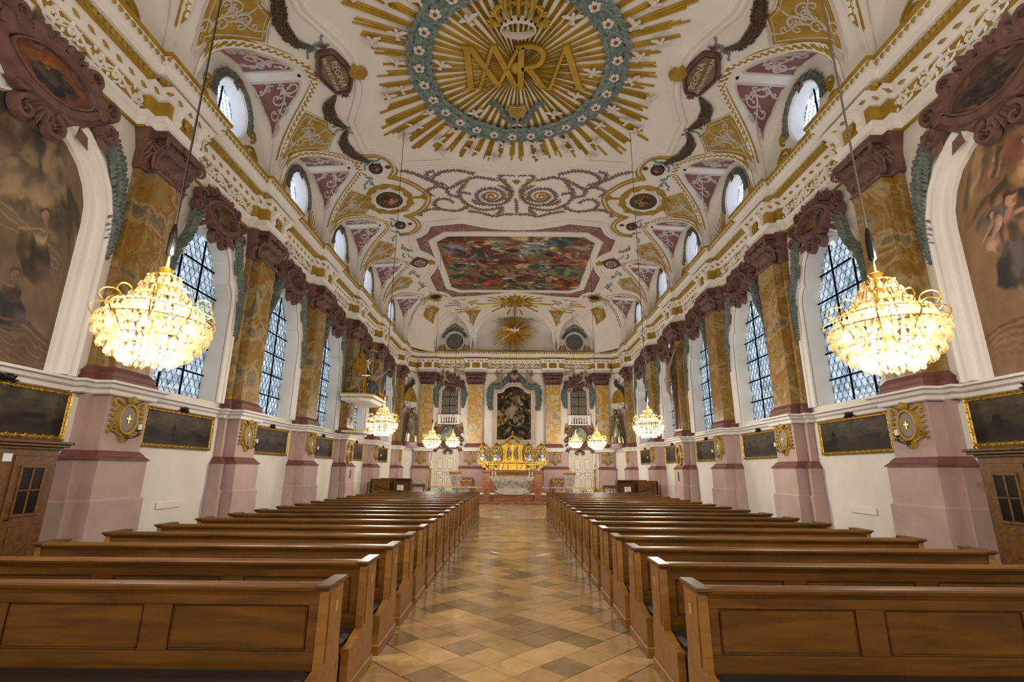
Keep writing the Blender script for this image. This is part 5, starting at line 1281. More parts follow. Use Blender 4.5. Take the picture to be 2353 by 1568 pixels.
# first spandrel nearest the camera sits over the pilaster behind the frame edge; far vault ornaments follow
t = T('ihs_sunburst', 'ochre ray burst with cross and letters IHS beyond the ceiling picture', 'ceiling relief')
r = MB()
for k in range(22):
    a = 2*PI*(k+.5)/22; L = 1.0 if k % 2 else 1.35; R = L*math.sqrt(1/((math.cos(a)/1.75)**2+(math.sin(a)/1.25)**2)); P = []
    q = MB()
    for rr_ in (.15, R*.5, R):
        c, s_ = math.cos(a), math.sin(a); w = .022*rr_+.012
        P.append([MV(rr_*c-w*s_*e_, min(29.45+rr_*s_+w*c*e_, 31.6), hh) for e_, hh in ((-1, 0), (0, .06), (1, 0))])
    q.grid(P); O('ray', q, m_ray, t)
for sx in (-1, 1):
    for k in range(7):
        q = MB(); y0 = 29.1+.16*k; M = lambda u, v, h: MV(sx*u, v, h); q.ribbon(M, [(2.3+.1*(k % 3), y0+.1), (3.2, y0+.12*k-.1), (3.6+.3*(k % 4), y0+.16*k-.25)], .05, .04); O('ray', q, m_ray, t)
    c = MB(); rr = random.Random(6)
    for k in range(14): x, y = 3.0+rr.uniform(-.55, .55), 29.5+rr.uniform(-.5, .6); c.ball(MV(sx*x, y, .03), rr.uniform(.1, .2), 7, 4, sc=(1.2, 1.2, .5))
    O('cloud', c, m_white, t)
q = MB(); q.ribbon(MV, [(0, 28.0), (0, 29.4), (0, 31.3)], .12, .09, flat=True); q.ribbon(MV, [(-.35, 28.6), (.35, 28.6)], .12, .09, flat=True); O('cross', q, m_ray, t)
for txt, x in (('letter_i', -.75), ('letter_h', 0), ('letter_s', .85)):
    q = MB()
    if txt == 'letter_i': stroke(q, x, 28.9, x, 30.0, .1, MV, 2)
    elif txt == 'letter_h': stroke(q, -.3, 28.9, -.3, 30.0, .1, MV, 2); stroke(q, .3, 28.9, .3, 30.0, .1, MV, 2); q.ribbon(MV, [(-.3, 29.45), (.3, 29.45)], .1, .1, flat=True)
    else: q.ribbon(MV, smooth_path([(1.1, 29.05), (.85, 28.9), (.65, 29.1), (.85, 29.45), (1.08, 29.75), (.85, 30.0), (.6, 29.85)], 4), .1, .1, flat=True)
    O(txt, q, m_ray, t)
# bands of the far lunettes and the panels between
for k, (c, hw, tip) in enumerate(FL):
    pts = [(c+hw*(-1+i/20), min(farY(k, c+hw*(-1+i/20)), ymax(c+hw*(-1+i/20))-.01)-.05) for i in range(41)]
    mb = MB(); mb.ribbon(MV, pts, .26, .04, flat=True); mb.ribbon(MV, [(x, y-.12) for x, y in pts], .05, .06); mb.ribbon(MV, [(x, y+.08) for x, y in pts], .06, .06)
    o = O('groin_band', mb, m_white); tag(o, ('moulded white band arching over the gilded dove', 'moulded white band over the left far round window', 'moulded white band over the right far round window')[k], 'moulding', 'far lunette bands')
for sx in (-1, 1):
    for j, poly in enumerate((( [(2.2, 30.55), (3.3, 30.6), (3.05, 31.2), (2.95, 31.75), (2.8, 32.0), (2.6, 31.5)]), ([(5.15, 29.5), (5.7, 29.75), (5.9, 30.3), (5.75, 30.75), (5.4, 31.3), (5.2, 30.7), (4.85, 30.1)]))):
        t = T('spandrel_panel', 'small ochre %s panel on the far vault, %s' % (('leaf', SIDE[sx]+' of the gilded dove') if j == 0 else ('vine', SIDE[sx]+' corner')), 'vault panel', (0, 0, 0), 0, 'far ochre panels')
        M = lambda u, v, h: MV(sx*u, min(v, ymax(u)-.02), h); p = MB(); p.panel(M, dense(poly, 3), .03, 3); O('field', p, m_ochre, t)
        e = MB(); cu = sum(a for a, b in poly)/len(poly); cv_ = sum(b for a, b in poly)/len(poly); vine(e, lambda u, v, h: M(u, v, h+.03), (cu, cv_+.4), -PI/2, .9, .06, .04, 4, 1)
        O('vine', e, m_vine, t)
    Mt = MF(YF+.1); t = T('oculus_surround', 'ochre scrolls round the dark far round window, %s of the gilded dove' % SIDE[sx], 'oculus frame', (0, 0, 0), 0, 'far oculus surrounds'); M = lambda u, v, h: Mt(sx*4.1+u, v, h)
    r = MB(); r.ribbon(M, ell(0, 10.2, .66, .66)+[(.66, 10.2)], .1, .06); O('rim', r, m_white, t)
    g = MB(); garland(g, M, [(.82*math.cos(a), 10.2+.82*math.sin(a)) for a in np.linspace(.3, PI-.3, 20)], .16, .07, 0, .06, .8); O('garland', g, m_sage, t)
    g = MB()
    for q in (-1, 1): g.ribbon(lambda u, v, h: M(q*u, v, h), spiral(.85, 9.65, .26, PI/2, 1.7, 1, .15, 22), .08, .05); g.ribbon(lambda u, v, h: M(q*u, v, h), smooth_path([(.7, 10.0), (.6, 9.5), (.85, 9.35), (1.12, 9.6), (.9, 9.93)], 4), .07, .05)
    O('scrolls', g, m_ochre, t)
    rpn = MB(); rpn.panel(M, dense([(-.75, 10.95), (-.42, 11.22), (0, 11.5), (.42, 11.22), (.75, 10.95), (.36, 11.1), (0, 11.14), (-.36, 11.1)], 3), .012, 2, 0, .01, (0, 11.28)); ro = O('rose_panel', rpn, m_rose, t)
    vg = MB(); [vine(vg, lambda u, v, h: M(u, v, h+.012), (0, 11.24), PI/2-q*1.75, .6, .04, .03, 4, q, wig=.05) for q in (-1, 1)]; O('white_vine', vg, m_vine, ro)
    num += 1; w = S('window_%d' % num, MB(), m_lead); pm = MB()
    for u, v in lattice([(.62*math.cos(2*PI*k/20), .62*math.sin(2*PI*k/20)) for k in range(20)], .16):
        f_ = .16/.2; pm.v += [(sx*4.1+u+p[1]*f_, YF+.28+p[0], 10.2+v+p[2]*f_) for p in PM2.v]; pm.f += [tuple(i+pm.n for i in f) for f in PM2.f]; pm.m += PM2.m; pm.n += len(PM2.v)
    m_dpane = bpy.data.materials.get('dark_bottle_glass') or mat('dark_bottle_glass', srgb(124, 116, 102), .18)
    O('pane_lattice', pm, [m_lead, m_dpane], w, stuff=True); bb = MB(); bb.add([(sx*4.1-.7, YF+.34, 9.5), (sx*4.1+.7, YF+.34, 9.5), (sx*4.1+.7, YF+.34, 10.9), (sx*4.1-.7, YF+.34, 10.9)], [(0, 1, 2, 3)]); O('window_back', bb, m_dark, w)
# gilded dove in its burst of rays in front of the middle lunette
t = T('dove_sunburst', 'large gilded ray burst with a small dove above the far cornice', 'sunburst', (0, 31.95, 10.75)); rr = random.Random(17)
for k in range(110):
    a = 2*PI*k/110+rr.uniform(-.02, .02); R = rr.uniform(1.1, 1.85); w = rr.uniform(.012, .028); y0 = rr.uniform(-.1, .12); q = MB(); c, s_ = math.cos(a), math.sin(a); P = []
    for r_, ww, yy in ((.12, w, -.05), (R*.6, w*1.3, y0), (R, w*.4, y0+.05)): P.append([(r_*c-ww*s_*e_, yy-hh, r_*s_+ww*c*e_) for e_, hh in ((-1, 0), (0, .02), (1, 0))])
    q.grid(P); O('ray', q, m_goldb if k % 3 else m_gold, t)
d = MB(); d.ball((0, -.2, 0), .12, 8, 6, sc=(.8, .7, 1.2)); d.ball((0, -.28, .15), .06, 7, 5)
for s in (-1, 1): d.add([(s*.05, -.2, .05), (s*.2, -.18, .16), (s*.36, -.14, .1), (s*.25, -.16, -.03), (s*.05, -.2, -.08)], [(0, 1, 2, 3, 4)])
O('dove', d, m_white, t)
# ================================================================== figures
EDG = [('pel', 'bel'), ('bel', 'che'), ('che', 'nec'), ('nec', 'hea'), ('che', 'sL'), ('sL', 'eL'), ('eL', 'hL'), ('che', 'sR'), ('sR', 'eR'), ('eR', 'hR'), ('pel', 'pL'), ('pL', 'kL'), ('kL', 'aL'), ('aL', 'tL'), ('pel', 'pR'), ('pR', 'kR'), ('kR', 'aR'), ('aR', 'tR')]
RAD = dict(pel=.088, bel=.08, che=.1, nec=.036, hea=.04, sL=.05, eL=.03, hL=.018, pL=.078, kL=.045, aL=.024, tL=.02)
def body_mesh(name, J, H, material, fat=1.0, hairm=None):
    """J: joints in metres; H: standing height that sets the girths; one skinned surface with head, face and fingers"""
    keys = [k for k in J if k in set(sum(EDG, ()))]; idx = {k: i for i, k in enumerate(keys)}
    me = bpy.data.meshes.new(name); me.from_pydata([J[k] for k in keys], [(idx[a], idx[b]) for a, b in EDG if a in idx and b in idx], []); me.update()
    o = bpy.data.objects.new('tmp', me); COL.objects.link(o); sk = o.modifiers.new('s', 'SKIN'); sk.use_smooth_shade = True
    for k in keys:
        r = RAD.get(k, RAD.get(k[0]+'L', .03))*H*fat*.82; me.skin_vertices[0].data[idx[k]].radius = (r*(1.15 if k in ('che', 'pel') else 1), r)
    me.skin_vertices[0].data[idx['pel']].use_root = True
    ss = o.modifiers.new('u', 'SUBSURF'); ss.levels = 1; ss.render_levels = 1
    dg = bpy.context.evaluated_depsgraph_get(); ev = o.evaluated_get(dg); m2 = bpy.data.meshes.new_from_object(ev); bpy.data.objects.remove(o)
    mb = MB(); mb.add([v.co[:] for v in m2.vertices], [tuple(p.vertices) for p in m2.polygons])
    hd = Vector(J['hea']); face = Vector(J.get('face', (1, 0, 0))).normalized(); up = (hd-Vector(J['nec'])).normalized(); side = up.cross(face).normalized(); face = side.cross(up)
    Mx = Matrix((( face.x, side.x, up.x, hd.x), (face.y, side.y, up.y, hd.y), (face.z, side.z, up.z, hd.z), (0, 0, 0, 1))); r = .066*H
    mb.ball((0, 0, r*.25), r, 10, 8, sc=(.95, .78, 1.22), T=Mx); mb.ball((r*.95, 0, r*.1), r*.2, 5, 4, sc=(1, .7, 1.3), T=Mx); mb.ball((r*.82, 0, -r*.45), r*.22, 5, 4, sc=(.6, 1.2, .5), T=Mx)
    for s in (-1, 1): mb.ball((r*.78, s*r*.33, r*.32), r*.14, 5, 4, sc=(.7, 1.2, .8), T=Mx); mb.ball((0, s*r*.8, r*.15), r*.22, 5, 4, sc=(.7, .4, 1.2), T=Mx)
    hm = MB(); hm.ball((-r*.32, 0, r*.48), r*1.0, 9, 7, sc=(.95, .86, 1.1), T=Mx); hm.ball((-r*.5, 0, -r*.4), r*.7, 7, 5, sc=(.7, 1, 1.4), T=Mx)
    for a, b in (('eL', 'hL'), ('eR', 'hR')):
        if b not in J: continue
        p = Vector(J[b]); d = (p-Vector(J[a])).normalized(); sd = d.orthogonal().normalized(); nn = d.cross(sd); L = .1*H*.5
        for k, (q, ll) in enumerate(((-1.2, .8), (-.4, 1.0), (.4, .95), (1.2, .75))): mb.tube([p+sd*q*.008*H+d*.01*H, p+sd*q*.012*H+d*L*.6*ll, p+sd*q*.011*H+d*L*ll+nn*.006*H], [.007*H, .006*H, .004*H], 5)
        mb.tube([p+sd*.014*H, p+sd*.03*H+d*.02*H, p+sd*.033*H+d*.035*H], [.008*H, .006*H, .004*H], 5)
    return mb, hm
def drape(path, radii, folds=9, amp=.12, seed=0, rings=14, sides=28, flat=.75):
    """cloth hanging round a spine: cross-sections with folds that deepen downwards"""
    mb = MB(); P = []; n = len(path)
    for i in range(rings+1):
        t = i/rings*(n-1); k = min(int(t), n-2); f = t-k; c = [path[k][j]*(1-f)+path[k+1][j]*f for j in range(3)]; R = radii[k]*(1-f)+radii[k+1]*f; row = []
        for j in range(sides):
            a = 2*PI*j/sides; w = 1+amp*(.4+.6*(1-i/rings))*math.sin(folds*a+seed+1.7*math.sin(2.2*i/rings*PI+seed)); row.append((c[0]+R*w*flat*math.cos(a), c[1]+R*w*math.sin(a), c[2]))
        P.append(row)
    mb.grid(P, 0, True); return mb
def wing(mb, root, out, up, L, n=8):
    """feathered wing: overlapping long feathers fanned from the shoulder"""
    r = Vector(root); o = Vector(out); u = Vector(up); nn = o.cross(u).normalized()
    for layer, (ll, k0) in enumerate(((1.0, 0), (.62, 1))):
        for k in range(n):
            a = -1.0+1.9*k/(n-1); d = (o*math.cos(a)+u*math.sin(a)).normalized(); s = d.cross(nn).normalized(); w = L*.075; le = L*ll*(.6+.4*k/(n-1)); h = nn*(.012+.02*layer)
            mb.add([r+h, r+d*le*.5+s*w+h, r+d*le+h*.5, r+d*le*.5-s*w+h, r+d*le*.55+h*2.2], [(0, 1, 4), (1, 2, 4), (2, 3, 4), (3, 0, 4)])
    mb.tube([r, r+(o+u*1.1).normalized()*L*.45, r+(o*.4+u).normalized()*L*.9], [.05*L, .045*L, .02*L], 6)
def putto_joints(pose=0, k=1.0):
    """chubby child floating before a wall: x out of the wall, y along it, z up"""
    J = dict(pel=(.08, 0, 0), bel=(.1, .02, .1), che=(.1, .05, .22), nec=(.1, .07, .31), hea=(.12, .09, .37), sL=(.1, .15, .27), eL=(.13, .27, .3), hL=(.12, .38, .34), sR=(.1, -.05, .26), eR=(.14, -.14, .17), hR=(.16, -.2, .28), pL=(.08, .06, -.03), kL=(.15, .12, -.17), aL=(.08, .06, -.3), tL=(.11, .09, -.36), pR=(.08, -.06, -.03), kR=(.12, -.17, -.14), aR=(.06, -.3, -.17), tR=(.06, -.37, -.18), face=(.7, .5, .1))
    return {q: tuple(c*k for c in v) for q, v in J.items()}
def putto(name, label, loc, rz, k, material, flip=1, group=None, wings=True, cat='putto'):
    t = T(name, label, cat, loc, rz, group); J = putto_joints(0, k); J = {q: (v[0], v[1]*flip, v[2]) for q, v in J.items()}
    mb, hm = body_mesh('body', J, .85*k, material, 1.25); O('body', mb, material, t, SM); O('hair', hm, material, t, SM)
    if wings:
        w = MB(); wing(w, (.04*k, -.02*k*flip, .26*k), (-.1, -.8*flip, .3), (0, 0, 1), .3*k, 6); O('wing', w, material, t)
    return t
# ================================================================== long walls: window frames, cartouches, garlands
def cart_frame(mb, M, a, b, h=.12, scr=1.0):
    """baroque scrolled frame: C-curves round an oval, shell above, tail below"""
    o = [(a*.82*math.cos(2*PI*k/36)*(1+.06*math.cos(8*PI*k/36)), b*.84*math.sin(2*PI*k/36)) for k in range(37)]
    Mh = lambda u, v, z: M(u, v, z+.03)
    mb.ribbon(Mh, o, a*.26, h); o2 = [(x*1.18, y*1.18) for x, y in o]; mb.ribbon(M, o2, a*.2, h*.7); mb.ribbon(Mh, [(x*.84, y*.82) for x, y in o], a*.07, h*1.15)
    for q in (-1, 1):
        for (u, v, hd, r, sd, tn) in ((.5, .98, PI-.2, .2, 1, 1.3), (.98, .55, 1.2, .2, -1, 1.2), (1.0, -.35, -1.4, .22, 1, 1.25), (.5, -.98, -2.6, .2, -1, 1.3), (.2, -1.15, 0.2, .2, -1, 1.1), (.75, .8, .4, .16, 1, 1.2)):
            curl(mb, lambda x, y, z: M(q*x, y, z+.02), (u*a, v*b), hd, r*a*scr, sd, tn, a*.15, h)
        for (u, v, an) in ((.95, .2, .2), (.98, -.1, -.2), (.7, -.8, -.9), (.3, 1.1, 1.1), (.6, 1.0, .7), (1.05, -.6, -.6)): mb.leaf(lambda x, y, z: M(q*x, y, z+.03), u*a, v*b, an, a*.4, a*.24, h*.8)
    for k in range(7): an = PI/2+(k-3)*.28; mb.ribbon(Mh, [(.25*a*math.cos(an), b*(.85+.2*math.sin(an))), (.62*a*math.cos(an), b*(.95+.42*math.sin(an)))], a*.13, h)
    for k in range(5): an = -PI/2+(k-2)*.4; mb.leaf(Mh, 0, -b*.95, an, a*.42, a*.2, h)
def emblem(seed, base, spots):
    c = Canvas(30, 24, base)
    for (x, y, rx, ry, col) in spots: c.blob(x, y, rx, ry, .3*seed, col, 4, seed+int(x*9))
    return c.grade(.9, .25, seed)
EMB = [emblem(1, (120, 96, 62), [(.4, .6, .2, .2, (52, 54, 44)), (.8, .3, .4, .1, (92, 68, 40))]), emblem(2, (106, 82, 64), [(.6, .5, .3, .3, (84, 50, 42)), (.5, .7, .1, .1, (140, 112, 84))]), emblem(3, (112, 90, 60), [(.6, .45, .3, .2, (78, 60, 44))]), emblem(4, (110, 84, 60), [(.6, .5, .2, .3, (82, 50, 40))]), emblem(5, (116, 92, 66), [(.6, .5, .25, .2, (70, 56, 44))])]
WFP = [(.0, .02), (-.012, .06), (-.065, .075), (-.075, .05), (-.145, .055), (-.16, .1), (-.215, .115), (-.24, .06), (-.26, .05), (-.27, 0)]
for b in range(1, 6):
    yc = BAY[b]
    for s in (-1, 1):
        base = 'the %s tall window on the %s' % (ORD[b-1], SIDE[s]); M0 = MS(s); M = lambda u, v, h: M0(yc+u, v, h)
        mb = MB(); molding(mb, M, WIN, WFP); fo = O('window_surround', mb, m_white, None, SM); tag(fo, 'white moulded plaster surround of %s' % base, 'window frame', 'window surrounds')
        ln = MB()
        for q in (-1, 1): ln.ribbon(lambda u, v, h: M(q*u, v, h), [(1.42, 3.1), (1.42, 6.9), (1.34, 7.2), (1.24, 7.9)], .03, .03)
        O('panel_line', ln, m_white, fo)
        t = T('window_cartouche', 'maroon scrolled cartouche with %s emblem over %s' % (('dark tree', 'shell', 'dark relief', 'dark relief', 'dark relief')[b-1], base), 'cartouche', (s*XW, yc, 7.5), 0, 'cartouches over the windows')
        L = lambda u, v, h: (-s*(h+.05), u, v)
        f = MB(); cart_frame(f, L, .74, .38, .16); O('frame', f, m_maroon, t, SM)
        O('painted_field', EMB[b-1].mesh('painted_field', disk(L, (0, 0), .6, .31, .05), m_paint), None, t)
        g = T('window_garland', 'pair of sage leaf garlands hanging either side of %s' % base, 'garland', (s*XW, yc, 0), 0, 'window garlands')
        for q in (-1, 1):
            Lg = lambda u, v, h: (-s*(h+.06), u, v); gm = MB()
            pts = smooth_path([(q*.72, 7.5), (q*.9, 7.1), (q*1.02, 6.6), (q*1.2, 6.3), (q*1.3, 5.95), (q*1.32, 5.3), (q*1.32, 4.9)], 5)
            garland(gm, Lg, pts, .19, .11, 0, .07, .9, random.Random(b*3+q), lambda k: 1.15-.75*k*k); O('leaf_swag', gm, m_sage, g)
# ------------------------------------------------------------------ the blind bay with the big frescoes
_q = [(1.2, 3.08), (1.2, 5.6), (1.17, 5.9), (1.06, 6.2), (.88, 6.47), (.62, 6.68), (.32, 6.82), (0, 6.87)]
FRO = _q+[(-x, z) for x, z in reversed(_q[:-1])]
def frtop(x):
    x = abs(x)
    for (x0, z0), (x1, z1) in zip(FRO[:-1], FRO[1:]):
        if x1 <= x <= x0+1e-9 and z0 > 5.8: return z0+(z1-z0)*((x0-x)/max(x0-x1, 1e-6))
    return 5.85
fl_c = Canvas(150, 230, (116, 94, 70))
fl_c.blob(.35, .82, .4, .2, .2, (128, 108, 82), 5, 1); fl_c.blob(.55, .88, .2, .1, .5, (104, 84, 64), 7, 2); fl_c.blob(.25, .7, .2, .1, -.4, (138, 116, 88), 6, 3)
for k in range(3): fl_c.limb(.05, .56-.03*k, .62, .56-.035*k+.02, .012, (132, 112, 86))
fl_c.limb(.5, .52, .52, .3, .05, (122, 102, 76)); fl_c.limb(.57, .52, .59, .3, .04, (112, 92, 70)); fl_c.limb(.44, .53, .62, .53, .02, (136, 114, 84))
fl_c.figure(.16, .42, .3, (110, 86, 62), (150, 126, 96), .1, 3, (150, 118, 88)); fl_c.figure(.42, .12, .34, (96, 66, 42), (110, 80, 54), -.25, 4, (120, 88, 62)); fl_c.figure(.2, .16, .24, (76, 72, 70), (112, 88, 66), .2, 7, (132, 102, 76))
for k in range(5): fl_c.limb(0, .03+.035*k, .65-.05*k, .02+.035*k, .012, (126-8*k, 92-6*k, 66-4*k))
fl_c.grade(.92, .2, 3)
fr_c = Canvas(150, 230, (150, 116, 82))
fr_c.blob(.25, .78, .35, .1, .3, (150, 96, 70), 4, 11, .4, .25); fr_c.blob(.3, .62, .4, .05, .25, (112, 98, 92), 5, 12, .3); fr_c.blob(.3, .7, .4, .04, .2, (164, 126, 84), 5, 13, .3)
fr_c.figure(.3, .68, .2, (168, 134, 98), (180, 146, 108), .3, 2, (184, 146, 108)); fr_c.figure(.42, .84, .13, (160, 126, 92), (174, 138, 100), -.3, 5, (184, 148, 112))
fr_c.blob(.5, .9, .16, .05, -.5, (150, 122, 90), 9, 15); fr_c.limb(.38, .55, .12, .5, .012, (134, 92, 64)); fr_c.limb(.12, .5, .16, .2, .01, (124, 84, 60)); fr_c.blob(.2, .32, .16, .2, 0, (158, 112, 80), 2, 17, .3, .12)
fr_c.figure(.42, .38, .36, (92, 84, 82), (176, 132, 104), -.05, 4, (198, 156, 124)); fr_c.figure(.28, .1, .34, (128, 92, 38), (84, 64, 44), .05, 6, (176, 132, 96)); fr_c.figure(.5, .55, .16, (176, 138, 110), (190, 152, 122), .1, 3, (204, 164, 132))
for k in range(5): fr_c.limb(.1+.05*k, .04+.03*k, .66, .09+.035*k, .012, (146-6*k, 106-6*k, 76-4*k))
fr_c.grade(.9, .15, 5)
for s, cvs in ((-1, fl_c), (1, fr_c)):
    yc = BAY[0]; M0 = MS(s); M = lambda u, v, h: M0(yc+u, v, h)
    t = T('wall_fresco', 'large arched %s in white frame at %s edge' % (('brown fresco of kneeling figures before columns', 'reddish fresco of seated mother and standing boy')[s > 0], SIDE[s]), 'fresco')
    O('painted_surface', cvs.mesh('painted_surface', lambda u, v: (lambda x: M(x, 3.08+v*(frtop(x)-3.08), .02))(-1.2*s*(2*u-1)*-1), m_paint), None, t)
    mb = MB(); molding(mb, M, FRO, [(0, .02), (-.02, .08), (-.06, .085), (-.07, .05), (-.2, .06), (-.22, .12), (-.32, .14), (-.34, .09), (-.42, .09), (-.45, .14), (-.5, .12), (-.52, 0)]); O('moulded_frame', mb, m_white, t, SM)
    t2 = T('fresco_cartouche', 'big maroon cartouche with %s field over the fresco at %s edge' % (('orange painted', 'dark brown')[s > 0], SIDE[s]), 'cartouche', (s*XW, yc, 7.42), 0)
    L = lambda u, v, h: (-s*(h+.08), u, v); f = MB(); cart_frame(f, L, .92, .5, .14, 1.0)
    for k in range(9): a = .1+.35*k; f.ball(L(1.0*math.cos(a*.9)*.9, .52*math.sin(a*.9), .1), .15, 7, 5, sc=(.7, 1, .9))
    f.panel(lambda u, v, h: L(u, v, h), ell(0, 0, .85, .44), .06, 2); O('frame', f, m_maroon, t2, SM)
    c = emblem(6+s, (128, 78, 44) if s < 0 else (92, 68, 52), [(.5, .6, .3, .2, (156, 90, 36) if s < 0 else (104, 80, 60)), (.8, .4, .3, .3, (64, 58, 54)), (.4, .3, .2, .2, (74, 60, 52))]); O('painted_field', c.mesh('painted_field', disk(L, (0, 0), .66, .34, .12), m_paint), None, t2)
    g = T('fresco_garland', 'long sage leaf garland down the frame of the fresco at %s edge' % SIDE[s], 'garland', (s*XW, yc, 0)); 
    for q in (-1, 1):
        gm = MB(); garland(gm, lambda u, v, h: (-s*(h+.0), u, v), smooth_path([(q*1.1, 7.35), (q*1.42, 7.05), (q*1.62, 6.6), (q*1.72, 6.0), (q*1.74, 5.5), (q*1.72, 5.2)], 5), .24, .16, 0, .085, .9, random.Random(2), lambda k: 1-.65*k*k); O('leaf_swag', gm, m_sage, g)
        k_ = MB()
        for a in range(5): k_.leaf(lambda u, v, h: (-s*(h+.04), u, v), q*1.35, 7.3, a*1.3, .24, .14, .1)
        O('maroon_flower', k_, m_maroon, g)
# ------------------------------------------------------------------ landscapes in gilt frames on the dado
def landscape(seed):
    c = Canvas(84, 28, (74, 66, 54)); n = fbm(28, 84, 3, 4, seed, 3); sky = np.clip((c.Y-.35)*2, 0, 1); c.blend(sky*np.clip(n*2.2-.6, 0, 1)*.8, (112, 100, 80)); c.blend(np.clip((.45+.2*(fbm(28, 84, 2, 4, seed+1, 4)-.5)*2-c.Y)*9, 0, 1), (50, 43, 34)); c.blend(np.clip((.2+.15*(fbm(28, 84, 3, 3, seed+2, 4)-.5)*2-c.Y)*9, 0, 1)*.8, (66, 54, 38))
    c.blob(.4+.2*(seed % 5), .45, .12, .2, 0, (40, 36, 28), 4, seed); c.blob(2.3, .4, .3, .12, 0, (58, 48, 38), 4, seed+4); return c.grade(.82, .3, seed)
def gilt_frame(w, h, d=.07, bw=.085):
    mb = MB(); q = [(-w/2, -h/2), (w/2, -h/2), (w/2, h/2), (-w/2, h/2)]; M = lambda u, v, z: (z, u, v)
    molding(mb, M, q, [(0, 0), (0, d*.7), (bw*.25, d), (bw*.45, d*.75), (bw*.7, d*.8), (bw*.85, d*.5), (bw, d*.4), (bw, .01)], True)
    for i in range(4):
        a, b = q[i], q[(i+1) % 4]; L = math.hypot(b[0]-a[0], b[1]-a[1]); n = int(L/.075); an = math.atan2(b[1]-a[1], b[0]-a[0]); nx, ny = -math.sin(an)*bw*.55, math.cos(an)*bw*.55
        for k in range(n):
            t = (k+.5)/n; mb.leaf(lambda u, v, z: (z+d*.75, u, v), a[0]+(b[0]-a[0])*t+nx, a[1]+(b[1]-a[1])*t+ny, an+(.5 if k % 2 else -.5), .07, .045, .018)
    return mb
m_framegold = mat('carved_frame_gilding', (.62, .4, .08), .42, .85, c2=(.34, .19, .03), scale=14, bump=.3, bscale=50)
fm = gilt_frame(2.38, .79).mesh('gilt_frame', m_framegold); cr_ = MB()
for a in range(7): cr_.leaf(lambda u, v, z: (z+.03, u, v), 0, .36, PI/2+(a-3)*.42, .2, .1, .06)
cr_.ball((.05, 0, .44), .06, 7, 5); crest_me = cr_.mesh('crest', m_iron)
def hang(wall, y, seed, label, w=2.38):
    s = wall; t = T('landscape_painting', label, 'painting', (s*(XW-.012), y, 2.45), PI if s > 0 else 0, 'dado landscape paintings'); link('gilt_frame', fm, t); link('crest', crest_me, t)
    O('canvas', landscape(seed).mesh('canvas', lambda u, v: (.035, -1.12+2.24*u, -.33+.66*v), m_oil), None, t)
    if w != 2.38: t.scale = (1, w/2.38, 1)
for s in (-1, 1):
    hang(s, 6.9, 40+s, 'dark landscape in gilt frame over the confessional on the %s' % SIDE[s], 2.2)
    for b in range(1, 6): hang(s, BAY[b], 10*b+s, 'dark landscape in gilt frame under the %s tall window on the %s' % (ORD[b-1], SIDE[s]), 2.3 if b < 5 else 2.2)
# ------------------------------------------------------------------ gilt stucco cartouches with crosses, sconces
def gold_cart(cross=True):
    mb = MB(); M = lambda u, v, h: (h, u, v)
    o = [(.2*math.cos(2*PI*k/24), .25*math.sin(2*PI*k/24)) for k in range(25)]; mb.ribbon(M, o, .075, .06)
    mb.panel(M, [(x*1.25, y*1.2) for x, y in o[:-1]], .025, 2)
    for q in (-1, 1):
        mb.ribbon(lambda u, v, h: M(q*u, v, h), smooth_path([(.14, .26), (.25, .3), (.33, .33), (.34, .25)], 3), .06, .04)
        for k in range(6): mb.ball(M(q*(.32+.01*k), .22-.09*k, .02), .04-.002*k, 6, 4)
        curl(mb, lambda u, v, h: M(q*u, v, h), (.12, -.3), PI-.4, .08, -1, 1.2, .05, .04); curl(mb, lambda u, v, h: M(q*u, v, h), (.2, -.2), -.9, .08, 1, 1.2, .045, .04)
    mb.ball(M(0, .34, .04), .1, 9, 6, sc=(.6, 1.1, .9))
    for k in range(5): mb.leaf(M, 0, -.27, -PI/2+(k-2)*.45, .16, .09, .05)
    return mb
gc = gold_cart().mesh('gilt_frame', m_ochre, SM); m_grey = mat('grey_field', srgb(142, 130, 120), .7)
fd = MB(); fd.panel(lambda u, v, h: (h+.03, u, v), ell(0, 0, .175, .22, 20), .012, 2); fd_me = fd.mesh('grey_field', m_grey)
cs = MB(); cs.box(.045, .055, -.012, .012, -.07, .07); cs.box(.045, .0551, -.055, .055, -.004, .02); cs_me = cs.mesh('cross', m_goldb)
def consecration(loc, rz, label, group, cross=True):
    t = T('gilt_cartouche', label, 'cartouche', loc, rz, group); link('gilt_frame', gc, t); link('grey_field', fd_me, t)
    if cross: link('cross', cs_me, t)
sc_ = MB(); sc_.tube([(0, 0, -.32), (.12, .01, -.33), (.2, .02, -.31), (.26, .02, -.25), (.26, .02, -.2)], .009, 5); sc_.tube([(.0, 0, -.29), (.26, .02, -.29)], .007, 5); sc_.lathe([(.045, -.2), (.05, -.19), (.045, -.185)], 10, (.26, .02, 0))
sc_me = sc_.mesh('iron_arm', m_iron); ca_me = MB().lathe([(.03, -.185), (.03, -.09), (.026, -.085), (.004, -.085)], 10, (.26, .02, 0)).mesh('candle', m_cream)
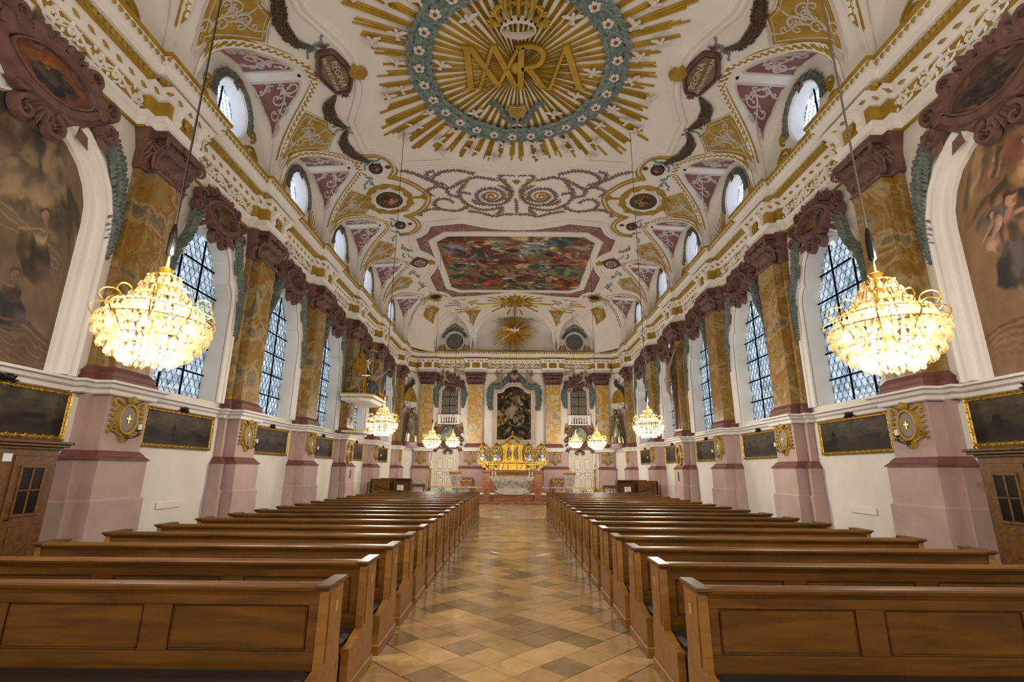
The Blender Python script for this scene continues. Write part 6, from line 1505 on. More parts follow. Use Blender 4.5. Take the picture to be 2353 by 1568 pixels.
for s in (-1, 1):
    for i in range(1, 7):
        if i == 4: continue
        where = 'pedestal of %s pilaster on the %s' % (ORD[i-1] if i < 6 else 'corner', SIDE[s])
        loc = (s*(XW-.415), PIL[i], 2.48); rz = PI if s > 0 else 0; consecration(loc, rz, 'ochre stucco cartouche with gold cross on %s' % where, 'cross cartouches on the pedestals')
        if i < 6:
            t = T('wall_sconce', 'black iron sconce with white candle at %s' % where, 'sconce', loc, rz, 'candle sconces'); link('iron_arm', sc_me, t); link('candle', ca_me, t)
    t = T('oval_icon', 'small oval dark icon in bright gilt frame on fourth pedestal on the %s' % SIDE[s], 'painting', (s*(XW-.415), PIL[4], 2.32), PI if s > 0 else 0)
    f = MB(); Mo = lambda u, v, h: (h, u, v); f.ribbon(Mo, ell(0, 0, .3, .38)+[(.3, 0)], .12, .08)
    for k in range(22): a = 2*PI*k/22; f.leaf(lambda u, v, h: Mo(u, v, h+.05), .3*math.cos(a), .38*math.sin(a), a, .11, .07, .03)
    O('gilt_frame', f, m_framegold, t); O('canvas', little(33).mesh('canvas', disk(Mo, (0, 0), .26, .34, .03), m_oil), None, t)
    p = MB(); p.box(min(s*(XW-.008), s*(XW-.03)), max(s*(XW-.008), s*(XW-.03)), 10.5, 11.28, .84, .97, 0, .004); o = O('wall_plate', p, m_cream); tag(o, 'cream blank rectangular plate low on wall under first window on the %s' % SIDE[s], 'plate')
    p = MB(); p.panel(lambda u, v, h: (s*(XW-.54-h), PIL[4]+u, v), [(-.05, 1.3), (.05, 1.3), (.05, 1.6), (.035, 1.65), (0, 1.67), (-.035, 1.65), (-.05, 1.6)], .006, 1); o = O('alms_slot', p, m_dark); tag(o, 'small dark arched slot in fourth pedestal on the %s' % SIDE[s], 'slot')
# ------------------------------------------------------------------ confessionals at the picture's edges
def confessional(s):
    t = T('confessional', 'tall oak confessional with small glazed doors at %s edge of view' % SIDE[s], 'confessional', (s*(XW-.012), 5.85, 0), PI if s > 0 else 0)
    k = -1 if s > 0 else 1                       # +k is away from the camera
    b = MB(); b.box(0, .76, -1.35, 1.35, 0, 1.9, 0, .006); O('body', b, m_wood, t)
    c = MB()
    for d, h, z0, z1 in ((.79, 1.38, 1.88, 1.92), (.84, 1.43, 1.92, 1.96), (.87, 1.46, 1.96, 2.0)): c.box(0, d, -h, h, z0, z1, 0, .008)
    O('cornice', c, m_wood2, t); f = MB(); f.box(.0, .8, -1.39, 1.39, 0, .12, 0, .008); O('plinth', f, m_wood2, t)
    for u0, u1, nm in ((.72, 1.26, 'side'), (-.42, .5, 'middle')):
        u0, u1 = sorted((k*u0, k*u1)); d = MB(); d.box(.76, .782, u0, u1, .14, 1.8, 0, .006); dd = O('door', d, m_wood, t)
        uc = (u0+u1)/2; w = min(.15, (u1-u0)*.28) if nm == 'side' else .26
        fr_ = MB()
        for a, bb, z0, z1 in ((uc-w-.03, uc+w+.03, 1.02, 1.06), (uc-w-.03, uc+w+.03, 1.64, 1.68), (uc-w-.03, uc-w, 1.06, 1.64), (uc+w, uc+w+.03, 1.06, 1.64), (uc-.012, uc+.012, 1.06, 1.64), (uc-w, uc+w, 1.34, 1.362)): fr_.box(.782, .8, a, bb, z0, z1, 0, .004)
        O('glazing_frame', fr_, m_wood, dd)
        for a, bb in ((uc-w, uc-.012), (uc+.012, uc+w)):
            for z0, z1 in ((1.06, 1.34), (1.362, 1.64)): p = MB(); p.box(.782, .786, a, bb, z0, z1); O('pane', p, m_pane_dark, dd)
        pn = MB(); pn.box(.782, .792, uc-w, uc+w, .3, .9, 0, .008); O('panel', pn, m_wood, dd); kb = MB(); kb.lathe([(.001, 0), (.02, .01), (.014, .03), (.001, .045)], 8, T=Matrix.Translation((.782, uc-k*(w+.06), 1.0)) @ Matrix.Rotation(PI/2, 4, 'Y')); O('knob', kb, m_iron, dd, SM)
    n = MB(); n.box(.76, .763, k*.62-.06, k*.62+.06, 1.72, 1.82); O('paper_notice', n, m_paper, t)
for s in (-1, 1):
    p = MB(); p.box(*sorted((s*(XW-.012), s*(XW-.05))), 8.02, 8.13, 2.0, 2.78, 0, .008); o = O('wall_strip', p, m_white); tag(o, 'pale grey vertical board between gilt painting and first pedestal on the %s' % SIDE[s], 'board')
m_pane_dark = mat('dark_glass', srgb(26, 22, 20), .15)
for s in (-1, 1): confessional(s)
# ================================================================== far wall and sanctuary
MW = MF(); AXF = -.08
m_tan = mat('tan_stucco', srgb(152, 130, 108), .7, c2=srgb(164, 142, 120), scale=4)
PLZ = .42
pl = MB()
for y, z in ((26.5, .14), (26.95, .28), (27.4, PLZ)): pl.box(-7.28, 7.28, y, YF-.01, z-.14, z, 0, .008)
tag(O('sanctuary_steps', pl, m_redmarble), 'red marble steps and platform across the altar end', 'steps')
pv = MB(); pv.box(-7.2, 7.2, 27.6, YF-.02, PLZ, PLZ+.006); tag(O('sanctuary_paving', pv, m_wall), 'pale stone paving of the altar platform', 'paving')
# pink dado of the far wall
for k, (x0, x1, lab) in enumerate(((-6.4, -5.45, 'left of the left door'), (-3.45, -1.9, 'between left door and high altar'), (1.9, 3.45, 'between high altar and right door'), (5.45, 6.4, 'right of the right door'))):
    t = T('dado_block', 'pink stucco dado block %s' % lab, 'dado', ((x0+x1)/2, YF, 0), -PI/2, 'pink dado blocks'); w = (x1-x0)/2; a = MB()
    layers(a, [(PLZ, .34, w+.06), (1.0, .34, w+.06), (1.04, .3, w+.03), (1.77, .3, w+.03)], 1); layers(a, [(1.93, .24, w), (2.85, .24, w)], 1); O('pink_block', a, m_pink, t)
    b = MB(); layers(b, [(1.77, .36, w+.08), (1.8, .36, w+.08), (1.93, .25, w+.01)], 1); O('stringcourse', b, m_brown, t)
for x, lab in ((-5.95, 'beside the left statue niche'), (-2.8, 'left of the high altar'), (2.65, 'right of the high altar'), (5.95, 'beside the right statue niche')):
    t = T('gilt_cartouche', 'ochre stucco cartouche with plain grey field on the far wall %s' % lab, 'cartouche', (x, YF-.25, 2.4), -PI/2, 'far wall cartouches'); link('gilt_frame', gc, t); link('grey_field', fd_me, t)
# doors
m_door = mat('ivory_paint', srgb(214, 206, 190), .5, c2=srgb(222, 214, 198), scale=2)
for k, s in enumerate((-1, 1)):
    d = S('door_%d' % (k+1), MB(), m_door); xc = s*4.38; M = lambda u, v, h: MW(xc+u, v, h); f = MB()
    molding(f, M, [(.66, PLZ), (.66, 2.56), (-.66, 2.56), (-.66, PLZ)], [(0, 0), (0, .06), (-.08, .09), (-.1, .05), (-.17, .06), (-.19, .1), (-.24, .08), (-.25, 0)]); O('door_frame', f, m_door, d)
    for q in (-1, 1):
        l = MB(); l.box(*sorted((xc+q*.01, xc+q*.645)), YF-.055, YF-.01, PLZ+.02, 2.55, 0, .004); lf = O('door_leaf', l, m_door, d)
        for z0, z1 in ((.62, 1.22), (1.36, 1.6), (1.74, 2.42)):
            p = MB(); a, b, c = .14, .52, (.07 if z1-z0 > .4 else .01); oc = [(a+c, z0), (b-c, z0), (b, z0+c), (b, z1-c), (b-c, z1), (a+c, z1), (a, z1-c), (a, z0+c)]
            p.panel(lambda u, v, h: MW(xc+q*u, v, .056+h), oc, .015, 1, 0, .02); pn = O('panel', p, m_door, lf)
            e = MB(); e.ribbon(lambda u, v, h: MW(xc+q*u, v, .056+h), offset(oc+[oc[0]], .0), .02, .02); O('panel_bead', e, m_field, lf)
        h = MB(); h.tube([(xc+q*.06, YF-.06, 1.5), (xc+q*.06, YF-.1, 1.5), (xc+q*.14, YF-.1, 1.5)], .012, 5); O('handle', h, m_iron, lf)
# balcony windows with balustrades, cartouches above and below
for s in (-1, 1):
    xc = s*4.24; M = lambda u, v, h: MW(xc+u, v, h); nm = '%s door' % SIDE[s]; num += 1
    w = S('window_%d' % num, MB(), m_lead); bk = MB(); bk.box(xc-.52, xc+.52, YF-.02, YF-.008, 5.2, 6.95); O('window_back', bk, m_dark, w)
    poly = [(-.5, 5.2), (.5, 5.2), (.5, 6.75), (.3, 6.9), (0, 6.95), (-.3, 6.9), (-.5, 6.75)]; pm = MB()
    for u, v in lattice(poly, .16):
        if inside((u, v), poly): f_ = .8; pm.v += [(xc+u+p[1]*f_, YF-.03+p[0], v+p[2]*f_) for p in PM2.v]; pm.f += [tuple(i+pm.n for i in f) for f in PM2.f]; pm.m += PM2.m; pm.n += len(PM2.v)
    O('pane_lattice', pm, [m_lead, m_dpane], w, stuff=True); bb = MB(); bb.box(xc-.015, xc+.015, YF-.06, YF-.03, 5.2, 6.95)
    for z in (5.78, 6.36): bb.box(xc-.5, xc+.5, YF-.06, YF-.03, z-.015, z+.015)
    O('glazing_bars', bb, m_lead, w)
    f = MB(); molding(f, M, [(.52, 5.15), (.52, 6.78), (.3, 6.94), (0, 6.99), (-.3, 6.94), (-.52, 6.78), (-.52, 5.15)], [(0, .02), (-.02, .08), (-.1, .1), (-.12, .06), (-.2, .08), (-.22, .02), (-.23, 0)]); fo = O('window_surround', f, m_beige, None, SM); tag(fo, 'pinkish moulded surround of the dark balcony window over the %s' % nm, 'window frame')
    t = T('balustrade', 'pale stone balustrade under the dark balcony window over the %s' % nm, 'balustrade', (xc, YF-.012, 4.55), -PI/2)
    b = MB(); b.box(0, .3, -.74, .74, 0, .07, 0, .006); b.box(0, .3, -.74, .74, .56, .62, 0, .006); O('rails', b, m_white, t)
    for q in (-.62, .62): b = MB(); b.box(.02, .26, q-.1, q+.1, .07, .56, 0, .006); O('post', b, m_white, t)
    bm_ = MB().lathe([(.04, .07), (.03, .12), (.055, .24), (.06, .3), (.03, .44), (.045, .5), (.04, .56)], 8).mesh('baluster', m_white, SM)
    for q in range(6): link('baluster', bm_, t, (.15, -.42+.168*q, 0))
    t = T('coat_cartouche', 'tall maroon cartouche with pale green field and ochre wings above the %s' % nm, 'cartouche', (xc, YF, 3.85), -PI/2); L = lambda u, v, h: (h+.02, u, v); f = MB(); cart_frame(f, L, .7, .82, .14)
    for k in range(7): a = PI/2+(k-3)*.3; f.ribbon(L, [(.1*math.cos(a), .6+.1*math.sin(a)), (.38*math.cos(a), .72+.42*math.sin(a))], .12, .12)
    f.box(.0, .3, -.98, .98, -.86, -.76); O('frame', f, m_maroon, t, SM)
    for q in (-1, 1): c = MB(); c.lathe([(.001, -1.1), (.07, -1.06), (.1, -.98), (.14, -.9), (.15, -.86)], 8, (.16, q*.78, 0)); O('corbel', c, m_maroon, t, SM)
    g = emblem(3+s, (150, 160, 146), [(.5, .2, .3, .22, (178, 132, 36)), (.75, .12, .3, .12, (168, 124, 30)), (.4, .75, .3, .2, (140, 156, 146))]); O('painted_field', g.mesh('painted_field', disk(L, (0, 0), .56, .66, .05), m_paint), None, t)
    wg = MB()
    for q in (-1, 1):
        for k in range(7): wg.ribbon(lambda u, v, h: L(q*u, v, h), smooth_path([(.6, .1+.1*k), (.85, .2+.1*k), (1.02-.02*k, .12+.1*k)], 3), .09, .08, 0, .5)
    O('ochre_wings', wg, m_ochre, t)
    t = T('window_cartouche', 'maroon shell cartouche over the dark balcony window above the %s' % nm, 'cartouche', (xc+.0, YF, 7.38), -PI/2); f = MB(); L2_ = lambda u, v, h: L(u, v+.25*u*s, h); cart_frame(f, L2_, .7, .36, .14); O('frame', f, m_maroon, t, SM)
    g = emblem(8, (116, 104, 84), [(.5, .5, .3, .2, (96, 82, 62))]); O('painted_field', g.mesh('painted_field', disk(L2_, (0, 0), .54, .28, .05), m_paint), None, t)
    g = T('window_garland', 'pair of blue-green garlands beside the dark balcony window over the %s' % nm, 'garland', (xc, YF, 0), -PI/2)
    for q in (-1, 1): gm = MB(); garland(gm, lambda u, v, h: (h, u, v), smooth_path([(q*.62, 7.3), (q*.82, 7.0), (q*.92, 6.6), (q*.9, 6.1), (q*.84, 5.7)], 5), .26, .12, 0, .08, .85, random.Random(q+5), lambda k: .6+.5*math.sin(PI*k)); O('leaf_swag', gm, m_teal, g)
    pu = putto('putto', 'tan putto with banner over the cartouche above the %s' % nm, (xc-.35*s*-1, YF-.02, 7.55), -PI/2, 1.35, m_tan, s, 'far wall putti')
    bn = MB(); P = [[(.12+.04*math.sin(i*1.2), s*(-.55-.12*i)*1, .42-.03*i+.14*j) for j in (0, 1, 2)] for i in range(7)]; bn.grid(P); O('banner', bn, m_field2, pu)
# ------------------------------------------------------------------ altarpiece
t = T('altarpiece', 'dark relief altarpiece of angel and kneeling figures in pinkish moulded frame', 'altarpiece', (AXF+.08, YF, 0), -PI/2)
L = lambda u, v, h: (h+.012, u, v)
hw = [(1.1, 3.6), (1.1, 6.6), (.85, 6.62), (.68, 6.72), (.58, 6.9), (.3, 7.03), (0, 7.08)]; AP = hw+[(-x, z) for x, z in reversed(hw[:-1])]
def aptop(x):
    x = abs(x)
    for (x0, z0), (x1, z1) in zip(hw[1:-1], hw[2:]):
        if x1 <= x <= x0+1e-9: return z0+(z1-z0)*((x0-x)/max(x0-x1, 1e-6))
    return 6.6
f = MB(); molding(f, L, AP, [(0, .03), (-.02, .09), (-.1, .1), (-.12, .06), (-.22, .07), (-.24, .11), (-.32, .1), (-.34, 0)]); f.box(0, .1, -1.44, 1.44, 3.3, 3.6, 0, .01); O('moulded_frame', f, m_beige, t, SM)
c = Canvas(90, 140, (158, 146, 116)); c.blob(.32, .96, .35, .1, 0, (60, 50, 34), 6, 2); c.blob(.1, .8, .22, .2, .2, (66, 54, 38), 9, 3)
for (x, y, rx, ry, a, col, sd) in ((.25, .82, .12, .12, .5, (110, 92, 66), 4), (.5, .9, .14, .1, -.4, (78, 66, 44), 5), (.56, .78, .12, .14, .3, (96, 80, 44), 6), (.38, .66, .2, .05, -.5, (88, 76, 52), 7), (.5, .55, .16, .16, .2, (70, 60, 42), 8), (.55, .4, .12, .2, 0, (80, 68, 48), 9), (.42, .45, .1, .14, .3, (112, 98, 70), 10), (.1, .42, .1, .12, 0, (150, 104, 30), 11), (.12, .6, .05, .06, 0, (140, 96, 28), 12), (.2, .26, .2, .14, .3, (62, 52, 38), 13), (.3, .16, .16, .1, -.2, (120, 100, 70), 14), (.08, .14, .1, .08, 0, (96, 80, 54), 15), (.52, .22, .14, .1, .3, (66, 54, 38), 16), (.45, .1, .25, .06, 0, (104, 88, 60), 17), (.15, .05, .2, .05, 0, (90, 74, 50), 18), (.58, .08, .1, .08, 0, (84, 70, 46), 19), (.05, .08, .05, .03, 0, (176, 130, 30), 20)): c.blob(x, y, rx, ry, a, col, 9, sd*3, .1, .7)
for (x, y) in ((.27, .88), (.44, .6), (.24, .34), (.5, .83), (.55, .62), (.1, .9)): c.head(x, y, .025, (186, 160, 116), (54, 42, 28))
c.limb(.26, .3, .36, .24, .012, (190, 166, 124)); c.limb(.46, .55, .38, .5, .012, (190, 166, 124)); c.limb(.42, .58, .36, .66, .014, (110, 90, 56)); c.grade(.8, .35, 4)
lum = c.a.sum(2)/765.0
def AR(u, v): x = -1.09+2.18*u; return (.03+.09*float(lum[min(int(v*139), 139), min(int(u*89), 89)]), x, 3.6+v*(aptop(x)-3.6))
O('relief', c.mesh('relief', AR, m_oil), None, t)
g = T('altarpiece_garland', 'thick blue-green garlands draped over the altarpiece frame', 'garland', (0, YF, 0), -PI/2)
for q in (-1, 1): gm = MB(); garland(gm, lambda u, v, h: (h+.05, u, v), smooth_path([(q*.3, 7.8), (q*.6, 7.4), (q*.95, 7.08), (q*1.4, 7.02), (q*1.6, 6.7), (q*1.62, 6.1), (q*1.54, 5.55)], 6), .32, .16, 0, .08, .85, random.Random(q+9), lambda k: .7+.35*math.sin(PI*k)); O('leaf_swag', gm, m_teal, g)
t = T('heart_cartouche', 'maroon heart-shaped cartouche at the top of the altarpiece', 'cartouche', (0, YF-.1, 7.7), -PI/2); f = MB()
ho = [(.34*math.sin(a)**3, (13*math.cos(a)-5*math.cos(2*a)-2*math.cos(3*a)-math.cos(4*a))/17*.36) for a in np.linspace(0, 2*PI, 33)]; f.ribbon(L, ho, .16, .14)
for k in range(9): a = 2*PI*k/9; curl(f, L, (.34*math.cos(a), .34*math.sin(a)), a+.8, .09, 1 if k % 2 else -1, 1.1, .07, .12)
for k in range(5): f.leaf(L, 0, .25, PI/2+(k-2)*.5, .28, .12, .12)
O('frame', f, m_maroon, t, SM); f = MB(); f.panel(L, ho[:-1], .06, 3, 0, .02, (0, 0)); O('heart_field', f, m_field2, t)
for q in (-1, 1): putto('putto', 'tan flying putto holding the heart cartouche from the %s' % ('right', 'left')[q < 0], (q*1.0, YF-.06, 7.5), -PI/2, 1.4, m_tan, -q, 'far wall putti')
# ------------------------------------------------------------------ niche statues in the corners
m_silver = mat('aged_silver_gilt', (.46, .4, .28), .36, 1.0, c2=(.2, .17, .11), scale=16, bump=.3, bscale=20)
m_silver2 = mat('bright_silver', (.7, .68, .64), .32, 1.0, c2=(.3, .28, .25), scale=16, bump=.3)
def saint(name, label, loc, rz, H, material, kind, cat='statue'):
    """standing robed figure: x forward"""
    t = T(name, label, cat, loc, rz); k = H/1.8
    def P(x, y, z): return (x*k, y*k, z*k)
    J = dict(pel=P(0, .02, .95), bel=P(.01, .0, 1.08), che=P(0, -.02, 1.32), nec=P(.01, -.02, 1.52), hea=P(.04, -.01, 1.63), sL=P(-.01, .2, 1.44), sR=P(-.01, -.22, 1.42), pL=P(0, .1, .92), kL=P(.1, .12, .5), aL=P(.02, .12, .08), tL=P(.14, .15, .03), pR=P(0, -.08, .92), kR=P(.04, -.1, .5), aR=P(-.02, -.12, .08), tR=P(.1, -.15, .03), face=(1, .3, -.1))
    if kind == 'crossed': J.update(eL=P(.1, .28, 1.2), hL=P(.24, -.02, 1.3), eR=P(.1, -.3, 1.18), hR=P(.25, .06, 1.24))
    elif kind == 'pray': J.update(eL=P(.12, .26, 1.22), hL=P(.34, .04, 1.38), eR=P(.12, -.28, 1.2), hR=P(.34, -.02, 1.37))
    else: J.update(eL=P(.06, .34, 1.3), hL=P(.2, .42, 1.56), eR=P(.1, -.34, 1.24), hR=P(.26, -.3, 1.02))
    mb, hm = body_mesh('body', J, H, material); O('body', mb, material, t, SM); O('hair', hm, material, t, SM)
    d = drape([P(.03, .03, .02), P(.04, .02, .5), P(.02, .01, .95), P(0, -.02, 1.3), P(-.01, -.02, 1.5)], [.36*k, .3*k, .24*k, .24*k, .1*k], 11, .16, 1, 16, 36); O('robe', d, material, t, SM)
    m = MB(); Q = []
    for i in range(15):
        s_ = i/14; row = []
        for j in range(9):
            q = j/8; a = -1.9+3.6*q+s_*.6; r = (.17+.16*s_+.03*math.sin(9*q+5*s_))*k; row.append((.02*k+r*math.cos(a)*.9, r*math.sin(a)*1.15, (1.5-1.0*s_-.18*math.sin(q*PI)*s_)*k))
        Q.append(row)
    m.grid(Q); O('cloak', m, material, t, SM)
    return t, k
for s in (-1, 1):
    ang = math.atan2(-.63, -.78*s); bx, by = s*6.86, 31.97; nx, ny = math.cos(ang), math.sin(ang)
    saint('saint_statue', 'silver gilt standing saint %s in the %s corner niche' % (('in billowing cloak', 'with crossed arms')[s > 0], SIDE[s]), (bx+.42*nx, by+.42*ny, 3.36), ang, 2.15, m_silver, 'crossed' if s > 0 else 'pray')
    t = T('niche', 'corner niche with pink pedestal and ochre shell behind the %s statue' % SIDE[s], 'niche', (bx, by, 0), ang)
    p = MB(); p.lathe([(.5, 3.04), (.52, 3.1), (.44, 3.14), (.42, 3.3), (.46, 3.35), (.001, 3.355)], 16, (.42, 0, 0)); O('pedestal', p, m_pink, t, SM)
    b = MB(); b.box(.012, .04, -.55, .55, 3.06, 5.6); b.box(.012, .07, -.6, -.52, 3.06, 5.7); b.box(.012, .07, .52, .6, 3.06, 5.7); O('back_panel', b, m_field2, t)
    sh = MB(); P = []
    for k in range(25):
        a = PI*k/24; w_ = .2 if k % 2 else .12; P.append([(.05, .06*math.cos(a), 5.95), (.05+w_*.8, .3*math.cos(a), 5.95+.42*math.sin(a)), (.04+w_, .52*math.cos(a), 5.95+.82*math.sin(a))])
    sh.grid(P); O('shell', sh, m_ochre, t)
    v = MB()
    for q in (-1, 1): curl(v, lambda u, z, h: (.05+h, q*u, z), (.05, 5.85), 0, .16, -1, 1.4, .08, .1); v.ribbon(lambda u, z, h: (.05+h, q*u, z), [(.1, 5.8), (.5, 5.7)], .08, .08)
    O('volutes', v, m_white, t)
    gm = MB(); garland(gm, lambda u, z, h: (h+.04, u, z), smooth_path([(-s*.2, 7.5), (-s*.1, 7.1), (s*.25, 6.9), (s*.55, 6.5), (s*.6, 5.9), (s*.5, 5.6)], 5), .2, .12, 0, .07, .8); O('maroon_garland', gm, m_maroon, t)
    r = MB()
    for k in range(4): ribbon_wave(r, lambda u, z, h: (h+.1, u, z), (-.1, 7.1), -.8+.9*k, .55, .06, 1.3, .06, .03)
    O('ribbon', r, m_sage, t)
# ------------------------------------------------------------------ high altar
AY = 30.6
t = T('high_altar', 'red marble high altar block with moulded top slab', 'altar', (AXF, AY, PLZ)); b = MB(); b.box(-1.72, 1.72, 0, 1.2, 0, 1.12, 0, .02); b.box(-1.62, 1.62, -.05, 0, .12, 1.0, 0, .02); b.box(-1.8, -1.3, -.09, 0, 0, 1.12, 0, .02); b.box(1.3, 1.8, -.09, 0, 0, 1.12, 0, .02); O('altar_body', b, m_redmarble, t)
b = MB(); b.box(-1.86, 1.86, -.16, 1.3, 1.12, 1.2, 0, .02); b.box(-1.8, 1.8, -.1, 1.3, 1.2, 1.26, 0, .02); O('top_slab', b, m_redmarble, t); b = MB(); b.box(-2.5, 2.5, -.9, 1.4, 0, .14, 0, .01); O('altar_step', b, m_redmarble, t)
t = T('altar_predella', 'gilded altar shelf with scrolled ends on the red marble high altar', 'altar shelf', (AXF, AY+.35, PLZ+1.26)); b = MB(); b.box(-1.55, 1.55, 0, .8, 0, .42, 0, .02); b.box(-1.65, 1.65, -.08, .8, .42, .5, 0, .02); O('gilt_shelf', b, m_goldb, t)
for q in (-1, 1):
    m = MB(); M = lambda u, v, h: (q*u, -.1-h, v)
    for (x, z, r, sd) in ((1.5, .1, .14, 1), (1.75, .28, .17, 1), (2.0, .45, .15, 1), (1.45, .3, .1, -1)): m.ribbon(M, spiral(x, z, r, .5, 1.5, sd, .2, 16), .08, .1)
    m.box(*sorted((q*1.4, q*2.15)), -.05, .5, .46, .54, 0, .01); m.add([M(1.5, .02, 0), M(2.1, .46, 0), M(1.5, .46, 0)], [(0, 1, 2)]); O('scroll_bracket', m, m_goldb, t)
for x in (-.55, .55): m = MB(); M = lambda u, v, h: (x+u, -.0-h, v); m.ribbon(M, [(-.28, .08), (-.28, .38)], .06, .05); m.ribbon(M, [(.28, .08), (.28, .38)], .06, .05); vine(m, M, (0, .1), PI/2, .3, .03, .03, 3); O('gilt_panel', m, m_gold, t)
t = T('tabernacle', 'gilded tabernacle with twin arched bays and pierced pointed gable', 'tabernacle', (AXF, AY+.75, PLZ+1.76)); b = MB(); b.box(-.66, .66, 0, .4, 0, .1, 0, .01); b.box(-.6, .6, .1, .4, .1, 1.1); O('casing', b, m_goldb, t)
for x in (-.6, -.4, 0, .4, .6): m = MB(); m.lathe([(.045, .1), (.03, .16), (.035, .9), (.05, .98), (.05, 1.04)], 8, (x, .0, 0)); O('column', m, m_goldb, t, SM)
for x in (-.3, .3): m = MB(); m.panel(lambda u, v, h: (x+u, .09-h, v), [(-.2, .14), (.2, .14), (.2, .7)]+[(.2*math.cos(a), .75+.2*math.sin(a)) for a in np.linspace(0, PI, 9)]+[(-.2, .7)], .03, 2); vine(m, lambda u, v, h: (x+u, .05-h, v), (0, .2), PI/2, .45, .03, .03, 3); O('arched_door', m, m_gold, t)
m = MB(); M = lambda u, v, h: (u, .02-h, v)
for q in (-1, 1):
    m.ribbon(lambda u, v, h: M(q*u, v, h), smooth_path([(.8, 1.06), (.6, 1.12), (.42, 1.28), (.25, 1.45), (.02, 1.55)], 4), .12, .12); m.box(*sorted((q*.05, q*.8)), -.06, .3, 1.04, 1.12)
    for k in range(6): curl(m, lambda u, v, h: M(q*u, v, h), (.6-.1*k, 1.14+.08*k), .4, .1, -1, 1.2, .06, .1)
    for k in range(4): m.ball((q*(.3-.06*k), -.02, 1.25+.1*k), .07, 6, 5)
m.ball((0, 0, 1.58), .1, 8, 6); m.box(-.02, .02, -.02, .02, 1.65, 1.9); m.box(-.08, .08, -.02, .02, 1.77, 1.81)
for k in range(14): a = PI*k/13; m.leaf(M, 0, 1.58, a, .24, .05, .05)
O('pierced_gable', m, m_gold, t, SM)
for i, x in enumerate((-1.78, -1.0, 1.0, 1.78)):
    nm = ('outermost left', 'inner left', 'inner right', 'outermost right')[i]; t = T('reliquary_bust', 'silver reliquary bust in gilt shrine frame with crown, %s of the tabernacle row' % nm, 'bust', (AXF+x, AY+.65, PLZ+1.76), 0, 'reliquary busts'); k = 1
    f = MB(); M = lambda u, v, h: (u, .1-h, v); ol = smooth_path([(.3, .02), (.26, .3), (.3, .55), (.27, .75), (.14, .95), (.05, 1.02)], 3)
    for q in (-1, 1): f.ribbon(lambda u, v, h: M(q*u, v, h), ol, .1, .14); [curl(f, lambda u, v, h: M(q*u, v, h), ol[min(2+3*j, 15)], 1.2, .07, -1, 1.2, .05, .1) for j in range(5)]
    f.lathe([(.16, .98), (.18, 1.02), (.1, 1.06), (.06, 1.12), (.02, 1.16)], 10, (0, .02, 0)); f.box(-.012, .012, .01, .03, 1.14, 1.32); f.box(-.05, .05, .01, .03, 1.22, 1.25); f.box(-.3, .3, -.1, .2, 0, .06); f.box(-.22, .22, .12, .16, .06, .95); O('gilt_shrine', f, m_gold, t, SM)
    b = drape([(0, 0, .06), (0, 0, .26), (0, 0, .46), (0, 0, .56)], [.24, .22, .17, .06], 9, .12, i, 8, 24, .7); b.v = [(v[1], -v[0], v[2]) for v in b.v]; b.ball((0, -.02, .68), .1, 9, 7, sc=(.85, .95, 1.2)); b.ball((0, -.12, .67), .022, 5, 4); b.ball((0, .01, .72), .105, 8, 6, sc=(1, .9, 1.1)); b.tube([(-.2, -.06, .4), (-.12, -.18, .3), (0, -.2, .38)], [.06, .05, .035], 6); b.tube([(.2, -.06, .4), (.14, -.18, .26), (.05, -.2, .3)], [.06, .05, .035], 6); O('bust', b, m_silver2, t, SM)
m_red = mat('red_glass', (.35, .01, .02), .15); m_green = mat('leaf_green', srgb(58, 78, 44), .6)
for q in (-1, 1):
    t = T('altar_lamp', 'hanging silver lamp with red glass before the %s half of the tabernacle' % SIDE[q], 'lamp', (AXF+q*.2, AY-.15, 2.6)); m = MB(); m.lathe([(.001, -.12), (.05, -.08), (.13, .05), (.15, .12), (.06, .16), (.05, .2)], 12); O('silver_bowl', m, m_silver2, t, SM); m = MB(); m.lathe([(.045, .2), (.06, .3), (.055, .4), (.001, .4)], 10); O('red_glass', m, m_red, t, SM); m = MB(); [m.tube([(.13*math.cos(a), .13*math.sin(a), .1), (.02*math.cos(a), .02*math.sin(a), .75)], .006, 4) for a in (0, 2.1, 4.2)]; m.tube([(0, 0, .75), (0, 0, vault(0, 30.45)-2.6)], .005, 4); O('chains', m, m_iron, t)
    for j, x in enumerate((.98, 1.52)):
        t = T('potted_plant', 'small green plant in white pot on the high altar, %s' % (('inner ', 'outer ')[j]+SIDE[q]), 'plant', (AXF+q*x, AY+.12, PLZ+1.26), 0, 'altar plants'); m = MB(); m.lathe([(.05, 0), (.075, .14), (.07, .14), (.06, .12), (.001, .12)], 10); O('pot', m, m_cream, t, SM); m = MB(); rr = random.Random(j)
        for k in range(26): a = rr.uniform(0, 6.3); b_ = rr.uniform(.05, .3); m.leaf(lambda u, v, h: (u*math.cos(a)*.5, u*math.sin(a)*.5, .12+u*.9+v+h), b_*.3, 0, rr.uniform(-.4, .4), .16, .07, .02)
        O('foliage', m, m_green, t)
    for j, x in enumerate((1.18, 1.36)):
        t = T('candlestick', 'short gilt candlestick with white candle on the high altar, %s' % (('inner ', 'outer ')[j]+SIDE[q]), 'candlestick', (AXF+q*x, AY+.05, PLZ+1.26), 0, 'altar candlesticks'); m = MB(); m.lathe([(.08, 0), (.07, .03), (.025, .07), (.04, .14), (.02, .22), (.05, .27), (.02, .28)], 10); O('stick', m, m_goldb, t, SM); m = MB(); m.lathe([(.02, .28), (.02, .5), (.004, .51)], 8); O('candle', m, m_cream, t)
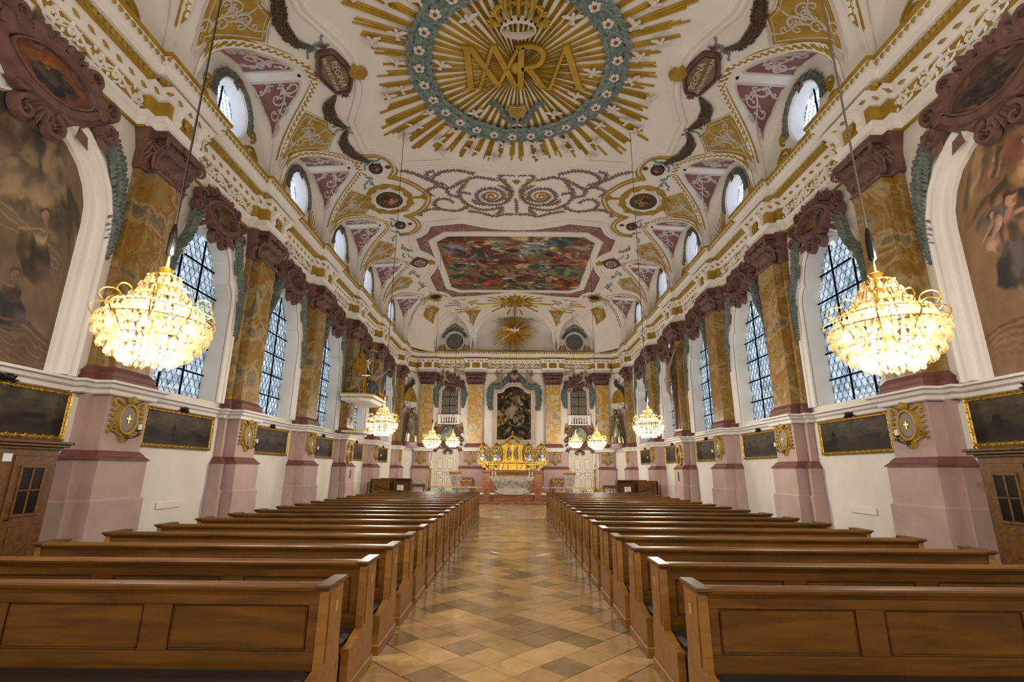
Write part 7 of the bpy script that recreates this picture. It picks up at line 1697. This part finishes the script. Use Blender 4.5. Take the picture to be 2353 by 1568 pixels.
# ------------------------------------------------------------------ mensa and posts
t = T('mensa', 'grey veined marble altar table with tapering carved front', 'altar', (AXF, 27.85, PLZ)); m = MB(); m.box(-1.2, 1.2, -.42, .42, .84, .93, 0, .015); O('top', m, m_greymarble, t)
m = MB(); P = []
for z, w, d in ((.2, .82, .3), (.26, .8, .3), (.34, .84, .3), (.5, .92, .33), (.7, 1.04, .37), (.8, 1.14, .4), (.84, 1.16, .4)): P.append([(w*x, d*y, z) for x, y in ((-1, -1), (-.5, -1.04), (0, -1.05), (.5, -1.04), (1, -1), (1, 1), (-1, 1))])
m.grid(P, 0, True); O('body', m, m_greymarble, t, SM); m = MB(); m.box(-1.0, 1.0, -.4, .4, .0, .1, 0, .01); m.box(-.92, .92, -.36, .36, .1, .2, 0, .01); O('base', m, m_greymarble, t)
m = MB(); M = lambda u, v, h: (u*(.85+.35*v), -.32-.09*v-h, .3+.45*v)
for q in (-1, 1):
    for (u, v, r) in ((.15, .7, .16), (.35, .45, .2), (.6, .7, .15), (.75, .4, .2)): m.ribbon(lambda a, b, h: M(q*a, b, h), spiral(u, v, r, 1.0, 1.3, 1, .2, 14), .08, .05)
    for k in range(6): m.ribbon(lambda a, b, h: M(q*a, b, h), smooth_path([(.5+.07*k, .9), (.55+.06*k, .5), (.5+.09*k, .1)], 3), .05, .05)
    m.ball(M(q*.45, .78, .02), .07, 7, 5); m.ball(M(q*.18, .2, .02), .05, 6, 5)
O('carved_relief', m, m_greymarble, t, SM)
m = MB(); m.box(-.95, .95, -.05, .05, .97, .99, 0, .004); [m.box(x-.03, x+.03, -.04, .04, .93, .97) for x in (-.95, 0, .95)]; tag(O('altar_bar', m, m_goldb, None, loc=(AXF, 27.75, PLZ)), 'low brass bar along the top of the grey marble altar table', 'bar')
for i, x in enumerate((-1.08, -.93, .93, 1.08)):
    t = T('mensa_candle', 'white candle on brass holder, %s on the grey marble altar table' % ('far left', 'second from left', 'second from right', 'far right')[i], 'candle', (AXF+x, 27.7, PLZ+.93), 0, 'altar table candles'); m = MB(); m.lathe([(.07, 0), (.06, .03), (.05, .07), (.03, .08)], 10); O('holder', m, m_goldb, t, SM); m = MB(); m.lathe([(.034, .08), (.034, .26), (.005, .27)], 10); O('wax', m, m_cream, t)
for q in (-1, 1):
    t = T('rail_post', 'square red marble post beside the aisle end, %s' % SIDE[q], 'post', (AXF+q*1.32, 26.62, .14), 0, 'red marble rail posts'); m = MB(); m.box(-.17, .17, -.14, .14, .08, .6, 0, .008); O('shaft', m, m_redmarble, t); m = MB(); m.box(-.2, .2, -.12, .17, 0, .08, 0, .008); m.box(-.2, .2, -.17, .17, .6, .66, 0, .008); O('base_and_cap', m, m_redmarble, t)
    t = T('communion_rail', 'brass handrail on black scrolled iron standards, %s half' % SIDE[q], 'railing', (AXF, 26.75, .14)); m = MB(); m.box(*sorted((q*1.55, q*5.9)), -.05, .05, .65, .7, 0, .01); O('brass_rail', m, m_goldb, t)
    for x in (2.1, 2.9, 3.68, 4.46, 5.24):
        m = MB(); M = lambda u, v, h: (q*x+u, h, v); m.tube([(q*x, 0, 0), (q*x, 0, .65)], .014, 5)
        for e in (-1, 1):
            for pts in (smooth_path([(0, .4), (.08, .6), (.15, .6), (.16, .5), (.1, .48)], 4), smooth_path([(0, .4), (.1, .32), (.16, .3), (.15, .0)], 4)): m.tube([M(e*u, v, 0) for u, v in pts], .012, 5)
        O('scroll_standard', m, m_iron, t)
    for x in (5.45, 5.55, 5.65, 5.75): m = MB(); m.tube([(q*x, 0, 0), (q*x, 0, .65)], .012, 5); O('baluster', m, m_iron, t)
rp = MB(); rp.tube([(AXF-1.15+2.3*k/20, 26.5, .68-.27*(1-((k-10)/10)**2)) for k in range(21)], .018, 6); tag(O('barrier_rope', rp, mat('dark_red_rope', srgb(92, 26, 28), .8)), 'dark red rope sagging between the two red marble posts', 'rope')
for q in (-1, 1):
    t = T('ambo', 'grey marble reading desk like a flared vase, %s of the altar' % SIDE[q], 'lectern', (AXF+q*3.18, 28.5, PLZ), 0, 'marble ambos'); m = MB(); P = []
    for z, w in ((.0, .22), (.08, .22), (.1, .17), (.3, .16), (.4, .19), (.6, .23), (.9, .28), (1.05, .3)): P.append([(w*c_, w*.9*s_, z) for c_, s_ in ((-.8, -1), (.8, -1), (1, -.8), (1, .8), (.8, 1), (-.8, 1), (-1, .8), (-1, -.8))])
    m.grid(P, 0, True); M = lambda u, v, h: (u, -.24-.1*(v-.6)-h, v); m.ribbon(M, spiral(0, .8, .14, 0, 1.4, 1, .2, 14), .05, .04); m.ribbon(M, spiral(-.05, .52, .1, 2, 1.4, -1, .2, 12), .05, .04); O('body', m, m_greymarble, t, SM)
    m = MB(); m.box(-.33, .33, -.3, .3, 1.05, 1.1, 0, .008); O('gilt_band', m, m_ochre, t); m = MB(); m.add([(-.34, -.32, 1.1), (.34, -.32, 1.1), (.34, .32, 1.2), (-.34, .32, 1.2), (-.34, -.32, 1.13), (.34, -.32, 1.13), (.34, .32, 1.23), (-.34, .32, 1.23)], [(0, 1, 5, 4), (1, 2, 6, 5), (2, 3, 7, 6), (3, 0, 4, 7), (4, 5, 6, 7)]); O('desk_top', m, m_redmarble, t)
    t = T('paschal_candlestick', 'tall gilt candlestick with marked white candle before the %s door' % SIDE[q], 'candlestick', (AXF+q*4.57, 28.3, PLZ), 0, 'tall candlesticks'); m = MB(); m.lathe([(.17, 0), (.15, .06), (.08, .12), (.1, .2), (.06, .28), (.09, .36), (.04, .45), (.06, .7), (.07, .85), (.035, 1.1), (.06, 1.2), (.04, 1.24), (.1, 1.3), (.1, 1.32)], 14); O('stem', m, m_gold, t, SM); m = MB(); m.lathe([(.055, 1.32), (.055, 1.72), (.04, 1.75), (.005, 1.76)], 12); O('candle', m, m_cream, t, SM); m = MB(); m.box(-.008, .008, -.062, -.054, 1.44, 1.64); m.box(-.04, .04, -.062, -.054, 1.55, 1.575); O('red_cross', m, m_red, t)
    t = T('console_table', 'small cream console table with gilt curved legs by the far wall, %s' % SIDE[q], 'table', (AXF+q*2.85, 31.9, PLZ), 0, 'console tables'); m = MB(); m.box(-.38, .38, -.2, .2, .78, .83, 0, .01); O('top', m, m_redmarble, t); m = MB(); M = lambda u, v, h: (u, -.18+h*.3, v); m.ribbon(M, smooth_path([(-.34, .74), (-.2, .6), (0, .68), (.2, .6), (.34, .74)], 4), .12, .05); O('apron', m, m_ochre, t)
    for e in (-1, 1):
        for y in (-.15, .15): m = MB(); m.tube([(e*u, y, v) for u, v in smooth_path([(.34, .78), (.36, .6), (.28, .3), (.18, .0)], 4)], [.03*(1-.04*k) for k in range(13)], 6); O('leg', m, m_ochre, t, SM)
    # side stalls, prayer desk with sign, cushioned stool, rope
    t = T('choir_stall', 'dark oak choir stall bench against the %s wall before the altar steps' % SIDE[q], 'bench', (q*6.35, 25.0, 0)); m = MB(); m.box(*sorted((q*.3, q*.36)), -1.0, 1.0, 0, 1.2, 0, .008); O('backrest', m, m_wood2, t); m = MB(); m.box(*sorted((-q*.2, q*.3)), -1.0, 1.0, .42, .47, 0, .006); O('seat', m, m_wood2, t)
    for y in (-1.0, .94): m = MB(); m.box(*sorted((-q*.5, q*.38)), y, y+.07, 0, 1.25, 0, .01); O('bench_end', m, m_wood, t)
    t = T('prayer_desk', 'oak prayer desk with slanted front near the rail, %s' % SIDE[q], 'desk', (q*5.55, 25.75, 0)); m = MB(); m.box(-.4, .4, -.03, .03, .1, 1.2, 0, .006); O('panel', m, m_wood, t)
    for e in (-1, 1): m = MB(); m.box(e*.4-.03, e*.4+.03, -.25, .2, 0, 1.22, 0, .01); O('side_board', m, m_wood, t)
    m = MB(); m.box(-.42, .42, -.3, .02, 1.2, 1.25, 0, .008); O('shelf', m, m_wood2, t)
    t = T('notice_sign', 'white paper notice on small oak stand near the rail, %s' % SIDE[q], 'sign', (q*5.5, 24.9, 0), 0); m = MB(); m.box(-.2, .2, -.02, .02, 0, .98, 0, .006); m.box(-.25, .25, -.12, .12, 0, .04, 0, .006); O('stand', m, m_wood, t); m = MB(); m.box(-.15, .15, -.03, -.021, .7, .94); O('paper', m, m_paper, t)
    m = MB(); [m.box(-.11+.02*(k % 2), .11-.03*(k % 3), -.0325, -.03, .735+.04*k, .747+.04*k) for k in range(5)]; O('printed_lines', m, m_mauve, t)
    t = T('cushioned_bench', 'low bench with green cushion by the prayer desk, %s' % SIDE[q], 'bench', (q*5.0, 26.0, 0)); m = MB(); m.box(-.5, .5, -.15, .15, .86, .9); [m.box(x-.02, x+.02, -.12, .12, 0, .86) for x in (-.45, .45)]; O('frame', m, m_wood2, t); m = MB(); m.box(-.5, .5, -.17, .17, .9, .99, 0, .03); O('cushion', m, mat('green_cushion', srgb(84, 104, 84), .8), t, SM)
    m = MB(); m.tube([(q*(6.35-.0), 23.6, .95), (q*6.0, 23.75, .82), (q*5.6, 23.9, .74), (q*5.3, 24.0, .72)], .025, 6); m.tube([(q*6.35, 23.6, 0), (q*6.35, 23.6, 1.0)], .02, 6); m.tube([(q*5.3, 24.0, 0), (q*5.3, 24.0, .76)], .02, 6); tag(O('side_rope', m, m_iron), 'dark barrier rope between two posts near the choir stall, %s' % SIDE[q], 'rope')
# ------------------------------------------------------------------ pulpit canopy with its figures (left), crucifix (right)
m_colour = {k: mat(k, srgb(*c), r, mt) for k, c, r, mt in (('tarnished_gilt', (172, 128, 40), .35, .7), ('bluish_cloth', (96, 104, 106), .6, 0), ('carved_flesh', (150, 124, 104), .6, 0), ('brown_wing', (108, 76, 62), .7, 0))}
PX, PYc = -6.9, 20.7
t = T('pulpit_canopy', 'white and gold pulpit sounding board on the fourth pilaster on the left', 'canopy', (PX, PYc, 4.32)); m = MB()
def slab(m, a, b, y0, y1, z0, z1, ch=.35): o = [(0, y0), (a-ch, y0), (a, y0+ch), (a, y1-ch), (a-ch, y1), (0, y1)]; n = len(o); m.add([(x, y, z0) for x, y in o]+[(x*(b/a), y, z1) for x, y in o], [(i, (i+1) % n, n+(i+1) % n, n+i) for i in range(n)]+[tuple(range(n)), tuple(range(n, 2*n))])
slab(m, 1.05, 1.15, -1.2, 1.2, .0, .12); slab(m, 1.2, 1.25, -1.3, 1.3, .14, .24); O('soffit', m, m_white, t); m = MB(); slab(m, 1.24, 1.22, -1.32, 1.32, .115, .145); slab(m, 1.28, 1.28, -1.34, 1.34, .24, .28); O('gilt_edges', m, m_goldb, t)
m = MB(); [curl(m, lambda u, v, h: (1.2+h, u, v), (1.1-.4*k, .3), 0, .12, 1, 1.3, .06, .06) for k in range(4)]; O('gilt_cresting', m, m_goldb, t)
t = T('pulpit', 'white pulpit parapet rim with gold edge and book below the sounding board', 'pulpit', (PX, PYc+.1, 3.1)); m = MB(); slab(m, .75, .8, -.9, .9, .0, .06, .25); O('rim', m, m_white, t); m = MB(); slab(m, .82, .82, -.92, .92, .06, .085, .25); O('gilt_edge', m, m_goldb, t); m = MB(); m.box(.35, .7, .3, .62, .085, .16, 0, .01); O('book', m, m_maroon, t)
t, k = saint('gilt_statue', 'gilded standing figure with raised arm on the pulpit sounding board', (PX+.3, PYc-.15, 4.6), -.7, 1.95, m_colour['tarnished_gilt'], 'raise')
m = MB(); m.tube([(.25*k, .42*k, .9*k), (.25*k, .42*k, 2.1*k)], .02, 5); m.box(.25*k-.02, .25*k+.02, .42*k-.2, .42*k+.2, 1.85*k, 1.9*k); O('staff', m, m_goldb, t)
t = T('angel_statue', 'winged angel in bluish drapery seated on the edge of the sounding board', 'statue', (PX+.75, PYc+.35, 4.6), -.9); J = dict(pel=(0, 0, .5), bel=(.04, .0, .62), che=(.06, .02, .85), nec=(.08, .04, 1.03), hea=(.1, .06, 1.14), sL=(.05, .2, .97), eL=(.12, .42, 1.12), hL=(.2, .62, 1.3), sR=(.08, -.16, .94), eR=(.2, -.3, .76), hR=(.36, -.34, .7), pL=(.05, .1, .48), kL=(.36, .16, .5), aL=(.34, .2, .12), tL=(.44, .22, .06), pR=(.05, -.1, .46), kR=(.3, -.16, .3), aR=(.1, -.2, .05), tR=(.2, -.24, .02), face=(1, .3, -.1))
mb, hm = body_mesh('body', J, 1.6, m_colour['carved_flesh']); O('body', mb, m_colour['carved_flesh'], t, SM); O('hair', hm, m_colour['brown_wing'], t, SM); d = drape([(.1, 0, .02), (.16, 0, .3), (.12, 0, .55), (.05, 0, .75)], [.3, .28, .22, .15], 9, .2, 2, 12, 30); O('robe', d, m_colour['bluish_cloth'], t, SM); w = MB(); wing(w, (-.05, -.05, .95), (-.3, -.9, .3), (0, -.1, 1), .85, 9); wing(w, (-.05, .1, .95), (-.7, .6, .5), (0, .1, 1), .8, 9); O('wings', w, m_colour['brown_wing'], t)
t = putto('putto', 'small putto holding a cross on the near edge of the sounding board', (PX+.35, PYc-.75, 4.98), -.6, 1.25, m_colour['carved_flesh'], 1, None, False); m = MB(); m.tube([(.3, .2, -.1), (.25, .3, .75)], .03, 5); m.tube([(.26, .1, .42), (.26, .5, .48)], .03, 5); O('cross', m, m_goldb, t)
rm = MB(); rm.ball((PX+.35, PYc-.8, 4.68), .16, 8, 6, sc=(1.2, 1.4, .8)); rm.ball((PX+.55, PYc-.45, 4.68), .12, 8, 6); tag(O('carved_cloud', rm, m_colour['brown_wing'], None, SM), 'brown carved cloud under the putto on the sounding board', 'carving')
putto('putto', 'putto relief below the near end of the pulpit sounding board', (-XW+.42, PYc-.35, 3.85), 0, 1.2, m_colour['carved_flesh'], 1, None, False)
t = T('crucifix', 'tall dark wooden crucifix with carved pale figure on the fourth pilaster on the right', 'crucifix', (6.9, PIL[4], 0), PI); m = MB(); m.box(.0, .1, -.1, .1, 3.4, 7.3, 0, .008); m.box(.0, .1, -.95, .95, 6.55, 6.75, 0, .008); O('cross', m, m_maroon, t)
J = dict(pel=(.24, 0, 5.52), bel=(.26, .03, 5.68), che=(.24, .04, 5.98), nec=(.24, .03, 6.19), hea=(.3, .08, 6.29), sL=(.2, .2, 6.13), eL=(.17, .5, 6.4), hL=(.13, .76, 6.64), sR=(.2, -.15, 6.13), eR=(.17, -.46, 6.4), hR=(.13, -.76, 6.64), pL=(.22, .09, 5.48), kL=(.34, .1, 5.08), aL=(.16, .03, 4.72), tL=(.2, .03, 4.58), pR=(.22, -.09, 5.48), kR=(.32, -.07, 5.06), aR=(.19, 0, 4.74), tR=(.24, 0, 4.6), face=(1, .5, -.5))
mb, hm = body_mesh('corpus', J, 1.75, m_colour['carved_flesh'], .95); O('corpus', mb, m_colour['carved_flesh'], t, SM); O('hair', hm, m_maroon, t, SM); d = drape([(.25, 0, 5.38), (.25, 0, 5.5), (.25, .01, 5.64)], [.19, .2, .16], 7, .14, 3, 8, 24, .7); d.ball((.3, -.2, 5.5), .08, 7, 5, sc=(1, 1, 1.8)); O('loincloth', d, m_tan, t, SM)
m = MB(); m.box(.1, .115, -.12, .12, 6.95, 7.1); O('title_board', m, m_cream, t)
